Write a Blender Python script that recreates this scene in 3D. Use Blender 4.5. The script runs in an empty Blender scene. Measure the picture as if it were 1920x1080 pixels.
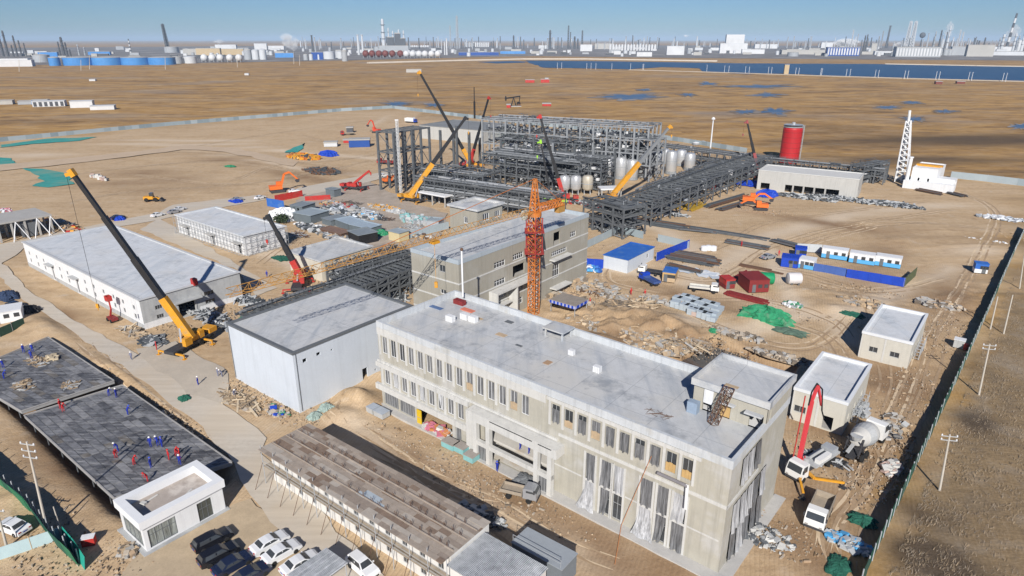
import bpy, math, random
import numpy as np
from mathutils import Vector, Matrix
R = math.radians
scene = bpy.context.scene
col = scene.collection

# ---------------------------------------------------------------- camera
FPX, PITCH, CAMH = 1240.0, R(20.5965), 58.0        # focal length in pixels of a 1920 wide frame
cd = bpy.data.cameras.new('camera'); cam = bpy.data.objects.new('camera', cd); col.objects.link(cam)
cd.sensor_width = 36.0; cd.lens = FPX / 1920 * 36.0
cd.clip_start = 0.5; cd.clip_end = 80000
cam.location = (0, 0, CAMH); cam.rotation_euler = (R(90) - PITCH, 0, 0)
scene.camera = cam

# ---------------------------------------------------------------- light
SUN_EL, SUN_AZ = R(32), R(185)                      # azimuth of the sun, clockwise from +Y (behind the camera)
w = bpy.data.worlds.new('World'); scene.world = w; w.use_nodes = True
nt = w.node_tree; nt.nodes.clear()
out = nt.nodes.new('ShaderNodeOutputWorld'); bg = nt.nodes.new('ShaderNodeBackground')
sky = nt.nodes.new('ShaderNodeTexSky'); sky.sky_type = 'NISHITA'; sky.sun_disc = False
sky.sun_elevation = SUN_EL; sky.sun_rotation = SUN_AZ
sky.air_density = 1.0; sky.dust_density = 0.2; sky.ozone_density = 3.0; sky.altitude = 800
tint = nt.nodes.new('ShaderNodeMixRGB'); tint.blend_type = 'MULTIPLY'; tint.inputs[0].default_value = 1; tint.inputs[2].default_value = (.45, .64, .93, 1)   # a bluer, drier air than the node's own
nt.links.new(sky.outputs[0], tint.inputs[1]); nt.links.new(tint.outputs[0], bg.inputs[0]); nt.links.new(bg.outputs[0], out.inputs[0])
bg.inputs[1].default_value = 0.06
sd = bpy.data.lights.new('sun', 'SUN'); sd.energy = 4.6; sd.angle = R(0.5); sd.color = (1.0, 0.95, 0.88)
sun = bpy.data.objects.new('sun', sd); col.objects.link(sun)
sdir = Vector((-math.sin(SUN_AZ) * math.cos(SUN_EL), -math.cos(SUN_AZ) * math.cos(SUN_EL), -math.sin(SUN_EL)))
sun.rotation_euler = sdir.to_track_quat('-Z', 'Y').to_euler(); sun.location = (0, -50, 200)
scene.view_settings.view_transform = 'Standard'; scene.view_settings.look = 'None'
scene.view_settings.exposure = 0.35; scene.view_settings.gamma = 1
scene.cycles.max_bounces = 5; scene.cycles.diffuse_bounces = 2; scene.cycles.glossy_bounces = 2
scene.cycles.transmission_bounces = 3; scene.cycles.volume_bounces = 0; scene.cycles.transparent_max_bounces = 8

# ---------------------------------------------------------------- photograph pixel -> place
def ray(px, py):
    dx = (px - 960) / FPX; dy = (540 - py) / FPX
    return Vector((dx, math.cos(PITCH) + dy * math.sin(PITCH), -math.sin(PITCH) + dy * math.cos(PITCH)))
def P(px, py, z=0.0):                                # the point on the level z
    r = ray(px, py); t = (z - CAMH) / r.z
    return Vector((r.x * t, r.y * t, z))
def HT(px, py, p):                                   # the height of a pixel above the ground point p
    r = ray(px, py); return CAMH + r.z * p.y / r.y
SITE = R(-38.3)
US = Vector((math.cos(SITE), math.sin(SITE), 0)); VS = Vector((-math.sin(SITE), math.cos(SITE), 0))
def fit(A, B, C, h, ang=None, left=False):           # footprint of a box from three roof corners
    a, b, c = P(*A, h), P(*B, h), P(*C, h)
    if ang is None: ang = math.atan2(b.y - a.y, b.x - a.x)
    u = Vector((math.cos(ang), math.sin(ang), 0)); v = Vector((-u.y, u.x, 0))
    return Vector((a.x, a.y, 0)), ang, (b - a).dot(u), (c - (a if left else b)).dot(v)

# ---------------------------------------------------------------- mesh builder
class MB:
    def __init__(s): s.v = []; s.f = []; s.m = []; s.M = None
    def add(s, vs, fs, m=0):
        o = len(s.v)
        if s.M is not None: vs = [s.M @ Vector(p) for p in vs]
        s.v += [tuple(p) for p in vs]; s.f += [tuple(i + o for i in f) for f in fs]; s.m += [m] * len(fs)
        return s
    def box(s, x0, x1, y0, y1, z0, z1, m=0):
        return s.add([(x0,y0,z0),(x1,y0,z0),(x1,y1,z0),(x0,y1,z0),(x0,y0,z1),(x1,y0,z1),(x1,y1,z1),(x0,y1,z1)],
                     [(0,3,2,1),(4,5,6,7),(0,1,5,4),(1,2,6,5),(2,3,7,6),(3,0,4,7)], m)
    def rbox(s, c, sx, sy, sz, rz=0, m=0, tx=0, ty=0):   # box standing on c
        k = Matrix.Translation(c) @ Matrix.Rotation(rz, 4, 'Z') @ Matrix.Rotation(tx, 4, 'X') @ Matrix.Rotation(ty, 4, 'Y')
        h = [(-sx/2,-sy/2,0),(sx/2,-sy/2,0),(sx/2,sy/2,0),(-sx/2,sy/2,0)]
        vs = [k @ Vector(p) for p in h] + [k @ Vector((p[0], p[1], sz)) for p in h]
        return s.add(vs, [(0,3,2,1),(4,5,6,7),(0,1,5,4),(1,2,6,5),(2,3,7,6),(3,0,4,7)], m)
    def beam(s, p, q, w_, h=None, m=0, up=None):
        p = Vector(p); q = Vector(q); d = q - p
        if d.length < 1e-6: return s
        h = h or w_; d.normalize(); up = Vector(up) if up else (Vector((0,0,1)) if abs(d.z) < .95 else Vector((0,1,0)))
        a = d.cross(up).normalized() * (w_/2); b = a.cross(d).normalized() * (h/2)
        vs = [e + x for e in (p, q) for x in (-a-b, a-b, a+b, -a+b)]
        return s.add(vs, [(0,3,2,1),(4,5,6,7),(0,1,5,4),(1,2,6,5),(2,3,7,6),(3,0,4,7)], m)
    def tube(s, p, q, r, r1=None, n=8, m=0, cap=True):
        p = Vector(p); q = Vector(q); d = (q - p)
        if d.length < 1e-6: return s
        d.normalize(); r1 = r if r1 is None else r1
        a = d.orthogonal().normalized(); b = d.cross(a)
        vs = [p + (a*math.cos(6.28319*i/n) + b*math.sin(6.28319*i/n))*r for i in range(n)]
        vs += [q + (a*math.cos(6.28319*i/n) + b*math.sin(6.28319*i/n))*r1 for i in range(n)]
        fs = [(i, (i+1) % n, n+(i+1) % n, n+i) for i in range(n)]
        if cap: fs += [tuple(range(n-1, -1, -1)), tuple(range(n, 2*n))]
        return s.add(vs, fs, m)
    def lathe(s, prof, c=(0,0,0), n=16, m=0, axis='Z'):
        vs = []; c = Vector(c)
        for r, z in prof:
            for i in range(n):
                a = 6.283185*i/n; x, y = r*math.cos(a), r*math.sin(a)
                vs.append(c + (Vector((x,y,z)) if axis == 'Z' else Vector((z,x,y)) if axis == 'X' else Vector((x,z,y))))
        fs = [(j*n+i, j*n+(i+1) % n, (j+1)*n+(i+1) % n, (j+1)*n+i) for j in range(len(prof)-1) for i in range(n)]
        fs += [tuple(range(n-1,-1,-1)), tuple(range((len(prof)-1)*n, len(prof)*n))]
        return s.add(vs, fs, m)
    def ball(s, c, r, sz=1.0, n=12, k=7, m=0):
        return s.lathe([(max(.001, r*math.sin(math.pi*i/k)), -r*sz*math.cos(math.pi*i/k)) for i in range(k+1)], c, n, m)
    def prism(s, pts, z0, z1, m=0):
        n = len(pts); vs = [(p[0],p[1],z0) for p in pts] + [(p[0],p[1],z1) for p in pts]
        return s.add(vs, [tuple(range(n-1,-1,-1)), tuple(range(n,2*n))] + [(i,(i+1)%n,n+(i+1)%n,n+i) for i in range(n)], m)
    def ext(s, pts, y0, y1, m=0):                    # profile in x-z extruded along y
        n = len(pts); vs = [(p[0],y0,p[1]) for p in pts] + [(p[0],y1,p[1]) for p in pts]
        return s.add(vs, [tuple(range(n)), tuple(range(2*n-1,n-1,-1))] + [(n+i,n+(i+1)%n,(i+1)%n,i) for i in range(n)], m)
    def face(s, pts, m=0): return s.add(pts, [tuple(range(len(pts)))], m)
    def build(s, name, mats, parent=None, loc=None, rz=0, smooth=False):
        me = bpy.data.meshes.new(name); me.from_pydata(s.v, [], s.f)
        mats = mats if isinstance(mats, (list, tuple)) else [mats]
        for k in mats: me.materials.append(k)
        if len(mats) > 1: me.polygons.foreach_set('material_index', s.m)
        if smooth:
            me.polygons.foreach_set('use_smooth', [True]*len(me.polygons)); me.set_sharp_from_angle(angle=R(40))
        me.update()
        o = bpy.data.objects.new(name, me); col.objects.link(o)
        if parent: o.parent = parent
        if loc is not None: o.location = loc
        if rz: o.rotation_euler.z = rz
        return o

def tag(o, label=None, cat=None, group=None, kind=None):
    if label: o['label'] = label
    if cat: o['category'] = cat
    if group: o['group'] = group
    if kind: o['kind'] = kind
    return o
def T(name, label, cat, loc=(0,0,0), rz=0, group=None):
    o = bpy.data.objects.new(name, None); col.objects.link(o); o.empty_display_size = .5
    o.location = loc; o.rotation_euler = (0, 0, rz)
    return tag(o, label, cat, group)
def CP(o, loc, rz=0, label=None, parent=None, scale=None, group=None):   # a copy of a thing with its parts and sub-parts
    c = o.copy(); col.objects.link(c)
    if parent is not None: c.parent = parent
    else:
        c.location = loc; c.rotation_euler = (0, 0, rz)
        if label: c['label'] = label
        if group: c['group'] = group
        if scale: c.scale = scale if isinstance(scale, (tuple, list)) else (scale,)*3
    for ch in o.children: CP(ch, None, parent=c)
    return c

# ---------------------------------------------------------------- materials
class NT:
    def __init__(s, name):
        s.mat = bpy.data.materials.new(name); s.mat.use_nodes = True; s.t = s.mat.node_tree
        s.b = s.t.nodes['Principled BSDF']
    def n(s, typ, **kw):
        k = s.t.nodes.new('ShaderNode' + typ)
        for a, v in kw.items():
            if a in k.inputs.keys() and not hasattr(k, a): k.inputs[a].default_value = v
            else: setattr(k, a, v)
        return k
    def l(s, a, b): s.t.links.new(a, b)
    def noise(s, vec, scale, detail=4, rough=.6):
        k = s.n('TexNoise'); k.inputs['Scale'].default_value = scale; k.inputs['Detail'].default_value = detail
        k.inputs['Roughness'].default_value = rough; s.l(vec, k.inputs['Vector']); return k.outputs['Fac']
    def ramp(s, fac, stops):
        k = s.n('ValToRGB'); e = k.color_ramp.elements
        while len(e) < len(stops): e.new(.5)
        for el, (p, c) in zip(e, stops): el.position = p; el.color = tuple(c) + (1,) if len(c) == 3 else c
        s.l(fac, k.inputs[0]); return k.outputs[0]
    def mix(s, fac, a, b, mode='MIX'):
        k = s.n('MixRGB'); k.blend_type = mode
        for v, i in ((fac, 0), (a, 1), (b, 2)):
            if hasattr(v, 'is_linked'): s.l(v, k.inputs[i])
            else: k.inputs[i].default_value = v if not isinstance(v, tuple) or len(v) == 4 else v + (1,)
        return k.outputs[0]
    def math(s, op, a, b=0.0):
        k = s.n('Math'); k.operation = op
        for v, i in ((a, 0), (b, 1)):
            if hasattr(v, 'is_linked'): s.l(v, k.inputs[i])
            else: k.inputs[i].default_value = v
        return k.outputs[0]
    def bump(s, h, strength, dist):
        k = s.n('Bump'); k.inputs['Strength'].default_value = strength; k.inputs['Distance'].default_value = dist
        s.l(h, k.inputs['Height']); s.l(k.outputs[0], s.b.inputs['Normal'])

MATS = {}
def mat(name, c, rough=.7, var=.18, scale=.6, c2=None, metal=0.0, bump=0.0, spec=.3, c3=None, s3=.12, streak=0.0):
    """base colour broken up by two sizes of noise (dust, wear); optional second and third colour in patches; streak = runs down walls"""
    if name in MATS: return MATS[name]
    k = NT(name); k.b.inputs['Roughness'].default_value = rough; k.b.inputs['Metallic'].default_value = metal
    k.b.inputs['Specular IOR Level'].default_value = spec
    if var == 0:
        k.b.inputs['Base Color'].default_value = tuple(c) + (1,); MATS[name] = k.mat; return k.mat
    g = k.n('NewGeometry').outputs['Position']
    n1 = k.noise(g, scale, 5, .65)
    d = tuple(max(0, x*(1-var)) for x in c); u = tuple(min(1, x*(1+var)) for x in c)
    r = k.ramp(n1, [(.3, c2 or d), (.55, c), (.75, u)])
    n2 = k.noise(g, scale*9, 3, .6)
    r = k.mix(.35, r, k.ramp(n2, [(.3, d), (.7, u)]), 'MIX')
    if c3: r = k.mix(k.ramp(k.noise(g, s3, 4, .6), [(.52, (0,0,0)), (.66, (1,1,1))]), r, c3)
    if streak:
        mp = k.n('Mapping'); mp.inputs['Scale'].default_value = (1.6, 1.6, .07); k.l(g, mp.inputs[0])
        r = k.mix(k.math('MULTIPLY', k.ramp(k.noise(mp.outputs[0], 1.0, 4, .7), [(.5, (0,0,0)), (.75, (1,1,1))]), streak), r, tuple(x*.55 for x in c))
    k.l(r, k.b.inputs['Base Color'])
    if bump: k.bump(n2, bump, .05)
    MATS[name] = k.mat; return k.mat
# ---------------------------------------------------------------- numpy value noise (for the ground's own relief)
_rs = np.random.RandomState(5); _tab = _rs.rand(256, 256)
def vnoise(x, y):
    xi = np.floor(x).astype(int); yi = np.floor(y).astype(int); fx = x - xi; fy = y - yi
    fx = fx*fx*(3-2*fx); fy = fy*fy*(3-2*fy); g = lambda a, b: _tab[a % 256, b % 256]
    return (g(xi,yi)*(1-fx)+g(xi+1,yi)*fx)*(1-fy) + (g(xi,yi+1)*(1-fx)+g(xi+1,yi+1)*fx)*fy
def fbm(x, y, o=4):
    r = 0; a = .5
    for i in range(o): r = r + a*vnoise(x*2**i + 17*i, y*2**i + 9*i); a *= .5
    return r
def sdist(X, Y, poly):                              # signed distance to a polygon, inside positive
    d = np.full(X.shape, 1e9); ins = np.zeros(X.shape, bool); n = len(poly)
    for i in range(n):
        x0, y0 = poly[i][0], poly[i][1]; x1, y1 = poly[(i+1) % n][0], poly[(i+1) % n][1]
        ex, ey = x1-x0, y1-y0; t = np.clip(((X-x0)*ex+(Y-y0)*ey)/(ex*ex+ey*ey+1e-9), 0, 1)
        d = np.minimum(d, np.hypot(X-x0-t*ex, Y-y0-t*ey))
        c = ((y0 > Y) != (y1 > Y)) & (X < (x1-x0)*(Y-y0)/((y1-y0) if abs(y1-y0) > 1e-9 else 1e-9) + x0); ins ^= c
    return np.where(ins, d, -d)
def PX(l, z=0): return [P(a, b, z) for a, b in l]

# ---------------------------------------------------------------- the ground, one sheet to the horizon
SANDPOLY = PX([(-260,292),(0,266),(310,236),(640,209),(735,204),(900,223),(1240,262),(1420,292),(1780,331),(1960,350),(1917,440),(1620,1080)]) + [Vector((22,40,0)), Vector((-75,30,0)), Vector((-190,110,0))]
def axis(segs):
    o = []
    for a, b, st in segs: o += list(np.arange(a, b, st))
    return np.array(o)
far = lambda a, n, q: [a*q**i for i in range(1, n)]
gx = axis([(-130, 120, .9)]); 
gx = np.concatenate([-np.array(far(130, 44, 1.145))[::-1], gx, np.array(far(120, 44, 1.147))])
gy = axis([(36, 190, .8), (190, 460, 2.2)]); gy = np.concatenate([[-3000,-500,-60,0,20,30], gy, np.array(far(460, 42, 1.118))])
X, Y = np.meshgrid(gx, gy)
sdsite = sdist(X, Y, SANDPOLY)
Z = (fbm(X*.35, Y*.35)-.5)*.22 + (fbm(X*.06, Y*.06)-.5)*.5
Z = np.where(np.hypot(X, Y) < 520, Z, 0) - .12
damp = np.zeros(X.shape); gravel = np.zeros(X.shape)
def blob(px, py, rx, ry, rot=SITE):
    c = P(px, py); dx = X-c.x; dy = Y-c.y; a = dx*math.cos(rot)+dy*math.sin(rot); b = -dx*math.sin(rot)+dy*math.cos(rot)
    return np.exp(-((a/rx)**2+(b/ry)**2))
rough_ = .6 + .8*fbm(X*.5, Y*.5)
def mound(px, py, rx, ry, h, rot=SITE):
    global Z; Z = Z + blob(px, py, rx, ry, rot)*h*rough_
ROADS = [[(-60,452),(0,458),(130,432),(300,398),(325,384),(480,366),(500,374),(345,402),(300,412),(230,424),(60,455),(38,472),(2,494),(-60,500)],
         [(262,430),(300,410),(520,540),(480,556),(447,507)],
         [(-60,480),(2,490),(60,550),(200,635),(320,690),(420,760),(500,822),(488,850),(560,925),(720,1080),(640,1110),(560,1030),(470,930),(440,870),(380,800),(240,695),(120,610),(60,575),(0,520),(-60,500)]]
# heaps
for a in [(670,748,3.5,2.2,1.9),(640,780,3,2,1.2),(1190,610,9,6,1.6),(1130,640,6,4,1.2),(1240,600,8,5,1.4),(1520,550,7,4,.9),(1640,570,9,5,.8),(1560,580,7,4,.9),
          (1720,430,16,9,1.0),(1840,470,8,10,.9),(1700,455,10,5,.9),(470,242,5,4,2.4),(1410,600,5,4,.8),(1790,560,5,5,.7),(1500,690,10,1.6,.8),
          (90,610,9,5,1.3),(150,620,6,4,.8),(20,930,5,4,.8),(120,560,5,2,.5),(700,700,3,4,1.2),(250,720,10,1.1,.9),(310,780,14,1.1,.9),(200,680,7,1.1,.8)]: mound(*a)
for a, amp in (((1200,620,17,7),2.6),((1110,600,9,6),1.6),((1270,625,9,4),1.6),((1720,440,22,12),1.1),((1640,560,14,5),1.0),((1500,690,12,3),1.2),((300,770,26,1.6),1.0),((1840,560,5,26),.8),((660,770,7,5),.9),((70,930,9,4),.9),((1080,550,8,4),1.2)):
    z_ = np.minimum(1, blob(*a)*1.4); Z = Z + z_*(fbm(X*.42+3, Y*.42)-.42)*amp + z_*(fbm(X*1.1, Y*1.1)-.5)*amp*.4
# pits: along the slabs, the trench under the tower's far side, the foundation behind the house
def pit(poly, depth, soft):
    global Z, damp
    d = sdist(X, Y, poly); k = np.clip(d/soft+.15, 0, 1); Z = Z*(1-k) - depth*k; damp = np.maximum(damp, k*.9)
for pl, dp in ((PX([(-60,700),(40,690),(205,690),(440,860),(440,895),(300,990),(210,960),(40,790)]), 1.9), (PX([(1250,668),(1335,628),(1500,684),(1470,735),(1350,735),(1290,705)]), 2.4)):
    pit(pl, dp, 1.4)
for a in [(1000,950,16,4.5),(800,870,11,2.6),(1120,1010,13,4),(1180,1060,13,4),(1560,1040,7,7),(1540,940,7,6),(1680,720,11,14),(1640,860,6,14),(1780,560,8,16),(100,870,14,3),(430,300,26,6),(250,350,26,6),(1560,420,24,5),(1300,560,14,4),(1500,1010,7,6),(1240,1060,9,3),(1560,800,9,6),(1580,700,6,4),(1700,640,6,12),(560,330,30,7),(960,890,4,2),
          (1640,490,7,22),(620,320,16,6),(300,330,30,8),(120,590,9,3),(1900,330,30,14),(1150,640,9,6),(1260,630,12,6),(1380,660,12,4)]:
    damp = np.maximum(damp, blob(*a)*.8)
for pl in ROADS:
    k_ = np.clip(1+sdist(X, Y, PX(pl))/2.5, 0, 1); Z = Z*(1-k_) - .08*k_
lane = np.zeros(X.shape)
for pts, wd in ((([0,300],[180,275],[350,262],[560,285],[740,300]),4),(([350,272],[450,262],[560,240],[735,225]),3),(([280,262],[420,285],[560,315],[690,330]),3),(([1140,500],[1290,530],[1420,560],[1560,600],[1600,640]),2.6),(([1290,530],[1380,480],[1440,440],[1600,400],[1800,380]),4),(([1440,470],[1500,590],[1400,620],[1290,600]),2.5),
                (([1560,600],[1750,520],[1850,470]),3),(([660,790],[800,880],[980,970],[1150,1060]),2.6),(([1210,420],[1300,460],[1290,530]),3),(([500,470],[560,500],[480,470],[430,440]),2.5)):
    w_ = [P(*a) for a in pts]
    for a, b in zip(w_[:-1], w_[1:]):
        ex, ey = b.x-a.x, b.y-a.y; t = np.clip(((X-a.x)*ex+(Y-a.y)*ey)/(ex*ex+ey*ey), 0, 1); dd = np.hypot(X-a.x-t*ex, Y-a.y-t*ey) + (fbm(X*.15, Y*.15)-.5)*4
        lane = np.maximum(lane, np.exp(-(np.abs(dd)/wd)**2))
damp = np.clip(damp*(.65+fbm(X*.25, Y*.25)), 0, 1)
sand = np.clip(.5 + (sdsite + (fbm(X*.12, Y*.12)-.5)*10)/6, 0, 1)
scrubpoly = PX([(1960,350),(1930,440),(1650,1080)]) + [Vector((30,30,0)), Vector((400,0,0)), Vector((500,260,0))]
scrub = np.clip(.5 + (sdist(X, Y, scrubpoly)+(fbm(X*.2, Y*.2)-.5)*6)/5, 0, 1)
scorch = np.maximum(blob(1860,262,95,26,R(3)), np.maximum(blob(1720,300,60,16,R(0))*.7, np.maximum(blob(1745,1045,4.5,3.5)*1.6, np.maximum(blob(1830,790,3,4)*1.2, blob(1720,960,5,3)*.7))))*(.8+fbm(X*.05, Y*.05))
ny, nx = X.shape
me = bpy.data.meshes.new('ground')
idx = np.arange(nx*ny).reshape(ny, nx)
q = np.stack([idx[:-1,:-1], idx[:-1,1:], idx[1:,1:], idx[1:,:-1]], -1).reshape(-1, 4)
me.vertices.add(nx*ny); me.vertices.foreach_set('co', np.stack([X, Y, Z], -1).ravel())
me.loops.add(q.size); me.loops.foreach_set('vertex_index', q.ravel()); me.polygons.add(len(q))
me.polygons.foreach_set('loop_start', np.arange(len(q))*4); me.polygons.foreach_set('use_smooth', np.ones(len(q), bool))
for nm, arr in (('sand', sand), ('damp', damp), ('scrub', scrub), ('scorch', np.clip(scorch, 0, 1)), ('lane', lane)):
    at = me.attributes.new(nm, 'FLOAT', 'POINT'); at.data.foreach_set('value', arr.astype(np.float32).ravel())
me.update(); me.validate()
k = NT('earth'); g = k.n('NewGeometry').outputs['Position']
def attr(n): a = k.n('Attribute'); a.attribute_name = n; return a.outputs['Fac']
def mapped(sc, rot=0):
    m = k.n('Mapping'); m.inputs['Scale'].default_value = sc; m.inputs['Rotation'].default_value = (0, 0, rot); k.l(g, m.inputs[0]); return m.outputs[0]
big = k.noise(mapped((.007, .016, 1)), 1, 6, .62); mid = k.noise(mapped((.03, .06, 1)), 1, 6, .65); fine = k.noise(g, .55, 6, .7); tiny = k.noise(g, 3.5, 4, .7)
patch = k.noise(mapped((.0035, .010, 1)), 1, 7, .66); small = k.noise(mapped((.10, .22, 1)), 1, 5, .7)
marsh = k.ramp(big, [(.37, (.11,.062,.026)), (.44, (.33,.18,.055)), (.5, (.54,.31,.085)), (.555, (.20,.115,.048)), (.62, (.48,.33,.175))])
marsh = k.mix(.42, marsh, k.ramp(mid, [(.38, (.12,.068,.032)), (.5, (.48,.275,.08)), (.60, (.49,.35,.20))]))
marsh = k.mix(.28, marsh, k.ramp(small, [(.35, (.13,.085,.05)), (.5, (.34,.22,.11)), (.66, (.50,.38,.26))]))
marsh = k.mix(k.math('MULTIPLY', k.ramp(patch, [(.55, (0,0,0)), (.66, (1,1,1))]), .55), marsh, (.25,.235,.225))
marsh = k.mix(k.math('MULTIPLY', k.ramp(patch, [(.30, (1,1,1)), (.42, (0,0,0))]), .55), marsh, (.13,.09,.055))
grass = k.ramp(k.noise(mapped((.5, 2.4, 1), R(35)), 1.4, 6, .75), [(.3, (.12,.095,.07)), (.5, (.235,.175,.105)), (.7, (.37,.285,.18))])
grass = k.mix(.45, grass, k.ramp(k.noise(g, .12, 5, .6), [(.3, (.11,.088,.068)), (.5, (.27,.18,.085)), (.66, (.37,.315,.25))]))
marsh = k.mix(attr('scrub'), marsh, grass)
marsh = k.mix(k.math('MULTIPLY', attr('scorch'), .85), marsh, (.05,.038,.03))
trk = k.noise(mapped((.035, .5, 1), -SITE), 1, 5, .6)
sd_ = k.ramp(fine, [(.3, (.36,.245,.135)), (.48, (.55,.40,.235)), (.68, (.67,.51,.33))])
sd_ = k.mix(.45, sd_, k.ramp(mid, [(.3, (.36,.245,.14)), (.5, (.555,.405,.245)), (.68, (.64,.495,.335))]))
sd_ = k.mix(.28, sd_, k.ramp(trk, [(.35, (.33,.22,.135)), (.5, (.49,.35,.22)), (.65, (.58,.46,.33))]))
blot = k.noise(g, .16, 6, .7)
sd_ = k.mix(k.math('MULTIPLY', k.ramp(blot, [(.30, (1,1,1)), (.46, (0,0,0))]), .45), sd_, (.27,.175,.10))
sd_ = k.mix(k.math('MULTIPLY', k.ramp(blot, [(.58, (0,0,0)), (.70, (1,1,1))]), .5), sd_, (.60,.52,.42))
ruts = k.n('TexWave'); ruts.wave_type = 'BANDS'; ruts.inputs['Scale'].default_value = .55; ruts.inputs['Distortion'].default_value = 14; ruts.inputs['Detail'].default_value = 3; ruts.inputs['Detail Scale'].default_value = .12; k.l(mapped((1,1,1), R(20)), ruts.inputs['Vector'])
sd_ = k.mix(k.math('MULTIPLY', k.ramp(ruts.outputs['Fac'], [(.0, (1,1,1)), (.16, (0,0,0))]), .28), sd_, (.27,.18,.11))
sd_ = k.mix(k.math('MULTIPLY', attr('lane'), .8), sd_, (.66,.545,.41))
sd_ = k.mix(k.math('MULTIPLY', attr('damp'), .92), sd_, (.235,.145,.08))
c = k.mix(attr('sand'), marsh, sd_)
c = k.mix(.10, c, k.ramp(tiny, [(.3, (.10,.07,.045)), (.5, (.36,.26,.17)), (.7, (.62,.5,.38))]))
k.l(c, k.b.inputs['Base Color']); k.b.inputs['Roughness'].default_value = .95; k.b.inputs['Specular IOR Level'].default_value = .1
k.bump(k.math('ADD', k.math('MULTIPLY', fine, 1.0), k.math('ADD', k.math('MULTIPLY', tiny, .4), k.math('MULTIPLY', ruts.outputs['Fac'], .12))), .55, .32)
me.materials.append(k.mat)
o = bpy.data.objects.new('ground', me); col.objects.link(o); tag(o, kind='structure')

# tyre tracks pressed into the bare soil, draped on the ground sheet
def gz(x, y):
    i = min(max(np.searchsorted(gx, x)-1, 0), len(gx)-2); j = min(max(np.searchsorted(gy, y)-1, 0), len(gy)-2)
    a = (x-gx[i])/(gx[i+1]-gx[i]); b = (y-gy[j])/(gy[j+1]-gy[j])
    return (Z[j,i]*(1-a)+Z[j,i+1]*a)*(1-b) + (Z[j+1,i]*(1-a)+Z[j+1,i+1]*a)*b
def tracks(lines, m, seed, z0=.035):
    rnd = random.Random(seed); mb = MB()
    for pts in lines:
        w_ = [P(*a) for a in pts]; w_ = [w_[0]*2-w_[1]] + w_ + [w_[-1]*2-w_[-2]]; path = []
        for k in range(1, len(w_)-2):
            p0, p1, p2, p3 = w_[k-1:k+3]; n = max(4, int((p2-p1).length/1.1))
            for i in range(n): t = i/n; path.append(.5*((2*p1)+(p2-p0)*t+(2*p0-5*p1+4*p2-p3)*t*t+(3*p1-p0-3*p2+p3)*t**3))
        for off in (-.95, .95):
            row = []; wob = rnd.uniform(0, 6)
            for k in range(len(path)-1):
                d = (path[k+1]-path[k]); d.z = 0
                if d.length < 1e-4: continue
                d.normalize(); nr = Vector((-d.y, d.x, 0)); c = path[k]+nr*(off+.12*math.sin(k*.35+wob)); hw = .17+.11*rnd.random(); t = min(1, k/5, (len(path)-1-k)/5); hw *= max(.05, t)
                row.append([(c+nr*s).xy for s in (-hw, hw)])
            for a, b in zip(row[:-1], row[1:]):
                if rnd.random() < .10: continue
                mb.face([(q.x, q.y, gz(q.x, q.y)+z0) for q in (a[0], b[0], b[1], a[1])])
    o = mb.build('tyre_tracks', m); tag(o, kind='structure')
TRK = [[(1570,1075),(1560,1000),(1590,930),(1640,860),(1690,760),(1720,660),(1700,600),(1600,560)],[(1590,1070),(1600,980),(1660,900),(1720,780),(1750,690),(1790,560),(1830,480)],[(1530,1030),(1560,960),(1620,905),(1660,930)],[(1680,900),(1640,780),(1660,700),(1620,560),(1540,520),(1440,500)],[(700,830),(800,890),(930,940),(1050,1010),(1180,1075)],[(690,860),(780,905),(900,965),(1000,1040),(1080,1090)],[(670,800),(760,860),(850,925),(960,950)],
       [(1230,540),(1320,560),(1440,565),(1560,600),(1600,640)],[(1200,500),(1320,525),(1380,505),(1450,460),(1600,420),(1800,390)],[(1210,470),(1330,470),(1430,420),(1560,400),(1750,375)],[(1480,470),(1560,440),(1700,420),(1860,430)],[(1740,640),(1830,500),(1870,400),(1800,360)],[(1300,590),(1400,630),(1520,650),(1600,590)],[(0,315),(160,300),(330,285),(520,300),(700,325)],[(40,340),(240,315),(420,300),(560,320)],[(250,330),(420,345),(560,330),(700,300)],[(560,250),(640,270),(720,260)],[(330,280),(480,255),(640,232),(730,222)],[(430,340),(520,310),(640,300),(730,285)],
       [(120,380),(240,360),(380,350),(500,345)],[(600,400),(560,440),(520,470),(480,500)],[(640,800),(620,770),(640,740),(680,730)],[(150,640),(260,730),(360,810)],[(1150,480),(1130,520),(1180,540),(1260,550)],[(1380,570),(1500,610),(1560,640),(1600,700)],[(1500,520),(1600,545),(1700,540),(1790,520)]]
tracks(TRK, mat('rut_soil', (.36,.255,.16), .95, .2, .8, c3=(.44,.32,.21), s3=.3), 4)
tracks([[(a+random.Random(i*31+k).uniform(-14,14), b+random.Random(i*17+k).uniform(-5,5)) for k, (a, b) in enumerate(l)] for i, l in enumerate(TRK) if i % 2 == 0 or i > 10], mat('rut_pale', (.60,.47,.32), .95, .15, .8), 9, .03)
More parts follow.
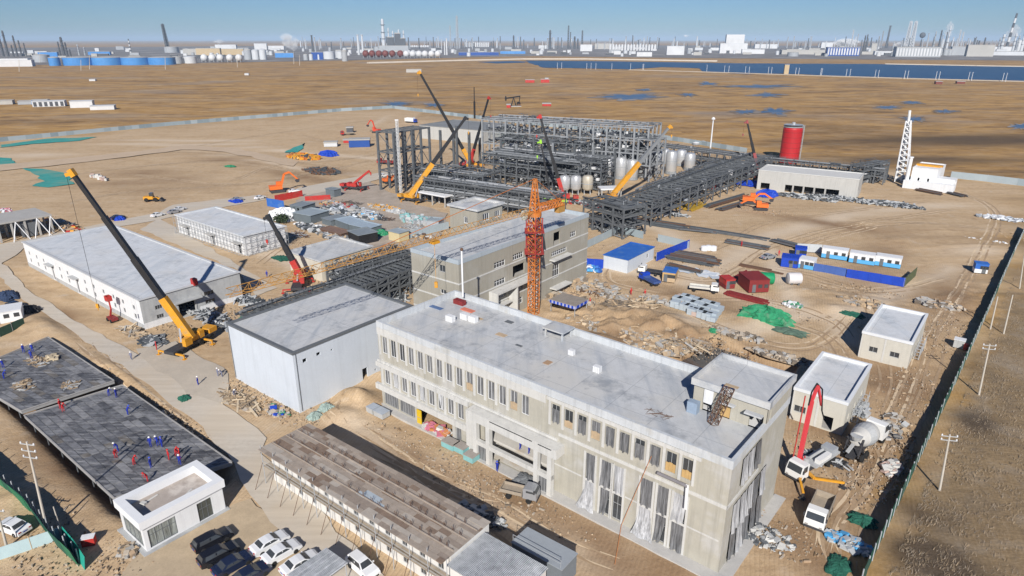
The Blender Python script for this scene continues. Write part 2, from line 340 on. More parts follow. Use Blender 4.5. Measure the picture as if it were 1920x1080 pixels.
# ---------------------------------------------------------------- flat sheets: roads, water, embankment
def ragged(pts, z, step=4.0, amp=.5, seed=1):
    rnd = random.Random(seed); o = []
    n = len(pts)
    for i in range(n):
        a = Vector(pts[i]); b = Vector(pts[(i+1) % n]); L = (b-a).length; m = max(1, min(40, int(L/step)))
        d = (b-a).normalized(); nrm = Vector((-d.y, d.x, 0))
        for j in range(m): o.append(a + (b-a)*(j/m) + (nrm*rnd.uniform(-amp, amp) if j else Vector((0,0,0))))
    return [(p.x, p.y, z) for p in o]
def sheet(name, px, z, m, step=4, amp=.5, world=None, kind='structure', seed=1):
    mb = MB(); mb.face(ragged(world or PX(px), z, step, amp, seed)); o = mb.build(name, m)
    if o.data.polygons[0].normal.z < 0: o.data.flip_normals()
    return tag(o, kind=kind)
def concrete_road():
    k = NT('road_concrete'); g = k.n('NewGeometry').outputs['Position']
    a = k.noise(g, .09, 5, .6); b = k.noise(g, 1.3, 5, .7)
    c = k.ramp(b, [(.3, (.49,.435,.36)), (.6, (.57,.515,.435))])
    c = k.mix(k.ramp(a, [(.4, (0,0,0)), (.62, (1,1,1))]), c, (.56,.475,.365))
    m = k.n('Mapping'); m.inputs['Rotation'].default_value = (0, 0, -SITE); m.inputs['Scale'].default_value = (.05, .9, 1); k.l(g, m.inputs[0])
    c = k.mix(.3, c, k.ramp(k.noise(m.outputs[0], 1, 5, .6), [(.35, (.36,.315,.26)), (.65, (.58,.525,.45))]))
    k.l(c, k.b.inputs['Base Color']); k.b.inputs['Roughness'].default_value = .9; k.b.inputs['Specular IOR Level'].default_value = .15
    return k.mat
MR = concrete_road()
for i_, r_ in enumerate(ROADS): sheet('road', r_, .06+.004*i_, MR, 3, .45, seed=i_)
sheet('apron', [(255,655),(330,640),(420,690),(430,760),(350,740)], .09, mat('apron_dust', (.48,.42,.34), .9, .15, .3), 3, .7, seed=4)
sheet('path', [(-40,312),(0,309),(200,290),(350,272),(430,277),(560,303),(550,312),(420,285),(340,281),(200,299),(0,321),(-40,325)], .16, mat('pale_track', (.52,.40,.28), .95, .15, .1), 8, 2.2, seed=3)
sheet('branch_road', [(560,352),(700,326),(745,316),(748,325),(705,338),(580,366),(520,374)], .12, MR, 4, .4, seed=7)
sheet('parking_ground', [(240,1060),(280,1010),(440,945),(470,935),(640,1110),(200,1120)], .05, mat('parking_dust', (.47,.37,.25), .95, .2, .5), 2, .4, seed=8)
sheet('yard_slab', [(560,352),(690,338),(770,380),(840,400),(830,440),(770,470),(700,480),(560,400)], .08, mat('yard_dust', (.40,.34,.28), .95, .25, .25, c2=(.28,.23,.18)), 3, 1, seed=9)
k = NT('water'); k.b.inputs['Base Color'].default_value = (.010,.055,.15,1); k.b.inputs['Roughness'].default_value = .35; k.b.inputs['Specular IOR Level'].default_value = .12
g = k.n('NewGeometry').outputs['Position']; k.l(k.ramp(k.noise(g, .02, 4, .6), [(.3, (.012,.045,.105)), (.7, (.02,.07,.15))]), k.b.inputs['Base Color'])
MW = k.mat
sheet('lake', [(985,113.5),(1100,114.5),(1280,117),(1400,119),(1640,120),(1740,122.5),(2300,127),(2300,175),(1920,152),(1600,144),(1500,139),(1440,138),(1400,139.5),(1350,136),(1320,134),(1310,128),(1240,126),(1180,130),(1020,127),(1000,121)], .25, MW, 30, 6)
sheet('lake_arm', [(895,116),(960,114.5),(985,115.5),(985,117.5),(930,119)], .25, MW, 20, 3, seed=4)
k = NT('shallow_water'); g = k.n('NewGeometry').outputs['Position']; k.l(k.ramp(k.noise(g, .05, 5, .7), [(.35, (.035,.075,.14)), (.55, (.075,.11,.17)), (.68, (.20,.15,.10))]), k.b.inputs['Base Color']); k.b.inputs['Roughness'].default_value = .3; k.b.inputs['Specular IOR Level'].default_value = .3
MP = k.mat
MMUD = mat('mud_margin', (.24,.20,.165), .8, .3, .06, c2=(.14,.105,.075), c3=(.30,.28,.27), s3=.02)
ponds = [(1130,176,1235,188),(1275,174,1305,181),(1410,174,1465,182),(1375,206,1420,214),(1425,203,1485,216),(1690,218,1730,228),(1750,206,1795,212),(1895,231,1935,244),(715,190,770,200),(795,193,835,201),(1310,154,1345,160),(1195,166,1220,171),(1345,159,1500,165),(1690,190,1730,196),(1640,198,1685,205)]
for i, (a, b, c_, d) in enumerate(ponds):
    rnd = random.Random(i); pts = []
    for j in range(34):
        t = 6.2832*j/34; rr = .35+.7*rnd.random()
        pts.append(P((a+c_)/2 + (c_-a)/2*rr*math.cos(t), (b+d)/2 + (d-b)/2*rr*math.sin(t)))
    cx_, cy_ = sum(p.x for p in pts)/len(pts), sum(p.y for p in pts)/len(pts); sc_ = [1.25+.5*rnd.random() for _ in pts]
    mb = MB(); mb.face([(cx_+(p.x-cx_)*q, cy_+(p.y-cy_)*q, .13+.002*i) for p, q in zip(pts, sc_)][::-1]); o = mb.build('mud_margin', MMUD); tag(o, kind='structure')
    if o.data.polygons[0].normal.z < 0: o.data.flip_normals()
    mb = MB(); mb.face([(p.x, p.y, .2) for p in pts][::-1]); o = mb.build('pond', MP); tag(o, kind='structure')
    if o.data.polygons[0].normal.z < 0: o.data.flip_normals()
sheet('refinery_ground', [(-300,124.5),(60,122),(330,119),(660,113),(900,107),(1000,105),(1300,109),(1700,112),(2300,116),(2300,88),(1300,85),(500,86),(-300,92)], .15, mat('refinery_ground_grey', (.20,.185,.175), .95, .3, .012, c2=(.12,.11,.105), c3=(.30,.29,.28), s3=.006), 60, 14, seed=5)
# pale berm along the far shore and the dyke on the near shore
def ridge(name, pts, w_, h, m, taper=.4):
    mb = MB()
    for a, b in zip(pts[:-1], pts[1:]):
        a = Vector(a); b = Vector(b); d = (b-a).normalized(); nr = Vector((-d.y, d.x, 0))
        s0, s1 = nr*w_/2, nr*w_/2*taper; up = Vector((0,0,h))
        mb.add([a-s0, a-s1+up, a+s1+up, a+s0, b-s0, b-s1+up, b+s1+up, b+s0], [(0,1,5,4),(1,2,6,5),(2,3,7,6),(0,3,2,1),(4,5,6,7)])
    return tag(mb.build(name, m), kind='structure')
MBERM = mat('berm_sand', (.52,.45,.36), .95, .12, .05)
ridge('embankment', PX([(690,119),(760,117),(850,114.5),(980,111.5),(1100,111.5),(1280,114.5),(1345,115.5)]), 14, 3.5, MBERM)
ridge('shore_berm', PX([(1660,120.5),(1740,122),(1830,124),(2100,128)]), 10, 2.0, MBERM)
ridge('dyke', PX([(1180,131.5),(1320,135.5),(1440,139.5),(1560,143.5),(1740,149),(1920,153.5),(2200,165)]), 7, 1.4, mat('dyke_earth', (.40,.33,.25), .95, .15, .05))

# ---------------------------------------------------------------- haze: one even volume round the whole scene
k = NT('haze_air'); vol = k.n('VolumePrincipled'); vol.inputs['Density'].default_value = 0.00005; vol.inputs['Color'].default_value = (.60,.79,1,1); vol.inputs['Anisotropy'].default_value = -.15
for l in list(k.t.links): k.t.links.remove(l)
k.l(vol.outputs[0], k.t.nodes['Material Output'].inputs['Volume'])
tag(MB().box(-60000, 60000, -3500, 75000, -6, 240).build('haze', k.mat), kind='stuff')
# ---------------------------------------------------------------- materials of the site
def roof_mat(name, c, wet, dust, seam=6.0, amt=1.0):
    k = NT(name); g = k.n('NewGeometry').outputs['Position']
    r = k.ramp(k.noise(g, .5, 6, .7), [(.3, tuple(x*.86 for x in c)), (.5, c), (.7, tuple(x*1.08 for x in c))])
    m = k.n('Mapping'); m.inputs['Rotation'].default_value = (0, 0, -SITE); m.inputs['Scale'].default_value = (.55, .045, 1); k.l(g, m.inputs[0])
    r = k.mix(k.math('MULTIPLY', k.ramp(k.noise(m.outputs[0], 1, 5, .65), [(.48, (0,0,0)), (.66, (1,1,1))]), .9*amt), r, wet)
    r = k.mix(k.math('MULTIPLY', k.ramp(k.noise(g, .11, 5, .6), [(.5, (0,0,0)), (.68, (1,1,1))]), .8*amt), r, dust)
    r = k.mix(k.math('MULTIPLY', k.ramp(k.noise(g, .19, 6, .72), [(.32, (1,1,1)), (.45, (0,0,0))]), .8*amt), r, tuple(x*.72 for x in wet))
    r = k.mix(k.math('MULTIPLY', k.ramp(k.noise(g, 2.6, 3, .7), [(.62, (0,0,0)), (.74, (1,1,1))]), .35), r, tuple(x*.55 for x in wet))
    b = k.n('TexBrick'); b.inputs['Scale'].default_value = 1.0; b.inputs['Brick Width'].default_value = seam; b.inputs['Row Height'].default_value = seam; b.inputs['Mortar Size'].default_value = .035; b.offset = 0
    b.inputs['Color1'].default_value = b.inputs['Color2'].default_value = (0,0,0,1); b.inputs['Mortar'].default_value = (1,1,1,1)
    m2 = k.n('Mapping'); m2.inputs['Rotation'].default_value = (0, 0, -SITE); k.l(g, m2.inputs[0]); k.l(m2.outputs[0], b.inputs['Vector'])
    r = k.mix(k.math('MULTIPLY', b.outputs['Color'], .55), r, tuple(x*.5 for x in wet))
    k.l(r, k.b.inputs['Base Color']); k.b.inputs['Roughness'].default_value = .85; k.b.inputs['Specular IOR Level'].default_value = .2; MATS[name] = k.mat; return k.mat
ROOF = roof_mat('roof_screed', (.50,.51,.515), (.365,.39,.42), (.54,.525,.49))
ROOFD = roof_mat('roof_screed_stained', (.45,.47,.49), (.32,.35,.39), (.48,.47,.44), 5, 1.1)
ROOFW = roof_mat('roof_membrane_pale', (.58,.60,.62), (.47,.51,.55), (.56,.55,.53), 9, .8)
BEIGE = mat('beige_render', (.415,.395,.335), .9, .10, .8, c2=(.37,.355,.305), streak=.5, c3=(.47,.46,.43), s3=.22)
BEIGE2 = mat('grey_beige_render', (.335,.315,.265), .9, .07, .7, streak=.4, c3=(.37,.355,.31), s3=.15)
PUTTY = mat('white_putty', (.56,.555,.53), .8, .12, .6, streak=.5)
WHITE = mat('white_paint', (.70,.71,.72), .6, .07, .5, streak=.3)
BWHITE = mat('bluish_white_panel', (.55,.595,.65), .6, .06, .3, streak=.22)
PLAST = mat('grey_cement', (.42,.43,.43), .9, .14, .5, streak=.4, c3=(.33,.34,.35), s3=.3)
CONC = mat('raw_concrete', (.40,.39,.37), .9, .16, .6, streak=.4)
DARK = mat('painted_void_shade', (.03,.03,.032), .8, .2, 1)  # near-black that stands in for the unlit depth of openings
COPING = mat('dark_grey_coping', (.13,.14,.15), .7, .15, .6)
FRAME = mat('window_frame_grey', (.35,.36,.37), .5, .1, 2)
WFRAME = mat('window_frame_white', (.72,.73,.74), .5, .05, 2)
GLASS = mat('dark_glass', (.05,.055,.06), .15, .3, .6, spec=.6)
PLY = mat('yellow_plywood', (.50,.33,.14), .8, .15, 1.2)
TIMBER = mat('bare_timber', (.45,.34,.22), .9, .25, 1.5)
STEEL = mat('grey_steel', (.115,.125,.135), .6, .25, .6, c2=(.06,.065,.07), spec=.4)
STEELL = mat('pale_steel', (.36,.38,.40), .5, .2, .6, spec=.4)
RUST = mat('rusty_rebar', (.13,.075,.05), .9, .3, 2)
BLUE = mat('blue_sheet_metal', (.03,.13,.46), .6, .15, .5, c3=(.07,.17,.42), s3=.5)
ROYAL = mat('royal_blue_panel', (.012,.055,.42), .6, .2, .5)
GREEN = mat('green_debris_net', (.03,.25,.12), .95, .35, 1.6, c2=(.015,.12,.06), c3=(.12,.24,.15), s3=.5)
DGREEN = mat('dark_green_net', (.02,.11,.075), .95, .3, .8)
TEAL = mat('teal_dust_net', (.05,.30,.27), .95, .25, .12, c3=(.16,.30,.24), s3=.05)
RED = mat('red_paint', (.44,.035,.03), .6, .2, .9, c3=(.32,.07,.05), s3=.7)
DRED = mat('dark_red_steel', (.21,.028,.028), .7, .2, .5)
YEL = mat('crane_yellow', (.64,.30,.025), .55, .2, .9, c3=(.45,.28,.10), s3=.8)
ORANGE = mat('crane_orange', (.54,.17,.03), .65, .25, .9, c3=(.34,.15,.06), s3=.6)
BLACK = mat('black_steel', (.018,.018,.02), .5, .25, .6)
TYRE = mat('tyre_rubber', (.02,.02,.02), .9, .2, 2)
CHROME = mat('bright_steel', (.6,.6,.6), .3, .1, 1, metal=.6)
def film_mat(name, a, b):
    k = NT(name); g = k.n('NewGeometry').outputs['Position']; m = k.n('Mapping'); m.inputs['Scale'].default_value = (5, 5, .35); k.l(g, m.inputs[0])
    n = k.noise(m.outputs[0], 1, 5, .7); k.l(k.ramp(n, [(.32, a), (.5, tuple((x+y)/2 for x, y in zip(a, b))), (.68, b)]), k.b.inputs['Base Color'])
    k.b.inputs['Roughness'].default_value = .45; k.bump(n, .6, .08); return k.mat
FILM = film_mat('window_film', (.05,.052,.056), (.25,.255,.265))
FILML = film_mat('loose_plastic_film', (.20,.205,.21), (.60,.61,.63))

# ---------------------------------------------------------------- buildings
def side(L, D, s):
    if s == 'front': return Matrix.Identity(4)
    if s == 'right': return Matrix.Translation((L,0,0)) @ Matrix.Rotation(R(90), 4, 'Z')
    if s == 'back': return Matrix.Translation((L,D,0)) @ Matrix.Rotation(R(180), 4, 'Z')
    return Matrix.Translation((0,D,0)) @ Matrix.Rotation(R(-90), 4, 'Z')
def facade(mb, W, z0, z1, holes, depth=.3, m=0, x0=0):
    xs = sorted({x0, W} | {h[i] for h in holes for i in (0, 1)}); zs = sorted({z0, z1} | {h[i] for h in holes for i in (2, 3)})
    for i in range(len(xs)-1):
        for j in range(len(zs)-1):
            cx, cz = (xs[i]+xs[i+1])/2, (zs[j]+zs[j+1])/2
            if any(h[0] < cx < h[1] and h[2] < cz < h[3] for h in holes): continue
            mb.face([(xs[i],0,zs[j]),(xs[i+1],0,zs[j]),(xs[i+1],0,zs[j+1]),(xs[i],0,zs[j+1])], m)
    for a, b, c, d in [h[:4] for h in holes]:
        mb.face([(a,0,c),(a,depth,c),(a,depth,d),(a,0,d)], m); mb.face([(b,0,c),(b,0,d),(b,depth,d),(b,depth,c)], m)
        mb.face([(a,0,d),(a,depth,d),(b,depth,d),(b,0,d)], m); mb.face([(a,0,c),(b,0,c),(b,depth,c),(a,depth,c)], m)
def building(root, L, D, H, holes={}, wall=BEIGE, roof=ROOF, par=.8, pt=.28, pw=None, sides=None, over=.04, base=-.6):
    hr = H - par
    mats = {}
    for s in ('front','right','back','left'): mats.setdefault((sides or {}).get(s, wall), []).append(s)
    for m, ss in mats.items():
        mb = MB()
        for s in ss:
            mb.M = side(L, D, s); W = L if s in ('front','back') else D
            facade(mb, W, base, hr, holes.get(s, []), .3)
        mb.build('wall', m, root)
    mb = MB(); mb.box(.02, L-.02, .02, D-.02, hr-.3, hr)
    ro = mb.build('roof', roof, root)
    mb = MB(); e = over
    for a in ((-e,L+e,-e,pt),(-e,L+e,D-pt,D+e),(-e,pt,pt,D-pt),(L-pt,L+e,pt,D-pt)): mb.box(*a, hr+.003, H)
    mb.build('parapet', pw or roof, root)
    return hr
def each(name, boxes, m, root, M=None):              # one part per box
    for b in boxes:
        mb = MB(); mb.M = M; mb.box(*b); mb.build(name, m, root)
def window(root, M, x0, x1, z0, z1, dep=.18, fm=FRAME, pane=GLASS, bars=1, fw=.07, half=None, hb=0):
    mb = MB(); mb.M = M; y0, y1 = dep-.05, dep+.05
    mb.box(x0,x0+fw,y0,y1,z0,z1); mb.box(x1-fw,x1,y0,y1,z0,z1); mb.box(x0+fw,x1-fw,y0,y1,z0,z0+fw); mb.box(x0+fw,x1-fw,y0,y1,z1-fw,z1)
    for i in range(bars):
        x = x0 + (x1-x0)*(i+1)/(bars+1); mb.box(x-fw/2.4,x+fw/2.4,y0+.01,y1-.01,z0+fw,z1-fw)
    if hb: mb.box(x0+fw,x1-fw,y0+.012,y1-.012,z0+(z1-z0)*hb,z0+(z1-z0)*hb+fw*.8)
    f = mb.build('window', fm, root)
    if pane:
        p = MB(); p.M = M; p.face([(x0+.02,dep,z0+.02),(x1-.02,dep,z0+.02),(x1-.02,dep,z1-.02),(x0+.02,dep,z1-.02)]); p.build('pane', pane, f)
    if half:
        p = MB(); p.M = M; zz = z0+(z1-z0)*half
        for i in range(3): a = x0+.03+(x1-x0-.06)*i/3; p.box(a, a+(x1-x0-.06)/3-.02, dep-.12, dep-.08, z0+.02, zz+(.1 if i == 1 else 0))
        p.build('board', PLY if x0 > 50 else TIMBER, f)
    return f
def drape(name, root, M, x0, x1, z0, z1, rnd, y=-.06, m=FILML, tear=0.0, flare=0.0):
    """hanging plastic film with folds; tear leaves a slanting gap along one edge, flare lets the foot blow out"""
    mb = MB(); mb.M = M; nx_, nz_ = 9, 7; vs = []
    ph = rnd.uniform(0, 6); sgn = rnd.choice((-1, 1))
    for j in range(nz_):
        t = j/(nz_-1)
        for i in range(nx_):
            s = i/(nx_-1)
            x = x0+(x1-x0)*(s*(1-tear*t if sgn > 0 else 1)) if sgn > 0 else x1-(x1-x0)*((1-s)*(1-tear*t))
            x += flare*t*t*(s-.5)*(x1-x0)
            vs.append((x, y-.09*math.sin(s*11+ph+t*1.5)*(.3+t)-flare*.7*t*t, z1-(z1-z0)*t+.06*math.sin(s*7+ph)*t))
    mb.add(vs, [(j*nx_+i, (j+1)*nx_+i, (j+1)*nx_+i+1, j*nx_+i+1) for j in range(nz_-1) for i in range(nx_-1)])
    o = mb.build(name, m, root, smooth=True); return o

# -- three storey office building in the foreground
rnd = random.Random(11)
loc, ang, L, D = fit((706,601), (1375,865), (857,545), 15.4, left=True)
OFF = T('office_building', 'long beige three storey office shell with white parapet and plastic film over its windows', 'building', loc, ang)
OL, OD, OH = L, D, 15.4
hf = []
w3 = [.9+2.1*i for i in range(14)] + [30.2]
for x in w3: hf.append((x, x+1.3, 9.9, 12.9))
w3r = [35.3+2.07*i for i in range(10)]
for x in w3r: hf.append((x, x+1.35, 10.7, 13.4))
w2 = [1.0+2.1*i for i in range(9)]
for x in w2: hf.append((x, x+1.3, 4.3, 7.2))
hf += [(.5,4.1,.25,2.75),(4.4,8.1,.25,2.75),(9.0,16.6,.1,2.75),(17.3,18.5,.1,2.75)]
hf += [(23.2,36.0,.05,6.2)]
tall_ = [(41.0,42.4),(43.4,44.8),(45.2,46.6),(49.0,50.6),(51.3,52.7),(53.4,55.0)]
for a, b in tall_: hf += [(a,b,.3,4.2),(a,b,4.5,8.3)]
hr_ = [(3.2,4.6,10.9,13.9),(5.2,6.6,10.9,13.9),(7.2,8.4,10.9,13.9)] + [(2.2+2.1*i, 3.6+2.1*i, 5.0, 8.3) for i in range(5)] + [(2.2+2.1*i, 3.6+2.1*i, .3, 4.3) for i in range(5)]
building(OFF, L, D, OH, {'front': hf, 'right': hr_}, BEIGE, ROOF, 1.05, .35, mat('parapet_white', (.52,.545,.565), .85, .12, .5, streak=.5, c3=(.46,.46,.44), s3=.3), over=.08)
each('ledge', [(-.9,20.0,-.55,-.002,3.0,4.0),(-.5,20.5,-.5,-.002,7.35,8.15),(36.6,OL+.1,-.09,-.002,9.0,9.45),(OL+.002,OL+.09,-.09,9.2,9.0,9.45),(34.6,56.2,-.22,-.002,13.85,14.3),(-.06,34.4,-.12,-.002,13.1,14.34),(-.3,36.5,-.25,-.002,8.16,8.5),(35.4,40.4,-.04,-.002,4.3,4.5),(46.95,48.65,-.04,-.002,4.3,4.5),(55.3,59.2,-.04,-.002,4.3,4.5)], PUTTY, OFF)
each('pilaster', [(x-.36,x-.004,-.14,-.003,10.2,13.85) for x in w3r] + [(w3r[-1]+1.36,w3r[-1]+1.65,-.14,-.003,10.2,13.85)] + [(x-.62,x-.2,-.14,-.003,4.0,7.35) for x in w2] + [(x-.62,x-.2,-.1,-.003,9.5,13.08) for x in w3[:14]]
     + [(a-.3,a-.004,-.1,-.003,.1,8.5) for a, b in tall_] + [(b+.004,b+.28,-.1,-.003,.1,8.5) for a, b in tall_], PUTTY, OFF)
each('lintel', [(x+.02,x+1.33,.06,.26,13.4,13.83) for x in w3r] + [(a,b,-.1,.2,4.2,4.5) for a, b in tall_], PUTTY, OFF)
I4 = Matrix.Identity(4); MRt = side(L, D, 'right')
for i, x in enumerate(w3):
    dk = i in (1, 2)
    window(OFF, I4, x, x+1.3, 9.9, 12.9, .2, WFRAME, GLASS if dk else FILM, 1, .06, half=.38 if i in (9, 13) else None)
for i, x in enumerate(w3r):
    window(OFF, I4, x, x+1.35, 10.7, 13.4, .22, FRAME, GLASS if i in (0,1,2,6,8,9) else FILM, 1, .06, half={1:.35,3:.4,8:.42,9:.38}.get(i))
    if i in (0,2,4,5,6,7): drape('window_film', OFF, I4, x+.03, x+1.3, 10.6, 12.7 if i in (0,2,6) else 13.2, rnd, .06, FILM, .15*rnd.random())
for i, x in enumerate(w2):
    window(OFF, I4, x, x+1.3, 4.3, 7.2, .2, WFRAME, GLASS if i == 6 else FILM, 1, .06)
    if i in (1, 4, 6): drape('window_film', OFF, I4, x+.02, x+1.1, 4.4, 7.15, rnd, .08, FILML, .7 if i == 6 else .15)
window(OFF, I4, .5, 4.1, .25, 2.75, .2, FRAME, FILM, 5, .05); window(OFF, I4, 4.4, 8.1, .25, 2.75, .2, FRAME, FILM, 5, .05); window(OFF, I4, 17.3, 18.5, .1, 2.75, .2, FRAME, FILM, 0, .06)
for i, (a, b) in enumerate(tall_):
    for z0, z1 in ((.3,4.2),(4.5,8.3)):
        top = z0 > 3
        window(OFF, I4, a, b, z0, z1, .24, FRAME, GLASS, 1, .06, hb=.6)
        if not (i == 2 and not top): drape('window_film', OFF, I4, a-.05, b+.05, z0-.15, z1+.05, rnd, -.02, FILM if (i+top) % 3 else FILML, (.6 if i in (1, 4) and not top else .25)*rnd.uniform(.7, 1.1), 1.1 if (i in (0, 3) and not top) else .1)
for h in hr_:
    window(OFF, MRt, *h, .24, FRAME, GLASS, 1, .06)
    drape('window_film', OFF, MRt, h[0]-.25, h[1]+.3, h[2]-.5, h[3]+.1, rnd, -.12, FILML if rnd.random() < .6 else FILM, .35*rnd.random(), .7*rnd.random() if h[2] < 9 else .2)
# entrance hall: walls, slab at the first floor and the frame in front
mb = MB(); mb.box(22.4, 36.6, .31, .33, 6.2, 6.4); mb.box(23.0,23.19,.31,9,0,6.4); mb.box(36.01,36.2,.31,9,0,6.4); mb.box(23.2,36,8.9,9,0,6.4); mb.box(23.2,36,.4,8.9,-.2,.06)
mb.box(23.2,36,.35,8.9,2.95,3.3); mb.build('entrance_hall', mat('lightened_cement', (.55,.53,.49), .9, .12, .6, c3=(.46,.40,.32), s3=.3), OFF)  # cement lightened to stand in for sunlight reaching into the hall
mb = MB(); mb.box(21.4, 37.6, -1.9, -.003, 6.6, 8.0); mb.box(22.3, 36.6, -1.5, -.9, 2.6, 3.3)
for x in (22.4, 24.9, 33.6, 35.9): mb.box(x, x+.7, -1.55, -.85, 0, 6.598)
mb.box(20.4, 22.3, -.9, -.004, 0, 6.598); mb.build('portal_frame', PUTTY, OFF)
mb = MB(); mb.box(26.0, 33.6, -1.93, -1.903, 7.72, 7.86); mb.box(34.6, 36.8, -1.93, -1.903, 7.72, 7.86); mb.build('lintel_gap_shade', DARK, OFF)  # near-black strips on the beam face, painted as a shadow gap
window(OFF, Matrix.Translation((0,-1.2,0)), 23.1, 24.9, .1, 2.6, .0, FRAME, FILM, 2, .06); window(OFF, Matrix.Translation((0,-1.2,0)), 34.3, 35.9, .1, 2.6, .0, FRAME, FILM, 2, .06)
mb = MB(); mb.box(20.6, OL+1.6, -1.7, -.004, -.6, .10); mb.box(OL+.002, OL+1.5, -1.7, OD+.5, -.6, .08); mb.box(-.8, 20.6, -1.3, -.004, -.6, .12); mb.build('plinth', mat('plinth_cement', (.46,.45,.43), .9, .15, .6), OFF)
# stair head on the roof
pm = MB(); mh = [(1.3,2.5,14.35,17.2),(3.6,4.9,14.35,16.4),(7.2,8.9,14.35,16.2)]
pm.M = Matrix.Translation((50.4,9.6,0)); facade(pm, OL-50.4, 14.3, 17.6, mh, .3)
pm.M = Matrix.Translation((50.4,OD,0)) @ Matrix.Rotation(R(-90),4,'Z'); facade(pm, OD-9.6, 14.3, 17.6, [], .3)
pm.M = Matrix.Translation((OL+.06,9.6,0)) @ Matrix.Rotation(R(90),4,'Z'); facade(pm, OD-9.6, 14.3, 17.6, [(.8,1.4,15.0,17.0)], .3)
pm.M = Matrix.Translation((OL,OD,0)) @ Matrix.Rotation(R(180),4,'Z'); facade(pm, OL-50.4, -.6, 17.6, [], .3)
pm.M = None; sh = pm.build('stair_head', BEIGE, OFF)
mb = MB(); x0, x1, y0, y1 = 50.1, OL+.35, 9.2, OD+.3
mb.box(x0,x1,y0,y1,17.6,17.9)
for a in ((x0,x1,y0,y0+.3),(x0,x1,y1-.3,y1),(x0,x0+.3,y0+.3,y1-.3),(x1-.3,x1,y0+.3,y1-.3)): mb.box(*a, 17.9, 18.5)
mb.build('stair_roof', ROOF, sh)
mb = MB(); mb.box(50.42,OL-.02,9.9,OD-.1,14.36,14.4); mb.box(51.9-.1,53.0,9.45,9.55,15.5,17.4); mb.build('panel', WHITE, sh)
mb = MB(); mb.box(54.05,55.3,9.7,9.8,14.4,16.3); mb.build('door', PLY, sh)
mb = MB(); mb.box(57.3,59.4,8.4,9.19,16.5,16.7); mb.box(54.0,56,8.6,9.19,16.6,16.8); mb.build('canopy', ROOF, sh)
# roof hatch canopy near the far parapet
hx, hy = 29.8, 16.1
def offp(px, py, z=14.36): q = OFF_inv @ P(px, py, z); return q.x, q.y
bpy.context.view_layer.update(); OFF_inv = OFF.matrix_world.inverted(); OFF_M = OFF.matrix_world.copy()
hx, hy = offp(1047, 630)
mb = MB()
for dx, dy in ((-1.6,-1.2),(1.6,-1.2),(1.6,1.2),(-1.6,1.2)): mb.box(hx+dx-.12, hx+dx+.12, hy+dy-.12, hy+dy+.12, 14.3, 15.7)
mb.box(hx-2,hx+2,hy-1.6,hy+1.6,15.7,15.9); mb.build('roof_hatch', ROOFD, OFF)

# -- windowless white block
loc, ang, L, D = fit((425,605), (553,660), (775,570), 11.0, SITE)
B2 = T('windowless_block', 'tall pale windowless block with dark grey coping beside the yellow crane', 'building', loc, ang)
hs = [(1.7,2.5,8.5,9.2),(4.4,5.2,8.7,9.3),(7.3,7.7,8.6,8.9),(13.4,14.6,.2,2.6),(16.2,16.6,1.1,1.5)]
building(B2, L, D, 11, {'right': hs}, BWHITE, ROOFD, .35, .5, COPING, over=.14)
mb = MB(); mb.box(.5, L-.5, .5, D-.5, 10.652, 10.70); mb.build('roof_membrane', ROOF, B2)
mb = MB(); mb.box(.1,L-.1,.1,D-.1,-.1,-.05); mb.box(L-.9,L-.8,.2,D-.2,0,10); mb.build('interior', DARK, B2)  # near-black sheet behind the openings paints the unlit inside
each('downpipe', [(L+.02,L+.1,.46,.54,.2,10.6),(.25,.35,-.11,-.02,.2,10.6)], COPING, B2)

# -- long warehouse on the left
loc, ang, L, D = fit((42,453), (267,560), (465,512), 6.8, SITE)
WH = T('warehouse', 'long low warehouse with white window wall and broad pale flat roof beside the access road', 'building', loc, ang)
cols = [3.2, 8.6, 13.5, 24.3, 29.2, 39.7, 44.7, 50.0, 55.2, 60.0, 65.3]
hf = []
for x in cols: hf += [(x-.5,x+.6,3.7,4.7),(x-.5,x+.6,1.6,2.7)]
hf += [(18.2,19.4,.1,3.9),(33.8,35.0,.1,3.8)]
hr2 = [(2.9,4.4,3.5,4.4),(2.9,4.4,1.4,2.3),(7.7,11.4,.05,3.5),(13.8,16.1,3.3,4.3),(13.8,16.1,1.4,2.3)]
hrw = building(WH, L, D, 6.8, {'front': hf, 'right': hr2}, WHITE, ROOFW, .25, .4, mat('eaves_grey', (.50,.51,.52), .8, .1, .6), sides={'right': PLAST, 'left': PLAST, 'back': PLAST}, over=.25)
MRt = side(L, D, 'right')
for h in hf[:-2]: window(WH, I4, *h, .15, FRAME, GLASS, 1, .07)
for h in hr2:
    if h[2] > .5: window(WH, MRt, *h, .15, FRAME, GLASS, 2, .07)
for h in hf[-2:]:
    mb = MB(); mb.box(h[0]+.02,h[1]-.02,.2,.25,h[2],h[3]-.05); mb.build('door', DARK, WH)  # doorway filled near-black, standing in for the shade inside
    mb = MB(); mb.box(h[0]-1.2,h[1]+1.2,-1.2,-.004,4.1,4.35); mb.build('canopy', PLAST, WH)
mm = MB(); mm.M = MRt
for a in ((7.4,7.68,-.12,-.004,0,3.8),(11.42,11.7,-.12,-.004,0,3.8),(6.4,12.8,-1.6,-.004,3.85,4.1)): mm.box(*a)
mm.build('door_surround', PLAST, WH)
mm = MB(); mm.M = MRt
each('white_band', [(0,7.3,-.03,-.003,-.3,1.25),(12.4,D,-.03,-.003,-.3,1.25)], WHITE, WH, MRt)
each('grey_band', [(a,b,-.03,-.003,-.3,1.0) for a, b in ((0,18),(19.6,33.6),(35.2,L))], PLAST, WH)
mm = MB(); mm.box(.3,L-.3,.4,D-.4,-.1,.03); mm.build('interior', CONC, WH)

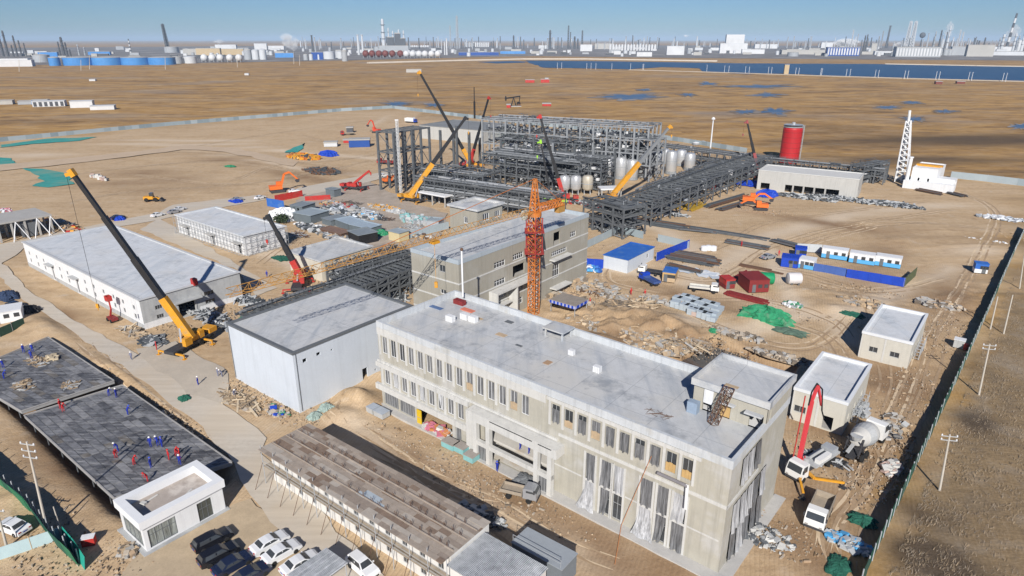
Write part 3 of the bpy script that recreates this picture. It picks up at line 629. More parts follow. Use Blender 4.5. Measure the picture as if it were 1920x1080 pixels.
# -- second warehouse wrapped in scaffolding
def scaffold(name, root, M, W, H, bay=1.8, lift=1.7, dep=1.0, m=None, r=.045, planks=True):
    mb = MB(); mb.M = M; n = max(1, int(W/bay)); k = max(1, int(H/lift))
    for i in range(n+1):
        x = W*i/n
        for y in (-.25, -dep-.25): mb.tube((x,y,0),(x,y,H+.8),r,n=4)
        for j in range(k+1): mb.tube((x,-.25,j*lift+.2),(x,-dep-.25,j*lift+.2),r,n=4)
    for j in range(k+1):
        for y in (-.25, -dep-.25): mb.tube((0,y,j*lift+.2),(W,y,j*lift+.2),r,n=4)
    for i in range(0, n, 3): mb.tube((W*i/n,-dep-.3,0),(W*min(n,i+2)/n,-dep-.3,H),r,n=4)
    o = mb.build(name, m or STEELL, root)
    return o
loc, ang, L, D = fit((330,402), (463,440), (550,425), 6, SITE)
W2 = T('second_warehouse', 'smaller white warehouse wrapped in scaffolding behind the long warehouse', 'building', loc, ang)
hf = [(5.6,6.9,.1,3.0),(10,11,1.4,2.4),(20.6,22.2,.1,3.2),(35.2,36.8,.1,3.0)]; hr2 = [(4.8,6.9,.9,1.9),(12.2,13,.1,2.2)]
building(W2, L, D, 6, {'front': hf, 'right': hr2}, WHITE, ROOFW, .3, .3, sides={'back': PLAST, 'left': PLAST}, over=.45)
for x in (6.2, 21.4, 36):
    mb = MB(); mb.box(x-1.8,x+1.8,-1.5,-.004,3.3,3.6); mb.build('canopy', CONC, W2)
    mb = MB(); mb.box(x-.9,x+.9,.2,.25,.05,3.1); mb.build('door', DARK, W2)  # near-black fill painted as the shade within the doorway
window(W2, I4, 10,11,1.4,2.4); window(W2, side(L,D,'right'), 4.8,6.9,.9,1.9,.2,FRAME,GLASS,2)
for s, W_ in (('front', L), ('right', D)):
    sc_ = scaffold('scaffold', None, I4, W_, 5.4); sc_.matrix_world = Matrix.Translation(loc) @ Matrix.Rotation(ang,4,'Z') @ side(L,D,s)
    tag(sc_, 'tube scaffold along the %s of the second warehouse' % ('long window side' if s == 'front' else 'short end facing the red crane'), 'scaffold', 'scaffolds of the second warehouse')

# -- small unfinished concrete hall
loc, ang, L, D = fit((541,470), (594,491), (640,445), 5.5, SITE, True)
S3 = T('concrete_hall', 'small cream concrete hall behind the red mobile crane', 'building', loc, ang)
building(S3, L, D, 5.5, {'front': [(2,3.4,.1,2.4),(9,11,1.2,2.6)], 'right': [(3,6,.1,2.2)]}, mat('cream_render', (.55,.52,.44), .9, .1, .6, streak=.3), ROOF, .35, .3, over=.3)
mb = MB(); mb.box(1.4,4,-1.4,-.004,2.6,2.8); mb.build('canopy', CONC, S3); mb = MB(); mb.box(9,11,.2,.25,1.2,2.6); mb.build('pane', GLASS, S3)
mb = MB(); mb.box(.3,L-.3,.4,D-.4,-.1,.03); mb.build('interior', CONC, S3)
# -- tall grey-beige process building
loc, ang, L, D = fit((770,465), (872,484), (1093,394), 17.1, SITE)
TB = T('process_building', 'tall grey-beige five storey concrete building behind the tower crane', 'building', loc, ang)
hr2 = [(11,14.7,12.3,13.7),(17.4,21.2,12.5,13.9),(11,14.7,8.2,9.6),(17.4,21.6,8.6,11.2),(17.4,21,5.0,7.2),(11.2,14.9,5.3,6.8),(32.9,35.6,12.0,15.4),(32.2,38.6,9.6,10.8),(32.8,35.6,3.9,7.4),(17.6,21,1.6,3.2),(11.2,14.8,1.6,3.2),(25.5,28.5,8.6,10),(40,42.5,12.6,14)]
hf = [(8.1,9.8,13.7,15.2),(8.2,9.8,8.9,9.9),(8.2,9.8,5.6,6.6)]
building(TB, L, D, 17.1, {'right': hr2, 'front': hf}, BEIGE2, ROOF, .9, .3, mat('pale_blue_parapet', (.38,.43,.47), .8, .08, .5, streak=.3), over=.06)
MRt = side(L, D, 'right')
for h in hr2:
    op = h in (hr2[3], hr2[6]); nb = max(1, int((h[1]-h[0])/.75)-1)
    if not op: window(TB, MRt, *h, .2, WFRAME, GLASS, nb, .1, hb=.6)
for h in hf: window(TB, I4, *h, .2, FRAME if h[3] > 12 else WFRAME, GLASS, 1, .1)
mm = MB(); mm.M = MRt
for z in (4.3, 8.0, 11.9): mm.box(0, D, -.07, -.003, z, z+.32)
mm.box(9.2,23.4,-2.4,-.004,7.35,7.75); mm.box(9.6,15.4,-1.5,-.004,3.9,4.1); mm.box(31.4,39,-1.5,-.004,8.9,9.2); mm.box(31.8,38.5,-2,-.004,1.7,2.0); mm.box(9.2,9.5,-2.4,-.004,-.5,7.35); mm.box(16.1,16.4,-2.3,-.004,-.5,7.35); mm.box(23.1,23.4,-2.4,-.004,-.5,7.35)
mm.M = None
for z in (4.3, 8.0, 11.9): mm.box(0, L, -.07, -.003, z, z+.32)
mm.build('ledge', PUTTY, TB)
mm = MB(); mm.box(.4,L-.9,.4,D-.4,-.1,.03)
for z in (3.9, 7.6, 11.5): mm.box(.35,L-.35,.35,D-.35,z,z+.2)
mm.build('floor_slab', CONC, TB)
# its roof house
c = P(865, 392, 21); q = TB.matrix_world if False else None
a_, _, l_, d_ = fit((843,382), (890,397), (940,376), 21, SITE); l_ *= .88; d_ *= .74
RH = T('roof_house', 'square beige stair tower with pale roof rising beyond the tall building', 'building', a_, SITE)
building(RH, l_, d_, 21, {'front': [(4.5,5.7,17,18.6)], 'right': [(2.0,4.3,17.6,19.4),(6.4,8.3,17.6,19.2)]}, BEIGE2, ROOF, .5, .3, over=.5)
window(RH, side(l_, d_, 'right'), 2.0,4.3,17.6,19.4,.15,WFRAME,GLASS,2,.12); window(RH, side(l_, d_, 'right'), 6.4,8.3,17.6,19.2,.15,WFRAME,GLASS,2,.12); window(RH, I4, 4.5,5.7,17,18.6,.15,WFRAME,GLASS,1,.12)

# -- two small houses by the green fence
for nm, A, B, C, h, lab, hf, hr2 in (('small_house',(1618,620),(1707,637),(1750,587),5.4,'small cream house standing alone by the green fence',[(1.6,3.1,1.5,2.6),(5.2,6.8,1.5,2.6)],[(2,3.4,1.4,2.5),(6,7.4,1.4,2.5),(10,11.4,1.4,2.5)]),
                                     ('small_house',(1490,725),(1592,752),(1645,683),5.8,'small cream house behind the red concrete boom, tucked against the office building',[(.4,2.2,1.5,2.7),(4.9,6.4,.1,2.4)],[(6,7.4,1.4,2.6),(11,12.4,1.4,2.6),(2,3.2,1.4,2.6)])):
    loc, ang, L, D = fit(A, B, C, h, SITE)
    if 'alone' in lab: L += .6
    HS = T(nm, lab, 'house', loc, ang, 'small houses')
    building(HS, L, D, h, {'front': hf, 'right': hr2}, mat('cream_grey_render', (.52,.50,.44), .9, .08, .7, streak=.3), ROOFW, .55, .35, mat('white_coping', (.66,.68,.70), .8, .06, .5), over=.1)
    for hh in hf:
        if hh[2] > .5: window(HS, I4, *hh, .18, FRAME, GLASS, 1, .08)
    for hh in hr2: window(HS, side(L, D, 'right'), *hh, .18, FRAME, GLASS, 1, .08)
    each('pilaster', [(L/2-.25,L/2+.05,-.05,-.003,0,h-.6),(0,.2,-.04,-.003,0,h-.6)], PUTTY, HS)
    mm = MB(); mm.box(.3,L-.3,.4,D-.4,-.1,.03); mm.build('interior', CONC, HS)
    sc_ = scaffold('scaffold', None, I4, 8, 1.6, 1.6, 1.4, .8); sc_.matrix_world = Matrix.Translation(loc) @ Matrix.Rotation(ang,4,'Z') @ side(L,D,'right') @ Matrix.Translation((D*.3,0,0))
    tag(sc_, 'low tube scaffold on the fence side of the %s small house' % ('lone' if 'alone' in lab else 'nearer'), 'scaffold', 'scaffolds of the small houses')

# -- gatehouse with glass corners
loc, ang, L, D = fit((218,937), (258,980), (415,905), 4.6, SITE)
GH = T('gatehouse', 'white gatehouse with corner glazing and a recessed flat roof beside the parked cars', 'building', loc, ang)
building(GH, L, D, 4.6, {'front': [(.7,L-.6,.35,3.0)], 'right': [(.5,3.9,.3,2.9),(6.6,8.5,.15,2.9)]}, WHITE, mat('gravelly_roof', (.40,.35,.31), .95, .2, .8, c3=(.55,.50,.45), s3=.4), 1.1, .7, mat('gatehouse_white', (.74,.75,.76), .7, .05, .6), over=.3)
glz = film_mat('glass_painted_reflection', (.10,.11,.10), (.36,.39,.37)); glz.node_tree.nodes['Principled BSDF'].inputs['Roughness'].default_value = .15  # pale streaks in the colour stand in for reflections
window(GH, I4, .7, L-.6, .35, 3.0, .15, COPING, glz, 3, .06, hb=.65); window(GH, side(L,D,'right'), .5,3.9,.3,2.9,.15,COPING,glz,3,.06,hb=.65); window(GH, side(L,D,'right'), 6.6,8.5,.15,2.9,.15,COPING,mat('dark_glass_green',(.08,.085,.075),.2,.4,1.5),2,.06,hb=.6)
mm = MB(); mm.box(-.5,L+.6,-.6,D+.3,-.5,.12); mm.build('plinth', PLAST, GH)
mm = MB(); mm.rbox((2.0,2.2,3.52),.7,.5,.3,.4); mm.rbox((4.4,6.3,3.52),.25,2.6,.05,.5); mm.rbox((1.7,3.1,3.52),.25,2.2,.05,.2); mm.build('offcut', PUTTY, GH)
# ---------------------------------------------------------------- dormitory with a formwork roof
loc, ang, L, D = fit((490,840), (830,1050), (590,800), 6.0, left=True)
DM = T('site_dormitory', 'long two storey white site dormitory with plank covered roof between two dirt lanes', 'building', loc, ang)
rnd = random.Random(3); DL, DD = L, D
MW0 = mat('white_sandwich_panel', (.66,.65,.62), .7, .08, .8, streak=.4)
xw = [3.4+2.88*i for i in range(11)]
hd = [(x-.45,x+.45,3.0,4.1) for x in xw] + [(x-.45,x+.45,.5,1.6) for x in xw]
mb = MB(); mb.M = Matrix.Translation((0,1.2,0)); facade(mb, L, -.3, 5.6, hd, .2)
mb.M = Matrix.Translation((0,D,0)) @ Matrix.Rotation(R(-90),4,'Z'); facade(mb, D-1.2, -.3, 5.6, [], .2)
mb.M = Matrix.Translation((L,1.2,0)) @ Matrix.Rotation(R(90),4,'Z'); facade(mb, D-1.2, -.3, 5.6, [], .2)
mb.M = Matrix.Translation((L,D,0)) @ Matrix.Rotation(R(180),4,'Z'); facade(mb, L, -.3, 5.6, [], .2); mb.build('wall', MW0, DM)
for h in hd: window(DM, Matrix.Translation((0,1.2,0)), *h, .12, FRAME, GLASS, 1, .06)
mb = MB(); mb.box(-.4, L, .15, 1.19, 2.75, 2.87); mb.build('walkway', mat('walkway_planks', (.33,.28,.22), .9, .3, 1.5), DM)
PL = [mat('deck_plank_a', (.285,.235,.195), .9, .25, 1.2), mat('deck_plank_b', (.35,.295,.245), .9, .25, 1.2), mat('deck_plank_c', (.225,.165,.125), .9, .3, 1.2), mat('deck_plank_d', (.41,.365,.315), .9, .2, 1.2), mat('deck_plank_e', (.38,.43,.47), .9, .1, 1.2)]
mb = MB(); n_y = 12; wy = (D+.6)/n_y
for j in range(n_y):
    x = -.5
    while x < L:
        w_ = rnd.uniform(.9, 3.6); x1 = min(L+.05, x+w_)
        mb.box(x+.02, x1-.02, -.3+j*wy+.015, -.3+(j+1)*wy-.015, 5.62, 5.72+rnd.uniform(-.03,.05), 4 if (j in (3,4) and 16.5 < x < 19) else rnd.choices(range(4), (4,5,3,2))[0]); x = x1
mb.build('roof_deck', PL, DM)
for y in (1.9, 4.1, 5.9):
    mb = MB(); mb.box(-.3, L-.2, y-.07, y+.07, 5.7, 5.86); mb.build('upstand', PL[1], DM)
st = MB()
for y in (1.9, 4.1, 5.9):
    for i in range(24):
        if rnd.random() < .8: x = .6+i*1.4+rnd.uniform(-.3,.3); st.tube((x,y,5.9),(x+rnd.uniform(-.1,.1),y,6.45),.035,n=4); st.tube((x+.2,y,5.9),(x+.2,y,6.4),.03,n=4)
tag(st.build('rebar_stub', RUST, DM), kind='stuff')
for i in range(13):
    mb = MB(); x = -.3+i*2.88; mb.tube((x,.05,-.1),(x,.05,6.3),.05,n=5); mb.build('post', STEELL, DM)
    mb = MB(); mb.tube((x,.05,3.6),(x+.1,-1.7,.02),.035,n=4); mb.build('brace', RUST, DM)
mb = MB()
for z in (3.2, 3.75): mb.tube((-.4,.1,z),(L,.1,z),.03,n=4)
mb.build('railing', STEELL, DM)
CORR = NT('corrugated_white'); g = CORR.n('TexCoord').outputs['Object']
wv = CORR.n('TexWave'); wv.inputs['Scale'].default_value = 1.6; wv.bands_direction = 'X'; CORR.l(g, wv.inputs['Vector'])
ns = CORR.noise(g, 1.3, 5, .7); CORR.l(CORR.ramp(ns, [(.3, (.33,.35,.37)), (.5, (.50,.52,.54)), (.68, (.62,.64,.66))]), CORR.b.inputs['Base Color']); CORR.bump(wv.outputs['Fac'], 1, .08); CORR = CORR.mat
XT = T('annex_hut', 'lower hut with white corrugated roof joined to the near end of the site dormitory', 'hut', loc, ang)
mb = MB(); mb.box(L+.25, L+9, .9, 6.4, -.3, 5.0); mb.build('wall', MW0, XT)
mb = MB()
for i in range(44): x = L+.12+i*.2; mb.box(x, x+.13, .4, 6.8, 5.02, 5.13)
mb.box(L+.1, L+9, .4, 6.8, 4.98, 5.08); mb.build('roof', CORR, XT)
DK = mat('dark_corrugated', (.17,.19,.21), .6, .12, 1)
XK = T('storage_container', 'dark grey corrugated container standing on end of the dormitory lane by the office', 'container', P(1022,1060), ang)
mb = MB(); mb.box(-3.4, 3.6, -2.0, 1.1, 0, 2.9)
for i in range(30): mb.box(-3.3+i*.23, -3.18+i*.23, -2.05, -2.002, .1, 2.8); 
for i in range(13): mb.box(3.602, 3.65, -1.9+i*.23, -1.78+i*.23, .1, 2.8)
mb.build('body', DK, XK); mb = MB(); mb.box(-3.5, 3.7, -2.1, 1.2, 2.903, 3.0); mb.build('roof', mat('container_roof', (.30,.33,.36), .6, .1, 1), XK)
mb = MB()
for a in ((-3.3,-1.9),(3.4,-1.9)): mb.tube((*a,3),(*a,4.1),.03,n=4)
mb.tube((-3.3,-1.9,4.05),(3.4,-1.9,4.05),.03,n=4); mb.tube((-3.3,-1.9,3.6),(3.4,-1.9,3.6),.03,n=4); mb.build('railing', STEELL, XK)
# carport in the car park
c = P(596,1066,2.4); CPT = T('carport', 'open carport with pale grid roof among the parked white cars', 'shelter', (c.x,c.y,0), R(-38))
mb = MB()
for i in range(12): mb.box(-1.9+i*.32, -1.62+i*.32, -2.6, 2.6, 2.4, 2.46)
mb.box(-1.95,1.95,-2.65,2.65,2.3,2.4); mb.build('roof', CORR, CPT)
for x in (-1.8,1.8):
    for y in (-2.4,2.4): mb = MB(); mb.tube((x,y,0),(x,y,2.3),.06,n=6); mb.build('post', STEELL, CPT)

# ---------------------------------------------------------------- formwork decks
def deck_mat(name, c):
    k = NT(name); g = k.n('NewGeometry').outputs['Position']
    r = k.ramp(k.noise(g, .9, 5, .7), [(.3, tuple(x*.55 for x in c)), (.5, c), (.7, tuple(x*1.35 for x in c))])
    for rot, amt, sc in ((SITE, .75, (.18, 1.5, 1)), (SITE+R(90), .5, (.22, 1.8, 1))):
        m = k.n('Mapping'); m.inputs['Rotation'].default_value = (0, 0, -rot); m.inputs['Scale'].default_value = sc; k.l(g, m.inputs[0])
        r = k.mix(k.math('MULTIPLY', k.ramp(k.noise(m.outputs[0], 1, 5, .72), [(.52, (0,0,0)), (.64, (1,1,1))]), amt), r, (.34,.34,.345))
    r = k.mix(k.math('MULTIPLY', k.ramp(k.noise(g, .2, 5, .65), [(.34, (1,1,1)), (.46, (0,0,0))]), .6), r, (.035,.035,.04))
    r = k.mix(k.math('MULTIPLY', k.ramp(k.noise(g, 2.2, 3, .7), [(.64, (0,0,0)), (.74, (1,1,1))]), .6), r, (.36,.34,.32))
    k.l(r, k.b.inputs['Base Color']); k.b.inputs['Roughness'].default_value = .6; k.bump(k.noise(g, 3, 4, .7), .5, .05); return k.mat
DKM = [deck_mat('wet_formwork_a', (.125,.127,.135)), deck_mat('wet_formwork_b', (.155,.157,.165)), deck_mat('wet_formwork_c', (.085,.086,.092)), deck_mat('wet_formwork_d', (.215,.215,.22)), deck_mat('dry_formwork', (.15,.135,.115))]
def deck(name, label, q, nu, nv, seed, wts):
    q = [P(a, b, 1.0) for a, b in q]; o = q[0]; rnd = random.Random(seed); T_ = T(name, label, 'deck', (o.x, o.y, 0))
    q = [p - Vector((o.x, o.y, 0)) for p in q]
    at = lambda s, t: q[0]*(1-s)*(1-t) + q[1]*s*(1-t) + q[2]*s*t + q[3]*(1-s)*t
    mb = MB(); c = [(p.x, p.y) for p in q]; mb.prism(c if (q[1]-q[0]).cross(q[3]-q[0]).z > 0 else c[::-1], .45, .93); mb.build('slab_edge', mat('slab_edge_grey', (.30,.30,.30), .9, .2, .8), T_)
    mb = MB()
    for j in range(nv):
        s = 0.012
        while s < .985:
            e = min(.988, s + rnd.uniform(.6, 2.2)/nu); z = rnd.uniform(.0, .035)
            a, b, c_, d = at(s,(j+.06)/nv), at(e-.004,(j+.06)/nv), at(e-.004,(j+.96)/nv), at(s,(j+.96)/nv)
            up = Vector((0,0,z)); dn = Vector((0,0,-.06)); k = rnd.choices(range(5), wts)[0]
            mb.add([a+up,b+up,c_+up,d+up,a+dn,b+dn,c_+dn,d+dn], [(3,2,1,0),(4,5,6,7),(0,1,5,4),(1,2,6,5),(2,3,7,6),(3,0,4,7)], k); s = e
    mb.build('formwork_panels', DKM, T_)
    for a, b in ((0,1),(1,2),(2,3),(3,0)): mb = MB(); mb.beam(q[a]+Vector((0,0,.06)), q[b]+Vector((0,0,.06)), .16, .14); mb.build('edge_board', mat('edge_board_grey', (.34,.33,.32), .9, .2, 1), T_)
    for i in range(6):
        for t in (.0, 1.0):
            p = at((i+.5)/6, .02 if t == 0 else .98); mb = MB(); mb.tube((p.x,p.y,-2.4),(p.x,p.y,.44),.09,n=6); mb.build('prop', STEEL, T_)
    return T_, at, o
D1 = deck('formwork_deck', 'large dark formwork deck with blue and red clad workers, next to the gatehouse', [(45,779),(215,935),(435,867),(229,722)], 20, 13, 1, (5,4,4,1.6,.9))
D2 = deck('formwork_deck', 'dark formwork deck strewn with timber and sacks at the left edge', [(-75,702),(40,771),(214,714),(90,632)], 12, 14, 2, (4,5,3,2.4,1.6))

# ---------------------------------------------------------------- piles of loose stuff
def pile(name, label, cat, px, py, r, n, size, mats, seed=0, z=0.0, h=.6, group=None, flat=.35, loc=None):
    rnd = random.Random(seed); mb = MB(); c = loc or P(px, py, z); earthy = name in ('rubble_heap', 'timber_heap') and z == 0
    if earthy:
        g_, k_ = 20, 5; vs = []; ph = [rnd.uniform(.7,1.15) for _ in range(g_)]
        for j in range(k_):
            for q in range(g_): a = 6.2832*q/g_; t = j/(k_-1); vs.append((r[0]*1.05*(1-t)*ph[q]*math.cos(a), r[1]*1.05*(1-t)*ph[q]*math.sin(a), -.12+h*.75*(1-(1-t)**2)*rnd.uniform(.7,1.1)))
        mb.add(vs, [(j*g_+q, j*g_+(q+1)%g_, (j+1)*g_+(q+1)%g_, (j+1)*g_+q) for j in range(k_-1) for q in range(g_)], len(mats)); mats = list(mats) + [mat('heap_earth', (.38,.29,.20), .95, .3, .8, c2=(.24,.17,.11), c3=(.36,.34,.31), s3=.4)]
    nm_ = len(mats) - (1 if earthy else 0)
    for i in range(int(n*(1.5 if earthy else 1))):
        a = rnd.uniform(0, 6.283); q = math.sqrt(rnd.random()); x, y = r[0]*q*math.cos(a), r[1]*q*math.sin(a)
        f_ = (.3+1.3*rnd.random()**2.6) if earthy else rnd.uniform(.5,1.3); sx = size[0]*f_*rnd.uniform(.7,1.3); sy = size[1]*f_*rnd.uniform(.7,1.3); sz = size[2]*f_*rnd.uniform(.7,1.2)
        mb.rbox((x, y, max(0, h*(.6*(1-q*q) if earthy else (1-q)*rnd.random()))), sx, sy, sz, rnd.uniform(0,3.14), rnd.randrange(nm_), rnd.uniform(-flat,flat), rnd.uniform(-flat,flat))
    o = mb.build(name, mats, None, (c.x, c.y, c.z), SITE); return tag(o, label, cat, group)
def tarp(name, label, cat, px, py, rx, ry, h, m, seed=0, rz=SITE, group=None, z=0):
    rnd = random.Random(seed); mb = MB(); n, k = 36, 10; vs = []; c = P(px, py, z); fold = [rnd.uniform(.72,1.18) for _ in range(n)]
    ph = [rnd.uniform(.82,1.15) for _ in range(n)]
    for j in range(k):
        t = j/(k-1)
        for i in range(n):
            a = 6.2832*i/n; sq = 1/max(abs(math.cos(a)), abs(math.sin(a)))**.55
            rr = (1-t**2.2)*ph[i]*(1+rnd.uniform(-.10,.10)) if j else ph[i]*1.15
            vs.append((rx*rr*sq*math.cos(a), ry*rr*sq*math.sin(a), h*(1-(1-t)**1.6)*(rnd.uniform(.88,1.1))*(fold[i]*(1-t)+t) if j else .02))
    mb.add(vs, [(j*n+i, j*n+(i+1)%n, (j+1)*n+(i+1)%n, (j+1)*n+i) for j in range(k-1) for i in range(n)])
    o = mb.build(name, m, None, (c.x,c.y,c.z), rz); return tag(o, label, cat, group)
def bars(name, label, cat, p, q, w_, n, r, m, h=.5, seed=0, group=None):
    """a stack of long bars or pipes lying from p to q (pixels)"""
    rnd = random.Random(seed); a, b = P(*p, .05), P(*q, .05); d = b-a; L = d.length; mb = MB()
    for i in range(n):
        y = rnd.uniform(-w_/2, w_/2); z = rnd.uniform(.03, h); o = rnd.uniform(-.06,.06)*L; s = rnd.uniform(.75,1.0)
        mb.beam((o, y, z), (o+L*s, y+rnd.uniform(-.2,.2), z+rnd.uniform(-.04,.04)), r*2, r*2, rnd.randrange(len(m)) if isinstance(m, list) else 0)
    o = mb.build(name, m, None, (a.x, a.y, 0), math.atan2(d.y, d.x)); return tag(o, label, cat, group)

# ---------------------------------------------------------------- people
CLO = {'blue': mat('blue_overalls', (.012,.03,.30), .8, .2, 3), 'red': mat('red_overalls', (.48,.02,.025), .8, .2, 3), 'grey': mat('grey_work_clothes', (.17,.18,.26), .8, .2, 3)}
SKIN = mat('skin', (.42,.26,.18), .6, .1, 4); HELM = {'white': mat('white_helmet', (.75,.75,.73), .4, .05, 2), 'red': mat('red_helmet', (.55,.03,.03), .4, .05, 2), 'blue': mat('blue_helmet', (.05,.1,.5), .4, .05, 2)}
def figure(cl, pose):
    me = bpy.data.meshes.new('person'); V, E, RR = [], [], []
    def v(p, r, par=None):
        V.append(p); RR.append(r)
        if par is not None: E.append((par, len(V)-1))
        return len(V)-1
    bend = .55 if pose == 'bend' else 0
    pel = v((0,0,.92), .15); sp = v((.16*bend,0,1.15), .14, pel); ch = v((.42*bend,0,1.38-.12*bend), .17, sp); nk = v((.60*bend,0,1.54-.22*bend), .06, ch); v((.72*bend+.01,0,1.66-.28*bend), .105, nk)
    for s in (-1, 1):
        st = .16 if pose == 'walk' else .04
        hp = v((0,.10*s,.88), .11, pel); kn = v((st*s*.6+.03,.12*s,.5), .078, hp); an = v((st*s-.05,.13*s,.09), .05, kn); v((st*s+.11,.14*s,.05), .045, an)
        shl = v((.42*bend,.2*s,1.42-.14*bend), .07, ch); el = v((.42*bend+.05+.15*bend,.27*s,1.15-.1*bend), .05, shl); ha = v((.42*bend+.2+.1*bend,.25*s,.92-.12*bend), .038, el)
    me.from_pydata(V, E, []); o = bpy.data.objects.new('person', me); col.objects.link(o)
    md = o.modifiers.new('skin', 'SKIN'); md.use_smooth_shade = True
    for i, r in enumerate(RR): me.skin_vertices[0].data[i].radius = (r, r*.85)
    me.skin_vertices[0].data[0].use_root = True
    sb = o.modifiers.new('sub', 'SUBSURF'); sb.levels = sb.render_levels = 1
    dg = bpy.context.evaluated_depsgraph_get(); m2 = bpy.data.meshes.new_from_object(o.evaluated_get(dg)); bpy.data.objects.remove(o)
    m2.materials.clear(); m2.materials.append(CLO[cl]); m2.materials.append(SKIN)
    hd_ = Vector((.72*bend+.01,0,1.66-.28*bend)); hands = [Vector((.42*bend+.2+.1*bend,.25*s,.92-.12*bend)) for s in (-1,1)]
    for p in m2.polygons:
        if (p.center-hd_).length < .13 or any((p.center-h).length < .075 for h in hands): p.material_index = 1
    return m2, hd_
FIG = {}
def person(px, py, cl='blue', pose='stand', hel='white', rz=None, label='', z=0.0, group='workers on the site'):
    me, hd_ = FIG.setdefault((cl, pose), None) or FIG.__setitem__((cl, pose), figure(cl, pose)) or FIG[(cl, pose)]
    o = bpy.data.objects.new('person', me); col.objects.link(o); p = P(px, py, z); o.location = p
    o.rotation_euler.z = rz if rz is not None else (px*7 + py*3) % 6.28
    mb = MB(); mb.lathe([(.13,.0),(.175,.01),(.145,.03),(.13,.10),(.08,.15),(.01,.17)], (hd_.x, 0, hd_.z+.02), 10); mb.build('helmet', HELM[hel], o)
    return tag(o, label, 'person', group)

# ---------------------------------------------------------------- vehicles
def wheels(root, pts, r=.33, w_=.24, dual=False):
    for x, y in pts:
        mb = MB(); s = 1 if y > 0 else -1
        mb.lathe([(r*.55,-w_/2),(r*.93,-w_/2),(r,-w_/3),(r,w_/3),(r*.93,w_/2),(r*.55,w_/2)], (x,y,r), 14, axis='Y'); wh = mb.build('wheel', TYRE, root, smooth=True)
        mb = MB(); mb.lathe([(r*.5,-w_*.3),(r*.52,w_/2*.9*0+.02)] if False else [(r*.56,-.02),(r*.5,.03),(r*.15,.05)], (x,y+s*w_/2*.8-(.02 if s > 0 else -.02),r), 10, axis='Y'); mb.build('rim', CHROME, wh)
CARP = [(-2.3,.38),(-2.28,.85),(-2.05,1.0),(-1.55,1.05),(-.95,1.42),(-.2,1.47),(.35,1.42),(1.1,1.0),(1.95,.88),(2.28,.7),(2.32,.38),(1.75,.24),(-1.75,.24)]
SUVP = [(-2.3,.42),(-2.3,1.05),(-2.15,1.1),(-1.85,1.62),(-.2,1.70),(.35,1.64),(1.05,1.12),(1.95,1.02),(2.3,.8),(2.34,.42),(1.75,.3),(-1.75,.3)]
def carbody(mb, prof):
    hw = lambda z: .90 if z < .95 else .90-(z-.95)*.42
    hw2 = lambda x: 1-.10*max(0, abs(x)-1.6)**1.3
    n = len(prof); vs = [(x,-hw(z)*hw2(x),z) for x, z in prof] + [(x,hw(z)*hw2(x),z) for x, z in prof]
    mb.add(vs, [tuple(range(n-1,-1,-1)) if False else tuple(range(n))[::-1], tuple(range(n,2*n))] + [(i,(i+1)%n,n+(i+1)%n,n+i) for i in range(n)])
    return hw
CHAS_ = mat('black_trim', (.015,.015,.016), .5, .2, 2)
def make_car(paint, suv=False):
    root = T('parked_car', '', 'car'); pr = SUVP if suv else CARP
    mb = MB(); hw = carbody(mb, pr); mb.build('body', paint, root)
    zr = max(z for _, z in pr); zb = 1.13 if suv else 1.05
    def glass(name, pts): 
        m2 = MB(); m2.face(pts); m2.build(name, GLASS, root)
    if suv: ws = ((.98,1.16),(.40,1.6)); rw = ((-2.1,1.16),(-1.88,1.57)); sx = ((-1.75,.85),(-1.6,.33))
    else: ws = ((1.03,1.045),(.40,1.39)); rw = ((-1.50,1.085),(-.99,1.395)); sx = ((-1.25,.85),(-.8,.3))
    for nm, (a, b), e in (('windscreen', ws, .025), ('rear_window', rw, -.025)):
        ya, yb = hw(a[1])-.1, hw(b[1])-.08
        pts = [(a[0]+e,-ya,a[1]+.015),(a[0]+e,ya,a[1]+.015),(b[0]+e,yb,b[1]+.015),(b[0]+e,-yb,b[1]+.015)]
        glass(nm, pts if e > 0 else pts[::-1])
    for s in (-1, 1):
        z0, z1 = zb+.03, zr-.1
        pts = [(sx[0][0],s*(hw(z0)+.012),z0),(sx[0][1],s*(hw(z0)+.012),z0),(sx[1][1],s*(hw(z1)+.012),z1),(sx[1][0],s*(hw(z1)+.012),z1)]
        glass('side_window', pts if s < 0 else pts[::-1])
        m2 = MB(); m2.box(2.2,2.31,s*.62-.16,s*.62+.16,.62,.74); m2.build('headlight', CHROME, root)
        m2 = MB(); m2.box(-2.31,-2.22,s*.64-.15,s*.64+.15,.76,.88); m2.build('tail_light', RED, root)
        m2 = MB(); m2.box(.72,.86,s*.9-.02 if s > 0 else -1.06,s*.9+.16 if s > 0 else -.88,zb-.05,zb+.1); m2.build('mirror', paint, root)
    m2 = MB(); m2.box(2.29,2.345,-.6,.6,.40,.60); m2.build('grille', CHAS_, root)
    m2 = MB(); m2.box(-2.32,-2.285,-.25,.25,.6,.72); m2.build('number_plate', mat('plate_blue', (.02,.06,.35), .5, .1, 1), root)
    for s in (-1, 1):
        zr1 = zr-.085; m2 = MB(); m2.box((sx[0][0]+sx[0][1])/2-.05,(sx[0][0]+sx[0][1])/2+.05, s*(hw(zb+.2)+.013)-.012, s*(hw(zb+.2)+.013)+.012, zb+.02, zr-.12); m2.build('door_pillar', paint, root)
    wheels(root, [(1.4,.8),(1.4,-.8),(-1.38,.8),(-1.38,-.8)], .35 if suv else .32)
    return root
CARW = mat('white_car_paint', (.74,.75,.76), .25, .03, 1, spec=.6); CARB = mat('black_car_paint', (.012,.013,.018), .2, .2, 1, spec=.6); CARN = mat('navy_car_paint', (.015,.022,.05), .2, .2, 1, spec=.6); CARG = mat('silver_car_paint', (.35,.36,.38), .3, .05, 1, metal=.3)
protos = {}
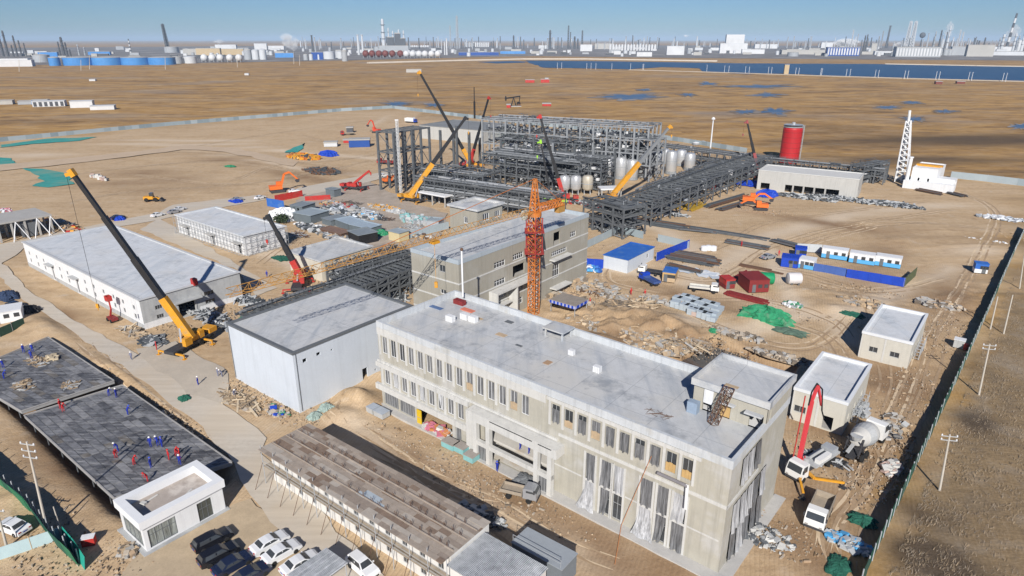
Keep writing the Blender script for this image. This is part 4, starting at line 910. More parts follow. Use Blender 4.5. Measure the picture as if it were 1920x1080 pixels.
def put_car(kind, back, front, label, group='parked cars'):
    paint, suv = {'white': (CARW, False), 'black': (CARB, True), 'navy': (CARN, False), 'silver': (CARG, False), 'whitesuv': (CARW, True)}[kind]
    a, b = P(*back), P(*front); c = (a+b)/2; rz = math.atan2(b.y-a.y, b.x-a.x)
    if kind not in protos:
        o = protos[kind] = make_car(paint, suv); o.location = (c.x,c.y,.05); o.rotation_euler.z = rz; o['label'] = label; o['group'] = group; return o
    return CP(protos[kind], (c.x,c.y,.05), rz, label, group=group)
put_car('black', (362,1040), (436,1002), 'black off-roader parked nearest the gatehouse')
put_car('black', (375,1067), (446,1030), 'black off-roader parked second from the gatehouse')
put_car('navy', (403,1085), (472,1046), 'dark navy saloon third in the row of dark cars')
put_car('navy', (434,1106), (505,1066), 'dark navy saloon cut by the lower edge, last of the dark cars')
put_car('white', (474,1044), (538,1008), 'white saloon parked first behind the black cars')
put_car('white', (494,1063), (562,1024), 'white saloon parked between two white cars')
put_car('white', (529,1084), (597,1045), 'white car third in its row beside the carport')
put_car('whitesuv', (660,1052), (702,1088), 'white car parked alone right of the carport')
for i, (a, b, k_, lb) in enumerate([((40,1000),(14,990),'white','pale car standing behind the light blue hoarding'),((288,408),(304,404),'white','white car on the road corner behind the warehouses'),((318,402),(336,398),'silver','silver car by the road left of the second warehouse'),((330,397),(345,393),'white','white car close to the second warehouse corner'),
        ((480,375),(496,371),'white','white car on the branch road left of the blue hoarding'),((543,362),(560,360),'white','white car behind the red banner in the yard'),((712,333),(726,330),'white','white car on the far bend of the branch road'),((435,378),(456,375),'silver','grey car at the yard entrance by the blue tarp'),((214,412),(228,409),'navy','dark car on the back road beside the blue tarp'),((1425,488),(1455,482),'silver','silver car left of the blue compound'),
        ((10,572),(48,582),'navy','dark car under the tarpaulin at the left road edge')]): put_car(k_, a, b, lb, 'cars around the site')
TRW = mat('white_truck_cab', (.72,.72,.70), .4, .06, 1); BEDC = mat('dusty_truck_bed', (.33,.28,.22), .9, .2, 1.5); CHAS = mat('truck_chassis', (.05,.05,.055), .7, .3, 1)
def cab(root, x, w_=2.3, h=2.7, paint=TRW, ln=1.9, z0=.75):
    mb = MB(); hw = w_/2
    pr = [(x,z0),(x,h-.12),(x+.15,h),(x+ln*.62,h),(x+ln*.78,h-.12),(x+ln*.98,z0+.95),(x+ln,z0+.3),(x+ln,z0)]
    n = len(pr); vs = [(a,-hw*(1 if b < 1.9 else .95),b) for a, b in pr] + [(a,hw*(1 if b < 1.9 else .95),b) for a, b in pr]
    mb.add(vs, [tuple(range(n))[::-1], tuple(range(n,2*n))] + [(i,(i+1)%n,n+(i+1)%n,n+i) for i in range(n)]); c = mb.build('cab', paint, root)
    a, b = (x+ln*.97,z0+1.02), (x+ln*.80,h-.2); mb = MB(); mb.face([(a[0]+.02,-hw*.88,a[1]),(a[0]+.02,hw*.88,a[1]),(b[0]+.02,hw*.85,b[1]),(b[0]+.02,-hw*.85,b[1])]); mb.build('windscreen', GLASS, c)
    for s in (-1,1):
        mb = MB(); pts = [(x+.45,s*(hw+.01),z0+1.0),(x+ln*.86,s*(hw+.01),z0+1.0),(x+ln*.72,s*(hw*.95+.04),h-.25),(x+.45,s*(hw*.95+.04),h-.25)]; mb.face(pts if s < 0 else pts[::-1]); mb.build('side_window', GLASS, c)
        mb = MB(); mb.box(x+ln-.02,x+ln+.03,s*hw*.7-.18,s*hw*.7+.18,z0+.12,z0+.32); mb.build('headlight', CHROME, c)
        mb = MB(); mb.box(x+ln*.8,x+ln*.9,s*(hw+.12)-.08,s*(hw+.12)+.08,z0+1.1,z0+1.6); mb.build('mirror', CHAS, c)
    mb = MB(); mb.box(x+ln+.002,x+ln+.06,-hw*.95,hw*.95,z0-.25,z0+.08); mb.build('bumper', CHAS, c)
def truck(label, back, front, paint=TRW, bed=BEDC, L=6.5, side=.5, w_=2.2, high=False, cat='truck', name='flatbed_truck', tail=True, group=None):
    a, b = P(*back), P(*front); c = (a+b)/2; r_ = T(name, label, cat, (c.x,c.y,.03), math.atan2(b.y-a.y, b.x-a.x), group)
    mb = MB(); mb.box(-L/2,L/2-.3,-.45,.45,.55,.8); mb.build('chassis', CHAS, r_)
    cab(r_, L/2-1.9, w_, 2.3 if not high else 2.8, paint)
    x0, x1 = -L/2, L/2-2.05
    mb = MB(); mb.box(x0,x1,-w_/2,w_/2,.95,1.05)
    if side:
        e = 0 if not tail else .12
        mb.box(x0,x1,-w_/2,-w_/2+.07,1.052,1.05+side); mb.box(x0,x1,w_/2-.07,w_/2,1.052,1.05+side); mb.box(x0,x0+.07,-w_/2+.07,w_/2-.07,1.052,1.05+side*.9); mb.box(x1-.07,x1,-w_/2+.07,w_/2-.07,1.052,1.05+side*1.25)
    mb.build('bed', bed, r_)
    wheels(r_, [(L/2-1.1,w_/2-.14),(L/2-1.1,-w_/2+.14),(x0+1.2,w_/2-.16),(x0+1.2,-w_/2+.16)] + ([(x0+2.3,w_/2-.16),(x0+2.3,-w_/2+.16)] if high else []), .42, .3)
    return r_
truck('small grey crew cab pickup parked before the office entrance', (948,927), (1002,940), CARG, BEDC, 5.2, .4, 1.8, name='pickup_truck', cat='pickup')
truck('white dump truck facing the camera right of the office building', (1546,944), (1522,1000), TRW, BEDC, 6.6, 1.0, 2.4, True, name='dump_truck')
truck('white flatbed truck beside the dark red container', (1288,543), (1352,550), TRW, mat('white_bed', (.55,.54,.50), .8, .15, 1), 7, .35, 2.2)
truck('blue flatbed truck with raised cab near the orange hut', (1236,541), (1200,522), ROYAL, mat('blue_bed', (.05,.09,.25), .7, .2, 1), 6.5, .5, 2.2)
truck('white tractor truck parked behind the blue flatbed', (1232,516), (1205,512), TRW, CHAS, 6, .1, 2.2)
truck('white box truck with blue panel standing far back on the sand', (757,229), (785,231), ROYAL, TRW, 10, 2.4, 2.6, True, name='box_truck')
truck('red lorry carrying a dark crate far left of the steel frame', (668,252), (636,254), RED, BEDC, 9, .3, 2.5, True)
truck('red lorry next to the tall bare steel columns', (742,309), (706,307), RED, DRED, 9, .8, 2.5, True)
# concrete mixer
a, b = P(1590,868), P(1646,818); c = (a+b)/2; MX = T('mixer_truck', 'dusty white concrete mixer truck by the green fence', 'mixer truck', (c.x,c.y,.03), math.atan2(b.y-a.y, b.x-a.x))
mb = MB(); mb.box(-4.6,4.2,-.5,.5,.65,.95); mb.build('chassis', CHAS, MX); cab(MX, 2.5, 2.45, 2.95, TRW)
mb = MB(); mb.lathe([(.4,-3.0),(.9,-2.85),(1.25,-1.7),(1.5,-.3),(1.45,.9),(.95,2.0),(.4,2.3)], (0,0,0), 20, axis='X'); dr = mb.build('drum', mat('dusty_drum', (.52,.51,.48), .7, .12, 1.2), MX, (-.45,0,2.5), smooth=True); dr.rotation_euler = (0, R(9), 0)
mb = MB(); mb.lathe([(1.29,-1.6),(1.53,-.3),(1.53,-.2),(1.31,-1.5)], (0,0,0), 20, axis='X'); mb.build('band', PLAST, dr)
mb = MB()
for y in (-.9,.9): mb.beam((-4.2,y,.9),(-3.4,y,3.3),.15); mb.beam((-4.0,y,3.2),(-2.6,y,1.0),.12)
mb.beam((-4.2,-.9,2.2),(-4.2,.9,2.2),.12); mb.build('rear_frame', CHAS, MX)
mb = MB(); mb.lathe([(.5,0),(.75,.6)], (-3.5,0,3.0), 12); mb.beam((-4.1,0,2.6),(-4.8,.3,1.5),.45,.12); mb.build('chute', PLAST, MX)
wheels(MX, [(x,s) for x in (3.3,-1.9,-3.2) for s in (-1.05,1.05)], .52, .34); MX.scale = (1.15,1.15,1.15)
# concrete pump truck
a, b = P(1560,855), P(1482,905); c = (a+b)/2; PT = T('concrete_pump_truck', 'concrete pump truck with white cab, folded red boom raised and yellow outriggers', 'pump truck', (c.x,c.y,.03), math.atan2(b.y-a.y, b.x-a.x)); LP = (b-a).length
mb = MB(); mb.box(-LP/2,LP/2-.4,-.6,.6,.65,1.15); mb.build('chassis', CHAS, PT); mb = MB(); mb.box(-LP/2+.2,LP/2-4.2,-1.15,1.15,1.152,1.45); mb.build('deck_plate', PLAST, PT); mb = MB(); mb.box(-LP/2+.5,-LP/2+2.0,-.9,.9,1.452,2.2); mb.build('hopper', STEELL, PT); mb = MB(); mb.box(-LP/2+2.6,LP/2-5.0,.35,1.1,1.452,2.1); mb.build('oil_tank', TRW, PT); mb = MB(); mb.tube((-LP/2+2.2,-.5,1.7),(LP/2-4.3,-.5,1.7),.22,n=8); mb.build('pump_cylinder', PLAST, PT); cab(PT, LP/2-2.2, 2.4, 2.9, TRW)
wheels(PT, [(x,s) for x in (LP/2-1.2,LP/2-2.6 if False else -LP/2+3.0,-LP/2+1.7) for s in (-1.05,1.05)], .5, .34)
bpy.context.view_layer.update(); ipt = PT.matrix_world.inverted()
def at_height(px, py, y): r = ray(px, py); t = y/r.y; return Vector((r.x*t, y, CAMH+r.z*t))
tur = Vector((LP/2-3.2,0,1.5)); tw = PT.matrix_world @ tur
mb = MB(); mb.lathe([(.7,0),(.7,.3),(.45,.5),(.45,1.3)], tur, 12); mb.build('turret', PLAST, PT)
boomA = [ipt @ at_height(1497,868,tw.y+.3), ipt @ at_height(1522,752,tw.y+2.2), ipt @ at_height(1534,722,tw.y+2.6), ipt @ at_height(1540,760,tw.y+3.4)]
PRED = mat('pump_boom_red', (.62,.06,.07), .5, .12, 1)
for i, (wd) in enumerate((.46,.34,.26)):
    mb = MB(); mb.beam(boomA[i], boomA[i+1], wd, wd*1.15); mb.build('boom_section', PRED, PT)
mb = MB(); mb.beam(tur+Vector((0,0,1.2)), boomA[0], .5, .6); mb.build('boom_foot', PRED, PT)
mb = MB(); mb.tube(ipt @ at_height(1485,868,tw.y), ipt @ at_height(1510,742,tw.y+1.8), .09, n=6); mb.build('hydraulic_pipe', RED, PT)
hs_ = [ipt @ at_height(x, y, tw.y+dy) for x, y, dy in ((1516,760,2),(1522,735,2.2),(1532,719,2.4),(1542,730,3),(1541,770,3.3),(1545,785,3.5))]
mb = MB()
for p_, q_ in zip(hs_[:-1], hs_[1:]): mb.tube(p_, q_, .11, n=6)
mb.build('hose', BLACK, PT)
for (fx, fy), (kx, ky) in (((1583,905),(1527,897)),((1506,925),(1500,900))):
    f_ = ipt @ P(fx, fy, .9); k2 = ipt @ P(kx, ky, 1.2); mb = MB(); mb.beam(tur+Vector((.2,0,-.3)), k2, .35); mb.beam(k2, f_, .3); mb.build('outrigger', YEL, PT)
    mb = MB(); mb.beam(f_, Vector((f_.x,f_.y,0)), .2); mb.rbox((f_.x,f_.y,0), .7,.7,.12); mb.build('foot', CHAS, PT)
# telescopic cranes
def crane(name, label, base, tip, joint, cols, dY=0, w_=1.4, carrier=True, hook=.35, head=None, dirpx=None, sections=3):
    b0 = P(*base); b0.z = 0; tp = at_height(*tip, b0.y+dY) - b0
    jt = Vector((0,0,2.4)); f = joint
    rz = math.atan2(tp.y, tp.x) if dirpx is None else math.atan2(P(*dirpx).y-b0.y, P(*dirpx).x-b0.x)
    r_ = T(name, label, 'crane', b0); lower, upper = cols
    foot = jt - tp.normalized()*.0 - Vector((tp.x,tp.y,0)).normalized()*1.2
    mid = foot + (tp-foot)*f
    mb = MB(); mb.beam(foot, mid, w_, w_*1.15); lo = mb.build('boom_base', lower, r_)
    n = sections
    for i in range(n):
        p_ = mid + (tp-mid)*(i/n-.02); q_ = mid + (tp-mid)*((i+1)/n); s = w_*(.86-.16*i)
        mb = MB(); mb.beam(p_, q_, s, s*1.1); mb.build('boom_section', upper, lo)
    dirn = (tp-foot).normalized(); hd_ = Vector((dirn.x, dirn.y, 0)).normalized() if abs(dirn.x)+abs(dirn.y) > .01 else Vector((1,0,0))
    mb = MB(); mb.beam(tp-dirn*.6, tp+dirn*.8, w_*.75); mb.beam(tp, tp+hd_*1.3-Vector((0,0,.3)), w_*.5); mb.build('boom_head', head or lower, r_)
    hk = tp + hd_*1.2; zz = hk.z*(1-hook)
    mb = MB(); mb.tube(hk, (hk.x,hk.y,zz), .035, n=4); ho = mb.build('hoist_rope', BLACK, r_)
    mb = MB(); mb.rbox((hk.x,hk.y,zz-1.0), .5,.35,.8); mb.tube((hk.x,hk.y,zz-1.5),(hk.x,hk.y,zz-1.0),.09); mb.build('hook_block', lower, ho)
    up = MB(); up.M = Matrix.Rotation(rz,4,'Z'); up.rbox((-1.2,0,1.5),3.8,2.2,1.2); up.rbox((-3.0,0,1.5),1.2,2.5,1.5); up.build('superstructure', lower, r_)
    c2 = MB(); c2.M = Matrix.Rotation(rz,4,'Z'); c2.rbox((.9,1.25,1.45),1.7,.9,1.6); c2.build('operator_cab', lower, r_)
    mb = MB(); mb.tube(Matrix.Rotation(rz,3,'Z') @ Vector((1.2,0,2.0)), foot+(mid-foot)*.45, w_*.2, n=8); mb.build('luffing_ram', CHROME, r_)
    if carrier:
        cz = rz if dirpx is None else rz
        g_ = MB(); g_.M = Matrix.Rotation(cz+math.pi,4,'Z'); g_.box(-4.5,6.5,-1.25,1.25,.75,1.4); ch = g_.build('carrier', CHAS, r_)
        g_ = MB(); g_.M = Matrix.Rotation(cz+math.pi,4,'Z'); g_.box(5.0,7.0,-1.2,1.2,1.405,2.4); g_.build('driver_cab', lower, r_)
        for x in (-3.2,-1.8,2.6,4.0,5.4):
            for s in (-1.05,1.05):
                mb = MB(); mb.M = Matrix.Rotation(cz+math.pi,4,'Z'); mb.lathe([(.3,-.2),(.58,-.2),(.62,0),(.58,.2),(.3,.2)], (x,s,.62), 12, axis='Y'); mb.build('wheel', TYRE, r_)
        for x in (-4.0, 3.3):
            for s in (-1,1):
                mb = MB(); mb.M = Matrix.Rotation(cz+math.pi,4,'Z'); mb.beam((x,s*1.2,.9),(x,s*3.2,.9),.3); mb.beam((x,s*3.2,.9),(x,s*3.2,.1),.2); mb.rbox((x,s*3.2,.02),.8,.8,.1); mb.build('outrigger', lower, r_)
    return r_
BOOMK = mat('charcoal_boom', (.022,.022,.024), .45, .3, .6, spec=.5); BOOMG = mat('grey_boom', (.20,.21,.22), .5, .2, .6)
crane('mobile_crane', 'largest yellow mobile crane with long black boom rising over the warehouse', (352,654), (136,325), .26, (YEL, BOOMK), 0, 1.25, dirpx=(318,672), hook=.72)
crane('mobile_crane', 'red mobile crane with short black boom beside the concrete hall', (560,538), (504,408), .30, (RED, BOOMK), 0, 1.3, dirpx=(556,550), hook=.3, head=BOOMK)
crane('mobile_crane', 'yellow mobile crane with dark boom leaning right before the bare steel columns', (775,378), (872,222), .42, (YEL, BOOMK), 4, 1.5, dirpx=(800,382), hook=.15, head=BOOMK)
crane('mobile_crane', 'yellow mobile crane hidden in the plant with its boom reaching highest above the marsh', (880,318), (787,136), .18, (YEL, BOOMK), -6, 1.6, hook=.2)
crane('mobile_crane', 'red mobile crane with thin dark boom behind the plant columns', (886,312), (916,184), .2, (RED, BOOMK), 6, 1.2, hook=.25)
crane('mobile_crane', 'red mobile crane whose black boom stands right of the tower crane top', (1050,378), (1013,219), .23, (RED, BOOMK), 0, 1.5, hook=.2)
crane('mobile_crane', 'lime green mobile crane with slim black boom beside the tower crane top', (1027,385), (1014,266), .14, (mat('lime_paint', (.30,.60,.05), .5, .1, 1), BOOMK), 0, 1.0, hook=.2)
crane('mobile_crane', 'yellow mobile crane with grey boom leaning over the silver vessels', (1152,378), (1255,238), .48, (YEL, BOOMG), 6, 1.4, dirpx=(1175,376), hook=.1)
crane('mobile_crane', 'orange mobile crane with dark red boom beside the long concrete hall', (1415,331), (1401,229), .38, (mat('dull_red_boom', (.32,.08,.08), .5, .2, 1), BOOMK), 0, 1.1, dirpx=(1440,338), hook=.2)
crane('boom_lift', 'red boom lift with outstretched arm on the sand behind the yard', (668,356), (690,322), .55, (RED, RED), -2, .8, hook=.02, sections=1)
# tower crane
tb = P(1000,588); zj = HT(998,392, tb); zt = HT(994,335, tb)
TC = T('tower_crane', 'orange tower crane with red mast collar and long lattice jib over the buildings', 'tower crane', (tb.x,tb.y,0))
def lattice(mb, p, q, w_, n, r=.07, m=0, tri=False, w2=None):
    p = Vector(p); q = Vector(q); d = (q-p).normalized(); up = Vector((0,0,1)) if abs(d.z) < .9 else Vector((math.cos(SITE),math.sin(SITE),0))
    a = d.cross(up).normalized(); b = a.cross(d).normalized(); w2 = w2 or w_
    cs = [(-.5,-.4),(.5,-.4),(0,.5)] if tri else [(-.5,-.5),(.5,-.5),(.5,.5),(-.5,.5)]
    pt = lambda i, k: p+(q-p)*(i/n) + (a*cs[k][0]+b*cs[k][1])*(w_+(w2-w_)*i/n)
    for k in range(len(cs)):
        mb.tube(pt(0,k), pt(n,k), r*1.5, n=5, m=m); k2 = (k+1) % len(cs)
        for i in range(n):
            mb.tube(pt(i,k), pt(i+1,k2), r, n=4, m=m, cap=False); mb.tube(pt(i,k), pt(i,k2), r, n=4, m=m, cap=False)
    return mb
lattice(MB(), (0,0,0), (0,0,zj-8), 1.8, 11, .075).build('mast', ORANGE, TC)
lattice(MB(), (0,0,zj-10.5), (0,0,zj-2), 2.5, 6, .085).build('climbing_collar', mat('faded_red_steel', (.36,.05,.04), .6, .2, 1), TC)
lattice(MB(), (0,0,zj-7.9), (0,0,zj-1.5), 1.9, 4, .09).build('mast_head', ORANGE, TC)
for z_ in (zj-9.5, zj-4.8):
    mb = MB(); 
    for a in ((-2.1,2.1,-2.1,-1.45),(-2.1,2.1,1.45,2.1),(-2.1,-1.45,-1.45,1.45),(1.45,2.1,-1.45,1.45)): mb.box(*a, z_, z_+.08)
    mb.build('platform', mat('faded_red_steel', (.36,.05,.04)), TC)
mb = MB(); mb.lathe([(1.5,zj-1.5),(1.5,zj-.7),(1.2,zj-.6)], (0,0,0), 16); mb.build('slewing_ring', ORANGE, TC)
lattice(MB(), (0,0,zj-.6), (0,0,zt), 1.6, 5, .09, w2=.5).build('apex', ORANGE, TC)
jt_ = P(425,549,zj)-Vector((tb.x,tb.y,0)); cj = P(1078,383,zj)-Vector((tb.x,tb.y,0)); cj = -jt_.normalized()*Vector((cj.x,cj.y,0)).length; cj.z = zj
jb = MB(); jh = Vector((jt_.x,jt_.y,0)).normalized()
lattice(jb, jh*1.2+Vector((0,0,zj)), jt_, 1.35, 38, .038, tri=True); JIB = mat('jib_yellow', (.46,.24,.06), .6, .25, .6); jo = jb.build('jib', JIB, TC)
lattice(MB(), -jh*1.2+Vector((0,0,zj)), cj, 1.3, 8, .09).build('counter_jib', ORANGE, TC)
for i in range(3): mb = MB(); mb.rbox(cj*.0+Vector((cj.x,cj.y,zj-2.2))-jh*(-i*.8), .6,1.3,2.0, math.atan2(jh.y,jh.x)); mb.build('counterweight', mat('counterweight_ochre', (.40,.22,.06), .8, .2, 1), TC)
mb = MB(); mb.beam((0,0,zt),jt_*.62+Vector((0,0,zj*.38+.5)),.09); mb.build('tie_bar', ORANGE, TC)
mb = MB(); mb.beam((0,0,zt),Vector((cj.x,cj.y,zj))*.0+Vector((cj.x*.9,cj.y*.9,zj+.5)),.09); mb.build('tie_bar', ORANGE, TC)
mb = MB(); s_ = jh.cross(Vector((0,0,1))); mb.rbox(s_*1.5+jh*1.2+Vector((0,0,zj-2.3)),1.5,1.2,1.9,math.atan2(jh.y,jh.x)); mb.build('operator_cab', mat('pale_cab', (.5,.48,.4), .5, .1, 1), TC)
tr = Vector((jt_.x,jt_.y,0))*.42+Vector((0,0,zj-.9)); mb = MB(); mb.rbox(tr-Vector((0,0,.4)),1.6,1.4,.5,math.atan2(jh.y,jh.x)); tro = mb.build('trolley', YEL, TC)
mb = MB(); mb.tube(tr,(tr.x,tr.y,zj-9),.04,n=4); mb.rbox((tr.x,tr.y,zj-10),.6,.5,1.1); mb.build('hook_block', YEL, tro)
# ---------------------------------------------------------------- steel frames of the plant
STEELP = mat('pale_grey_steel', (.26,.275,.29), .6, .25, .6, c2=(.16,.17,.18), spec=.4)
STEELD = mat('dark_grey_steel', (.065,.07,.078), .65, .3, .6, spec=.3)
PIPE = mat('dull_pipe', (.24,.255,.27), .5, .2, .4, c2=(.12,.13,.14), spec=.4); SILV = mat('silver_cladding', (.50,.51,.52), .35, .12, .4, metal=.35, streak=.2)
def frame(name, label, loc, ang, nx, bx, ny, by, levels, colw=.45, brace=.4, deckp=.0, pipes=0, equip=0, seed=0, top=True, m=None, rail=True, miss=0.0, clutter=0):
    """grid of steel columns with beams at each level; deckp = share of bays with a grating, pipes = runs of pipe per level, equip = boxes and drums on the floors"""
    rnd = random.Random(seed); r_ = T(name, label, 'steel frame', loc, ang); H = levels[-1]; m = m or STEEL
    ncol = 0
    for i in range(nx+1):
        for j in range(ny+1):
            if miss and rnd.random() < miss: continue
            mb = MB(); x, y = i*bx, j*by; h = H if top else H*rnd.uniform(.8,1.0); mb.box(x-colw/2,x+colw/2,y-colw/2,y+colw/2,-.1,h); mb.build('column', m, r_); ncol += 1
    for z in levels:
        mb = MB()
        for j in range(ny+1): mb.box(-.2, nx*bx+.2, j*by-.15, j*by+.15, z-.55, z-.05)
        for i in range(nx+1):
            mb.box(i*bx-.15, i*bx+.15, 0, ny*by, z-.56, z-.06)
            if ny and i < nx: mb.box((i+.5)*bx-.1, (i+.5)*bx+.1, 0, ny*by, z-.4, z-.1)
        mb.build('beam', m, r_)
    if brace:
        mb = MB(); zs = [0]+list(levels)
        for i in range(nx):
            for j in (0, ny):
                for a, b in zip(zs[:-1], zs[1:]):
                    if rnd.random() < brace: mb.beam((i*bx,j*by,a+.1),((i+1)*bx,j*by,b-.3),.2); 
                    if rnd.random() < brace*.6: mb.beam(((i+1)*bx,j*by,a+.1),(i*bx,j*by,b-.3),.2)
        for j in range(ny):
            for i in (0, nx):
                for a, b in zip(zs[:-1], zs[1:]):
                    if rnd.random() < brace: mb.beam((i*bx,j*by,a+.1),(i*bx,(j+1)*by,b-.3),.2)
        if mb.v: tag(mb.build('brace', m, r_), kind='stuff')
    if deckp:
        mb = MB()
        for z in levels:
            for i in range(nx):
                for j in range(ny):
                    if rnd.random() < deckp: mb.box(i*bx+.2,(i+1)*bx-.2,j*by+.2,(j+1)*by-.2,z-.04,z+.03)
        if mb.v: tag(mb.build('grating', mat('grey_grating', (.15,.16,.165), .8, .3, .5), r_), kind='stuff')
    if rail:
        mb = MB()
        for z in levels[-2:]:
            for y in (-.2, ny*by+.2):
                for h in (.55, 1.1): mb.tube((0,y,z+h),(nx*bx,y,z+h),.05,n=4)
                for i in range(nx*3+1): mb.tube((i*bx/3,y,z),(i*bx/3,y,z+1.1),.04,n=4)
        mb.build('railing', m, r_)
    for k in range(pipes):
        z = levels[k % len(levels)]; y = rnd.uniform(.3, max(.4, ny*by-.3)); rr = rnd.uniform(.12,.36); mb = MB()
        mb.tube((rnd.uniform(-.5,.2)*bx, y, z+rr), (nx*bx*rnd.uniform(.75,1.02), y, z+rr), rr, n=7); mb.build('pipe', rnd.choice((PIPE, STEEL, STEELD, STEEL, PIPE, SILV)), r_)
    if clutter:
        mb = MB(); W_, D_ = nx*bx, max(.6, ny*by)
        for q in range(clutter):
            z = rnd.choice([0]+list(levels))*1.0 + rnd.uniform(-1.6, 1.4); z = min(max(.3, z), H+.9); x, y = rnd.uniform(0,W_), rnd.uniform(-.1,D_+.1); t = rnd.random(); w2 = rnd.uniform(.10,.34)
            if t < .42: L_ = rnd.uniform(1.2,6); mb.beam((x,y,z),(min(W_+.5,x+L_),y,z+rnd.uniform(-.15,.15)),w2,w2,rnd.choices((0,1,2,3),(6,4,2,.6))[0])
            elif t < .66: L_ = rnd.uniform(.8,D_*.6); mb.beam((x,y,z),(x,min(D_+.3,y+L_),z),w2,w2,rnd.choices((0,1,2,3),(6,4,2,.6))[0])
            elif t < .88: L_ = rnd.uniform(1.0,4.5); mb.beam((x,y,max(0,z-1)),(x,y,min(H+1.2,z-1+L_)),w2*.9,w2*.9,rnd.choices((0,1,2,3),(6,4,2,.6))[0])
            elif t < .95: mb.beam((x,y,max(0,z-1)),(x+rnd.uniform(-3,3),y,min(H,z+2)),w2*.7,w2*.7,rnd.choices((0,1),(3,2))[0])
            else: mb.rbox((x,y,max(0,z-.6)),rnd.uniform(.4,1.4),rnd.uniform(.4,1.2),rnd.uniform(.4,1.2),0,rnd.choices((1,2,3),(3,3,1.5))[0])
        tag(mb.build('pipework', [STEEL, STEELD, PIPE, STEELL], r_), kind='stuff')
    for k in range(equip):
        z = rnd.choice([0]+list(levels[:-1])); x, y = rnd.uniform(.1,.9)*nx*bx, rnd.uniform(.15,.85)*ny*by; mb = MB(); q = rnd.random()
        if q < .4: mb.rbox((x,y,z), rnd.uniform(.8,2.4), rnd.uniform(.8,2), rnd.uniform(.6,1.8)); nm = 'equipment_box'
        elif q < .75: rr = rnd.uniform(.4,.9); mb.lathe([(rr*.5,0),(rr,.25),(rr,1.8),(rr*.5,2.1)], (x,y,z), 10); nm = 'drum'
        else: rr = rnd.uniform(.4,.7); mb.lathe([(rr*.4,-1.6),(rr,-1.3),(rr,1.3),(rr*.4,1.6)], (x,y,z+rr), 10, axis='X'); nm = 'drum'
        mb.build(nm, rnd.choice((PIPE, SILV, STEELL, WHITE)), r_)
    return r_
def frame_px(name, label, A, B, depth, levels, n, ny=1, ang=None, lvl=None, **kw):
    """front edge given by two pixels at the top level"""
    h = levels[-1] if lvl is None else lvl; a, b = P(*A, h), P(*B, h); d = b-a; an = math.atan2(d.y, d.x); L = d.length
    return frame(name, label, (a.x,a.y,0), an, n, L/n, ny, depth/max(1,ny), levels, **kw)
frame_px('plant_steelwork', 'tall bare portal frame of dark columns at the left end of the plant', (737,248), (804,238), 9, [8.5,16,24], 4, 1, brace=.55, colw=.8, seed=1, rail=False)
# lone columns standing before the hall
for i, (x, yb, yt) in enumerate([(828,322,244),(852,318,250),(858,322,236),(881,325,248),(900,305,258)]):
    b = P(x, yb); h = HT(x, yt, b); mb = MB(); mb.box(-.55,.55,-.12,.12,-.1,h); mb.box(-.55,-.4,-.4,.4,-.1,h+.002); mb.box(.4,.55,-.4,.4,-.1,h+.002); mb.rbox((0,0,0),1.4,1.4,.15)
    o = mb.build('steel_column', STEEL, None, b, SITE); tag(o, 'lone dark steel column standing free of the plant hall', 'column', 'lone columns before the plant hall')
frame_px('steel_hall', 'highest open steel hall of the plant with a ring beam along its roof line', (904,223), (1217,240), 22, [6,11.5,17,22.5], 13, 3, brace=.14, colw=.75, deckp=.06, equip=60, pipes=16, seed=2, miss=.12, m=STEELP, rail=False, clutter=800)
frame_px('plant_steelwork', 'wide low steel frame crowded with gratings and pipes in front of the hall', (905,288), (1085,308), 26, [4.2,8.4,12.0], 8, 3, brace=.2, deckp=.22, pipes=30, equip=60, miss=.08, top=False, seed=3, clutter=700)
frame_px('plant_steelwork', 'tall scattered steel columns and frames in the middle of the plant', (930,258), (1090,270), 16, [6,11,16], 6, 2, brace=.1, colw=.6, deckp=.05, equip=40, pipes=10, seed=31, clutter=400, miss=.25, top=False, rail=False)
frame_px('plant_steelwork', 'tall steel frame rising at the right end of the high hall', (1130,252), (1222,262), 12, [7,13,18], 4, 2, brace=.5, colw=.6, deckp=.1, equip=20, pipes=6, seed=32, clutter=200, m=STEELP, rail=False)
for i, (x, yb, yt) in enumerate([(940,330,262),(968,332,270),(1000,335,258),(1035,338,268),(1075,340,272),(1110,342,276),(1150,345,280),(1005,300,236),(1060,300,240),(1120,305,246),(1170,308,250),(1195,312,250)]):
    b = P(x, yb); h = HT(x, yt, b); mb = MB(); mb.box(-.35,.35,-.1,.1,-.1,h); mb.box(-.45,-.35,-.35,.35,-.1,h+.002); mb.box(.35,.45,-.35,.35,-.1,h+.002); mb.rbox((0,0,0),1.2,1.2,.15)
    o = mb.build('steel_column', STEELP if i % 2 else STEEL, None, b, SITE); tag(o, 'tall steel column rising out of the plant between its frames', 'column', 'columns rising out of the plant')
frame_px('plant_steelwork', 'narrow dark steel frame standing behind the three legged vessels', (1050,296), (1128,305), 12, [4.2,8.4,12.0], 4, 1, brace=.3, deckp=.05, equip=12, pipes=8, colw=.4, seed=33, clutter=260)
frame_px('pipe_rack', 'long grey pipe rack of stacked pipes along the near side of the plant', (778,333), (1040,368), 8, [3.4,5.2,7.0,8.8], 13, 1, brace=.12, deckp=.0, pipes=44, colw=.35, seed=4, clutter=420)
frame_px('plant_steelwork', 'low dark steel frame under the yellow boom at the left end of the rack', (770,315), (905,330), 14, [4,7.5], 6, 2, brace=.25, deckp=.2, pipes=14, equip=20, seed=5, clutter=260)
frame_px('pipe_rack', 'long pipe rack running away to the right past the white mast', (1178,368), (1412,288), -9, [3.6,6.4,9.0], 16, 1, brace=.22, deckp=.12, pipes=34, equip=20, colw=.4, seed=7, clutter=520)
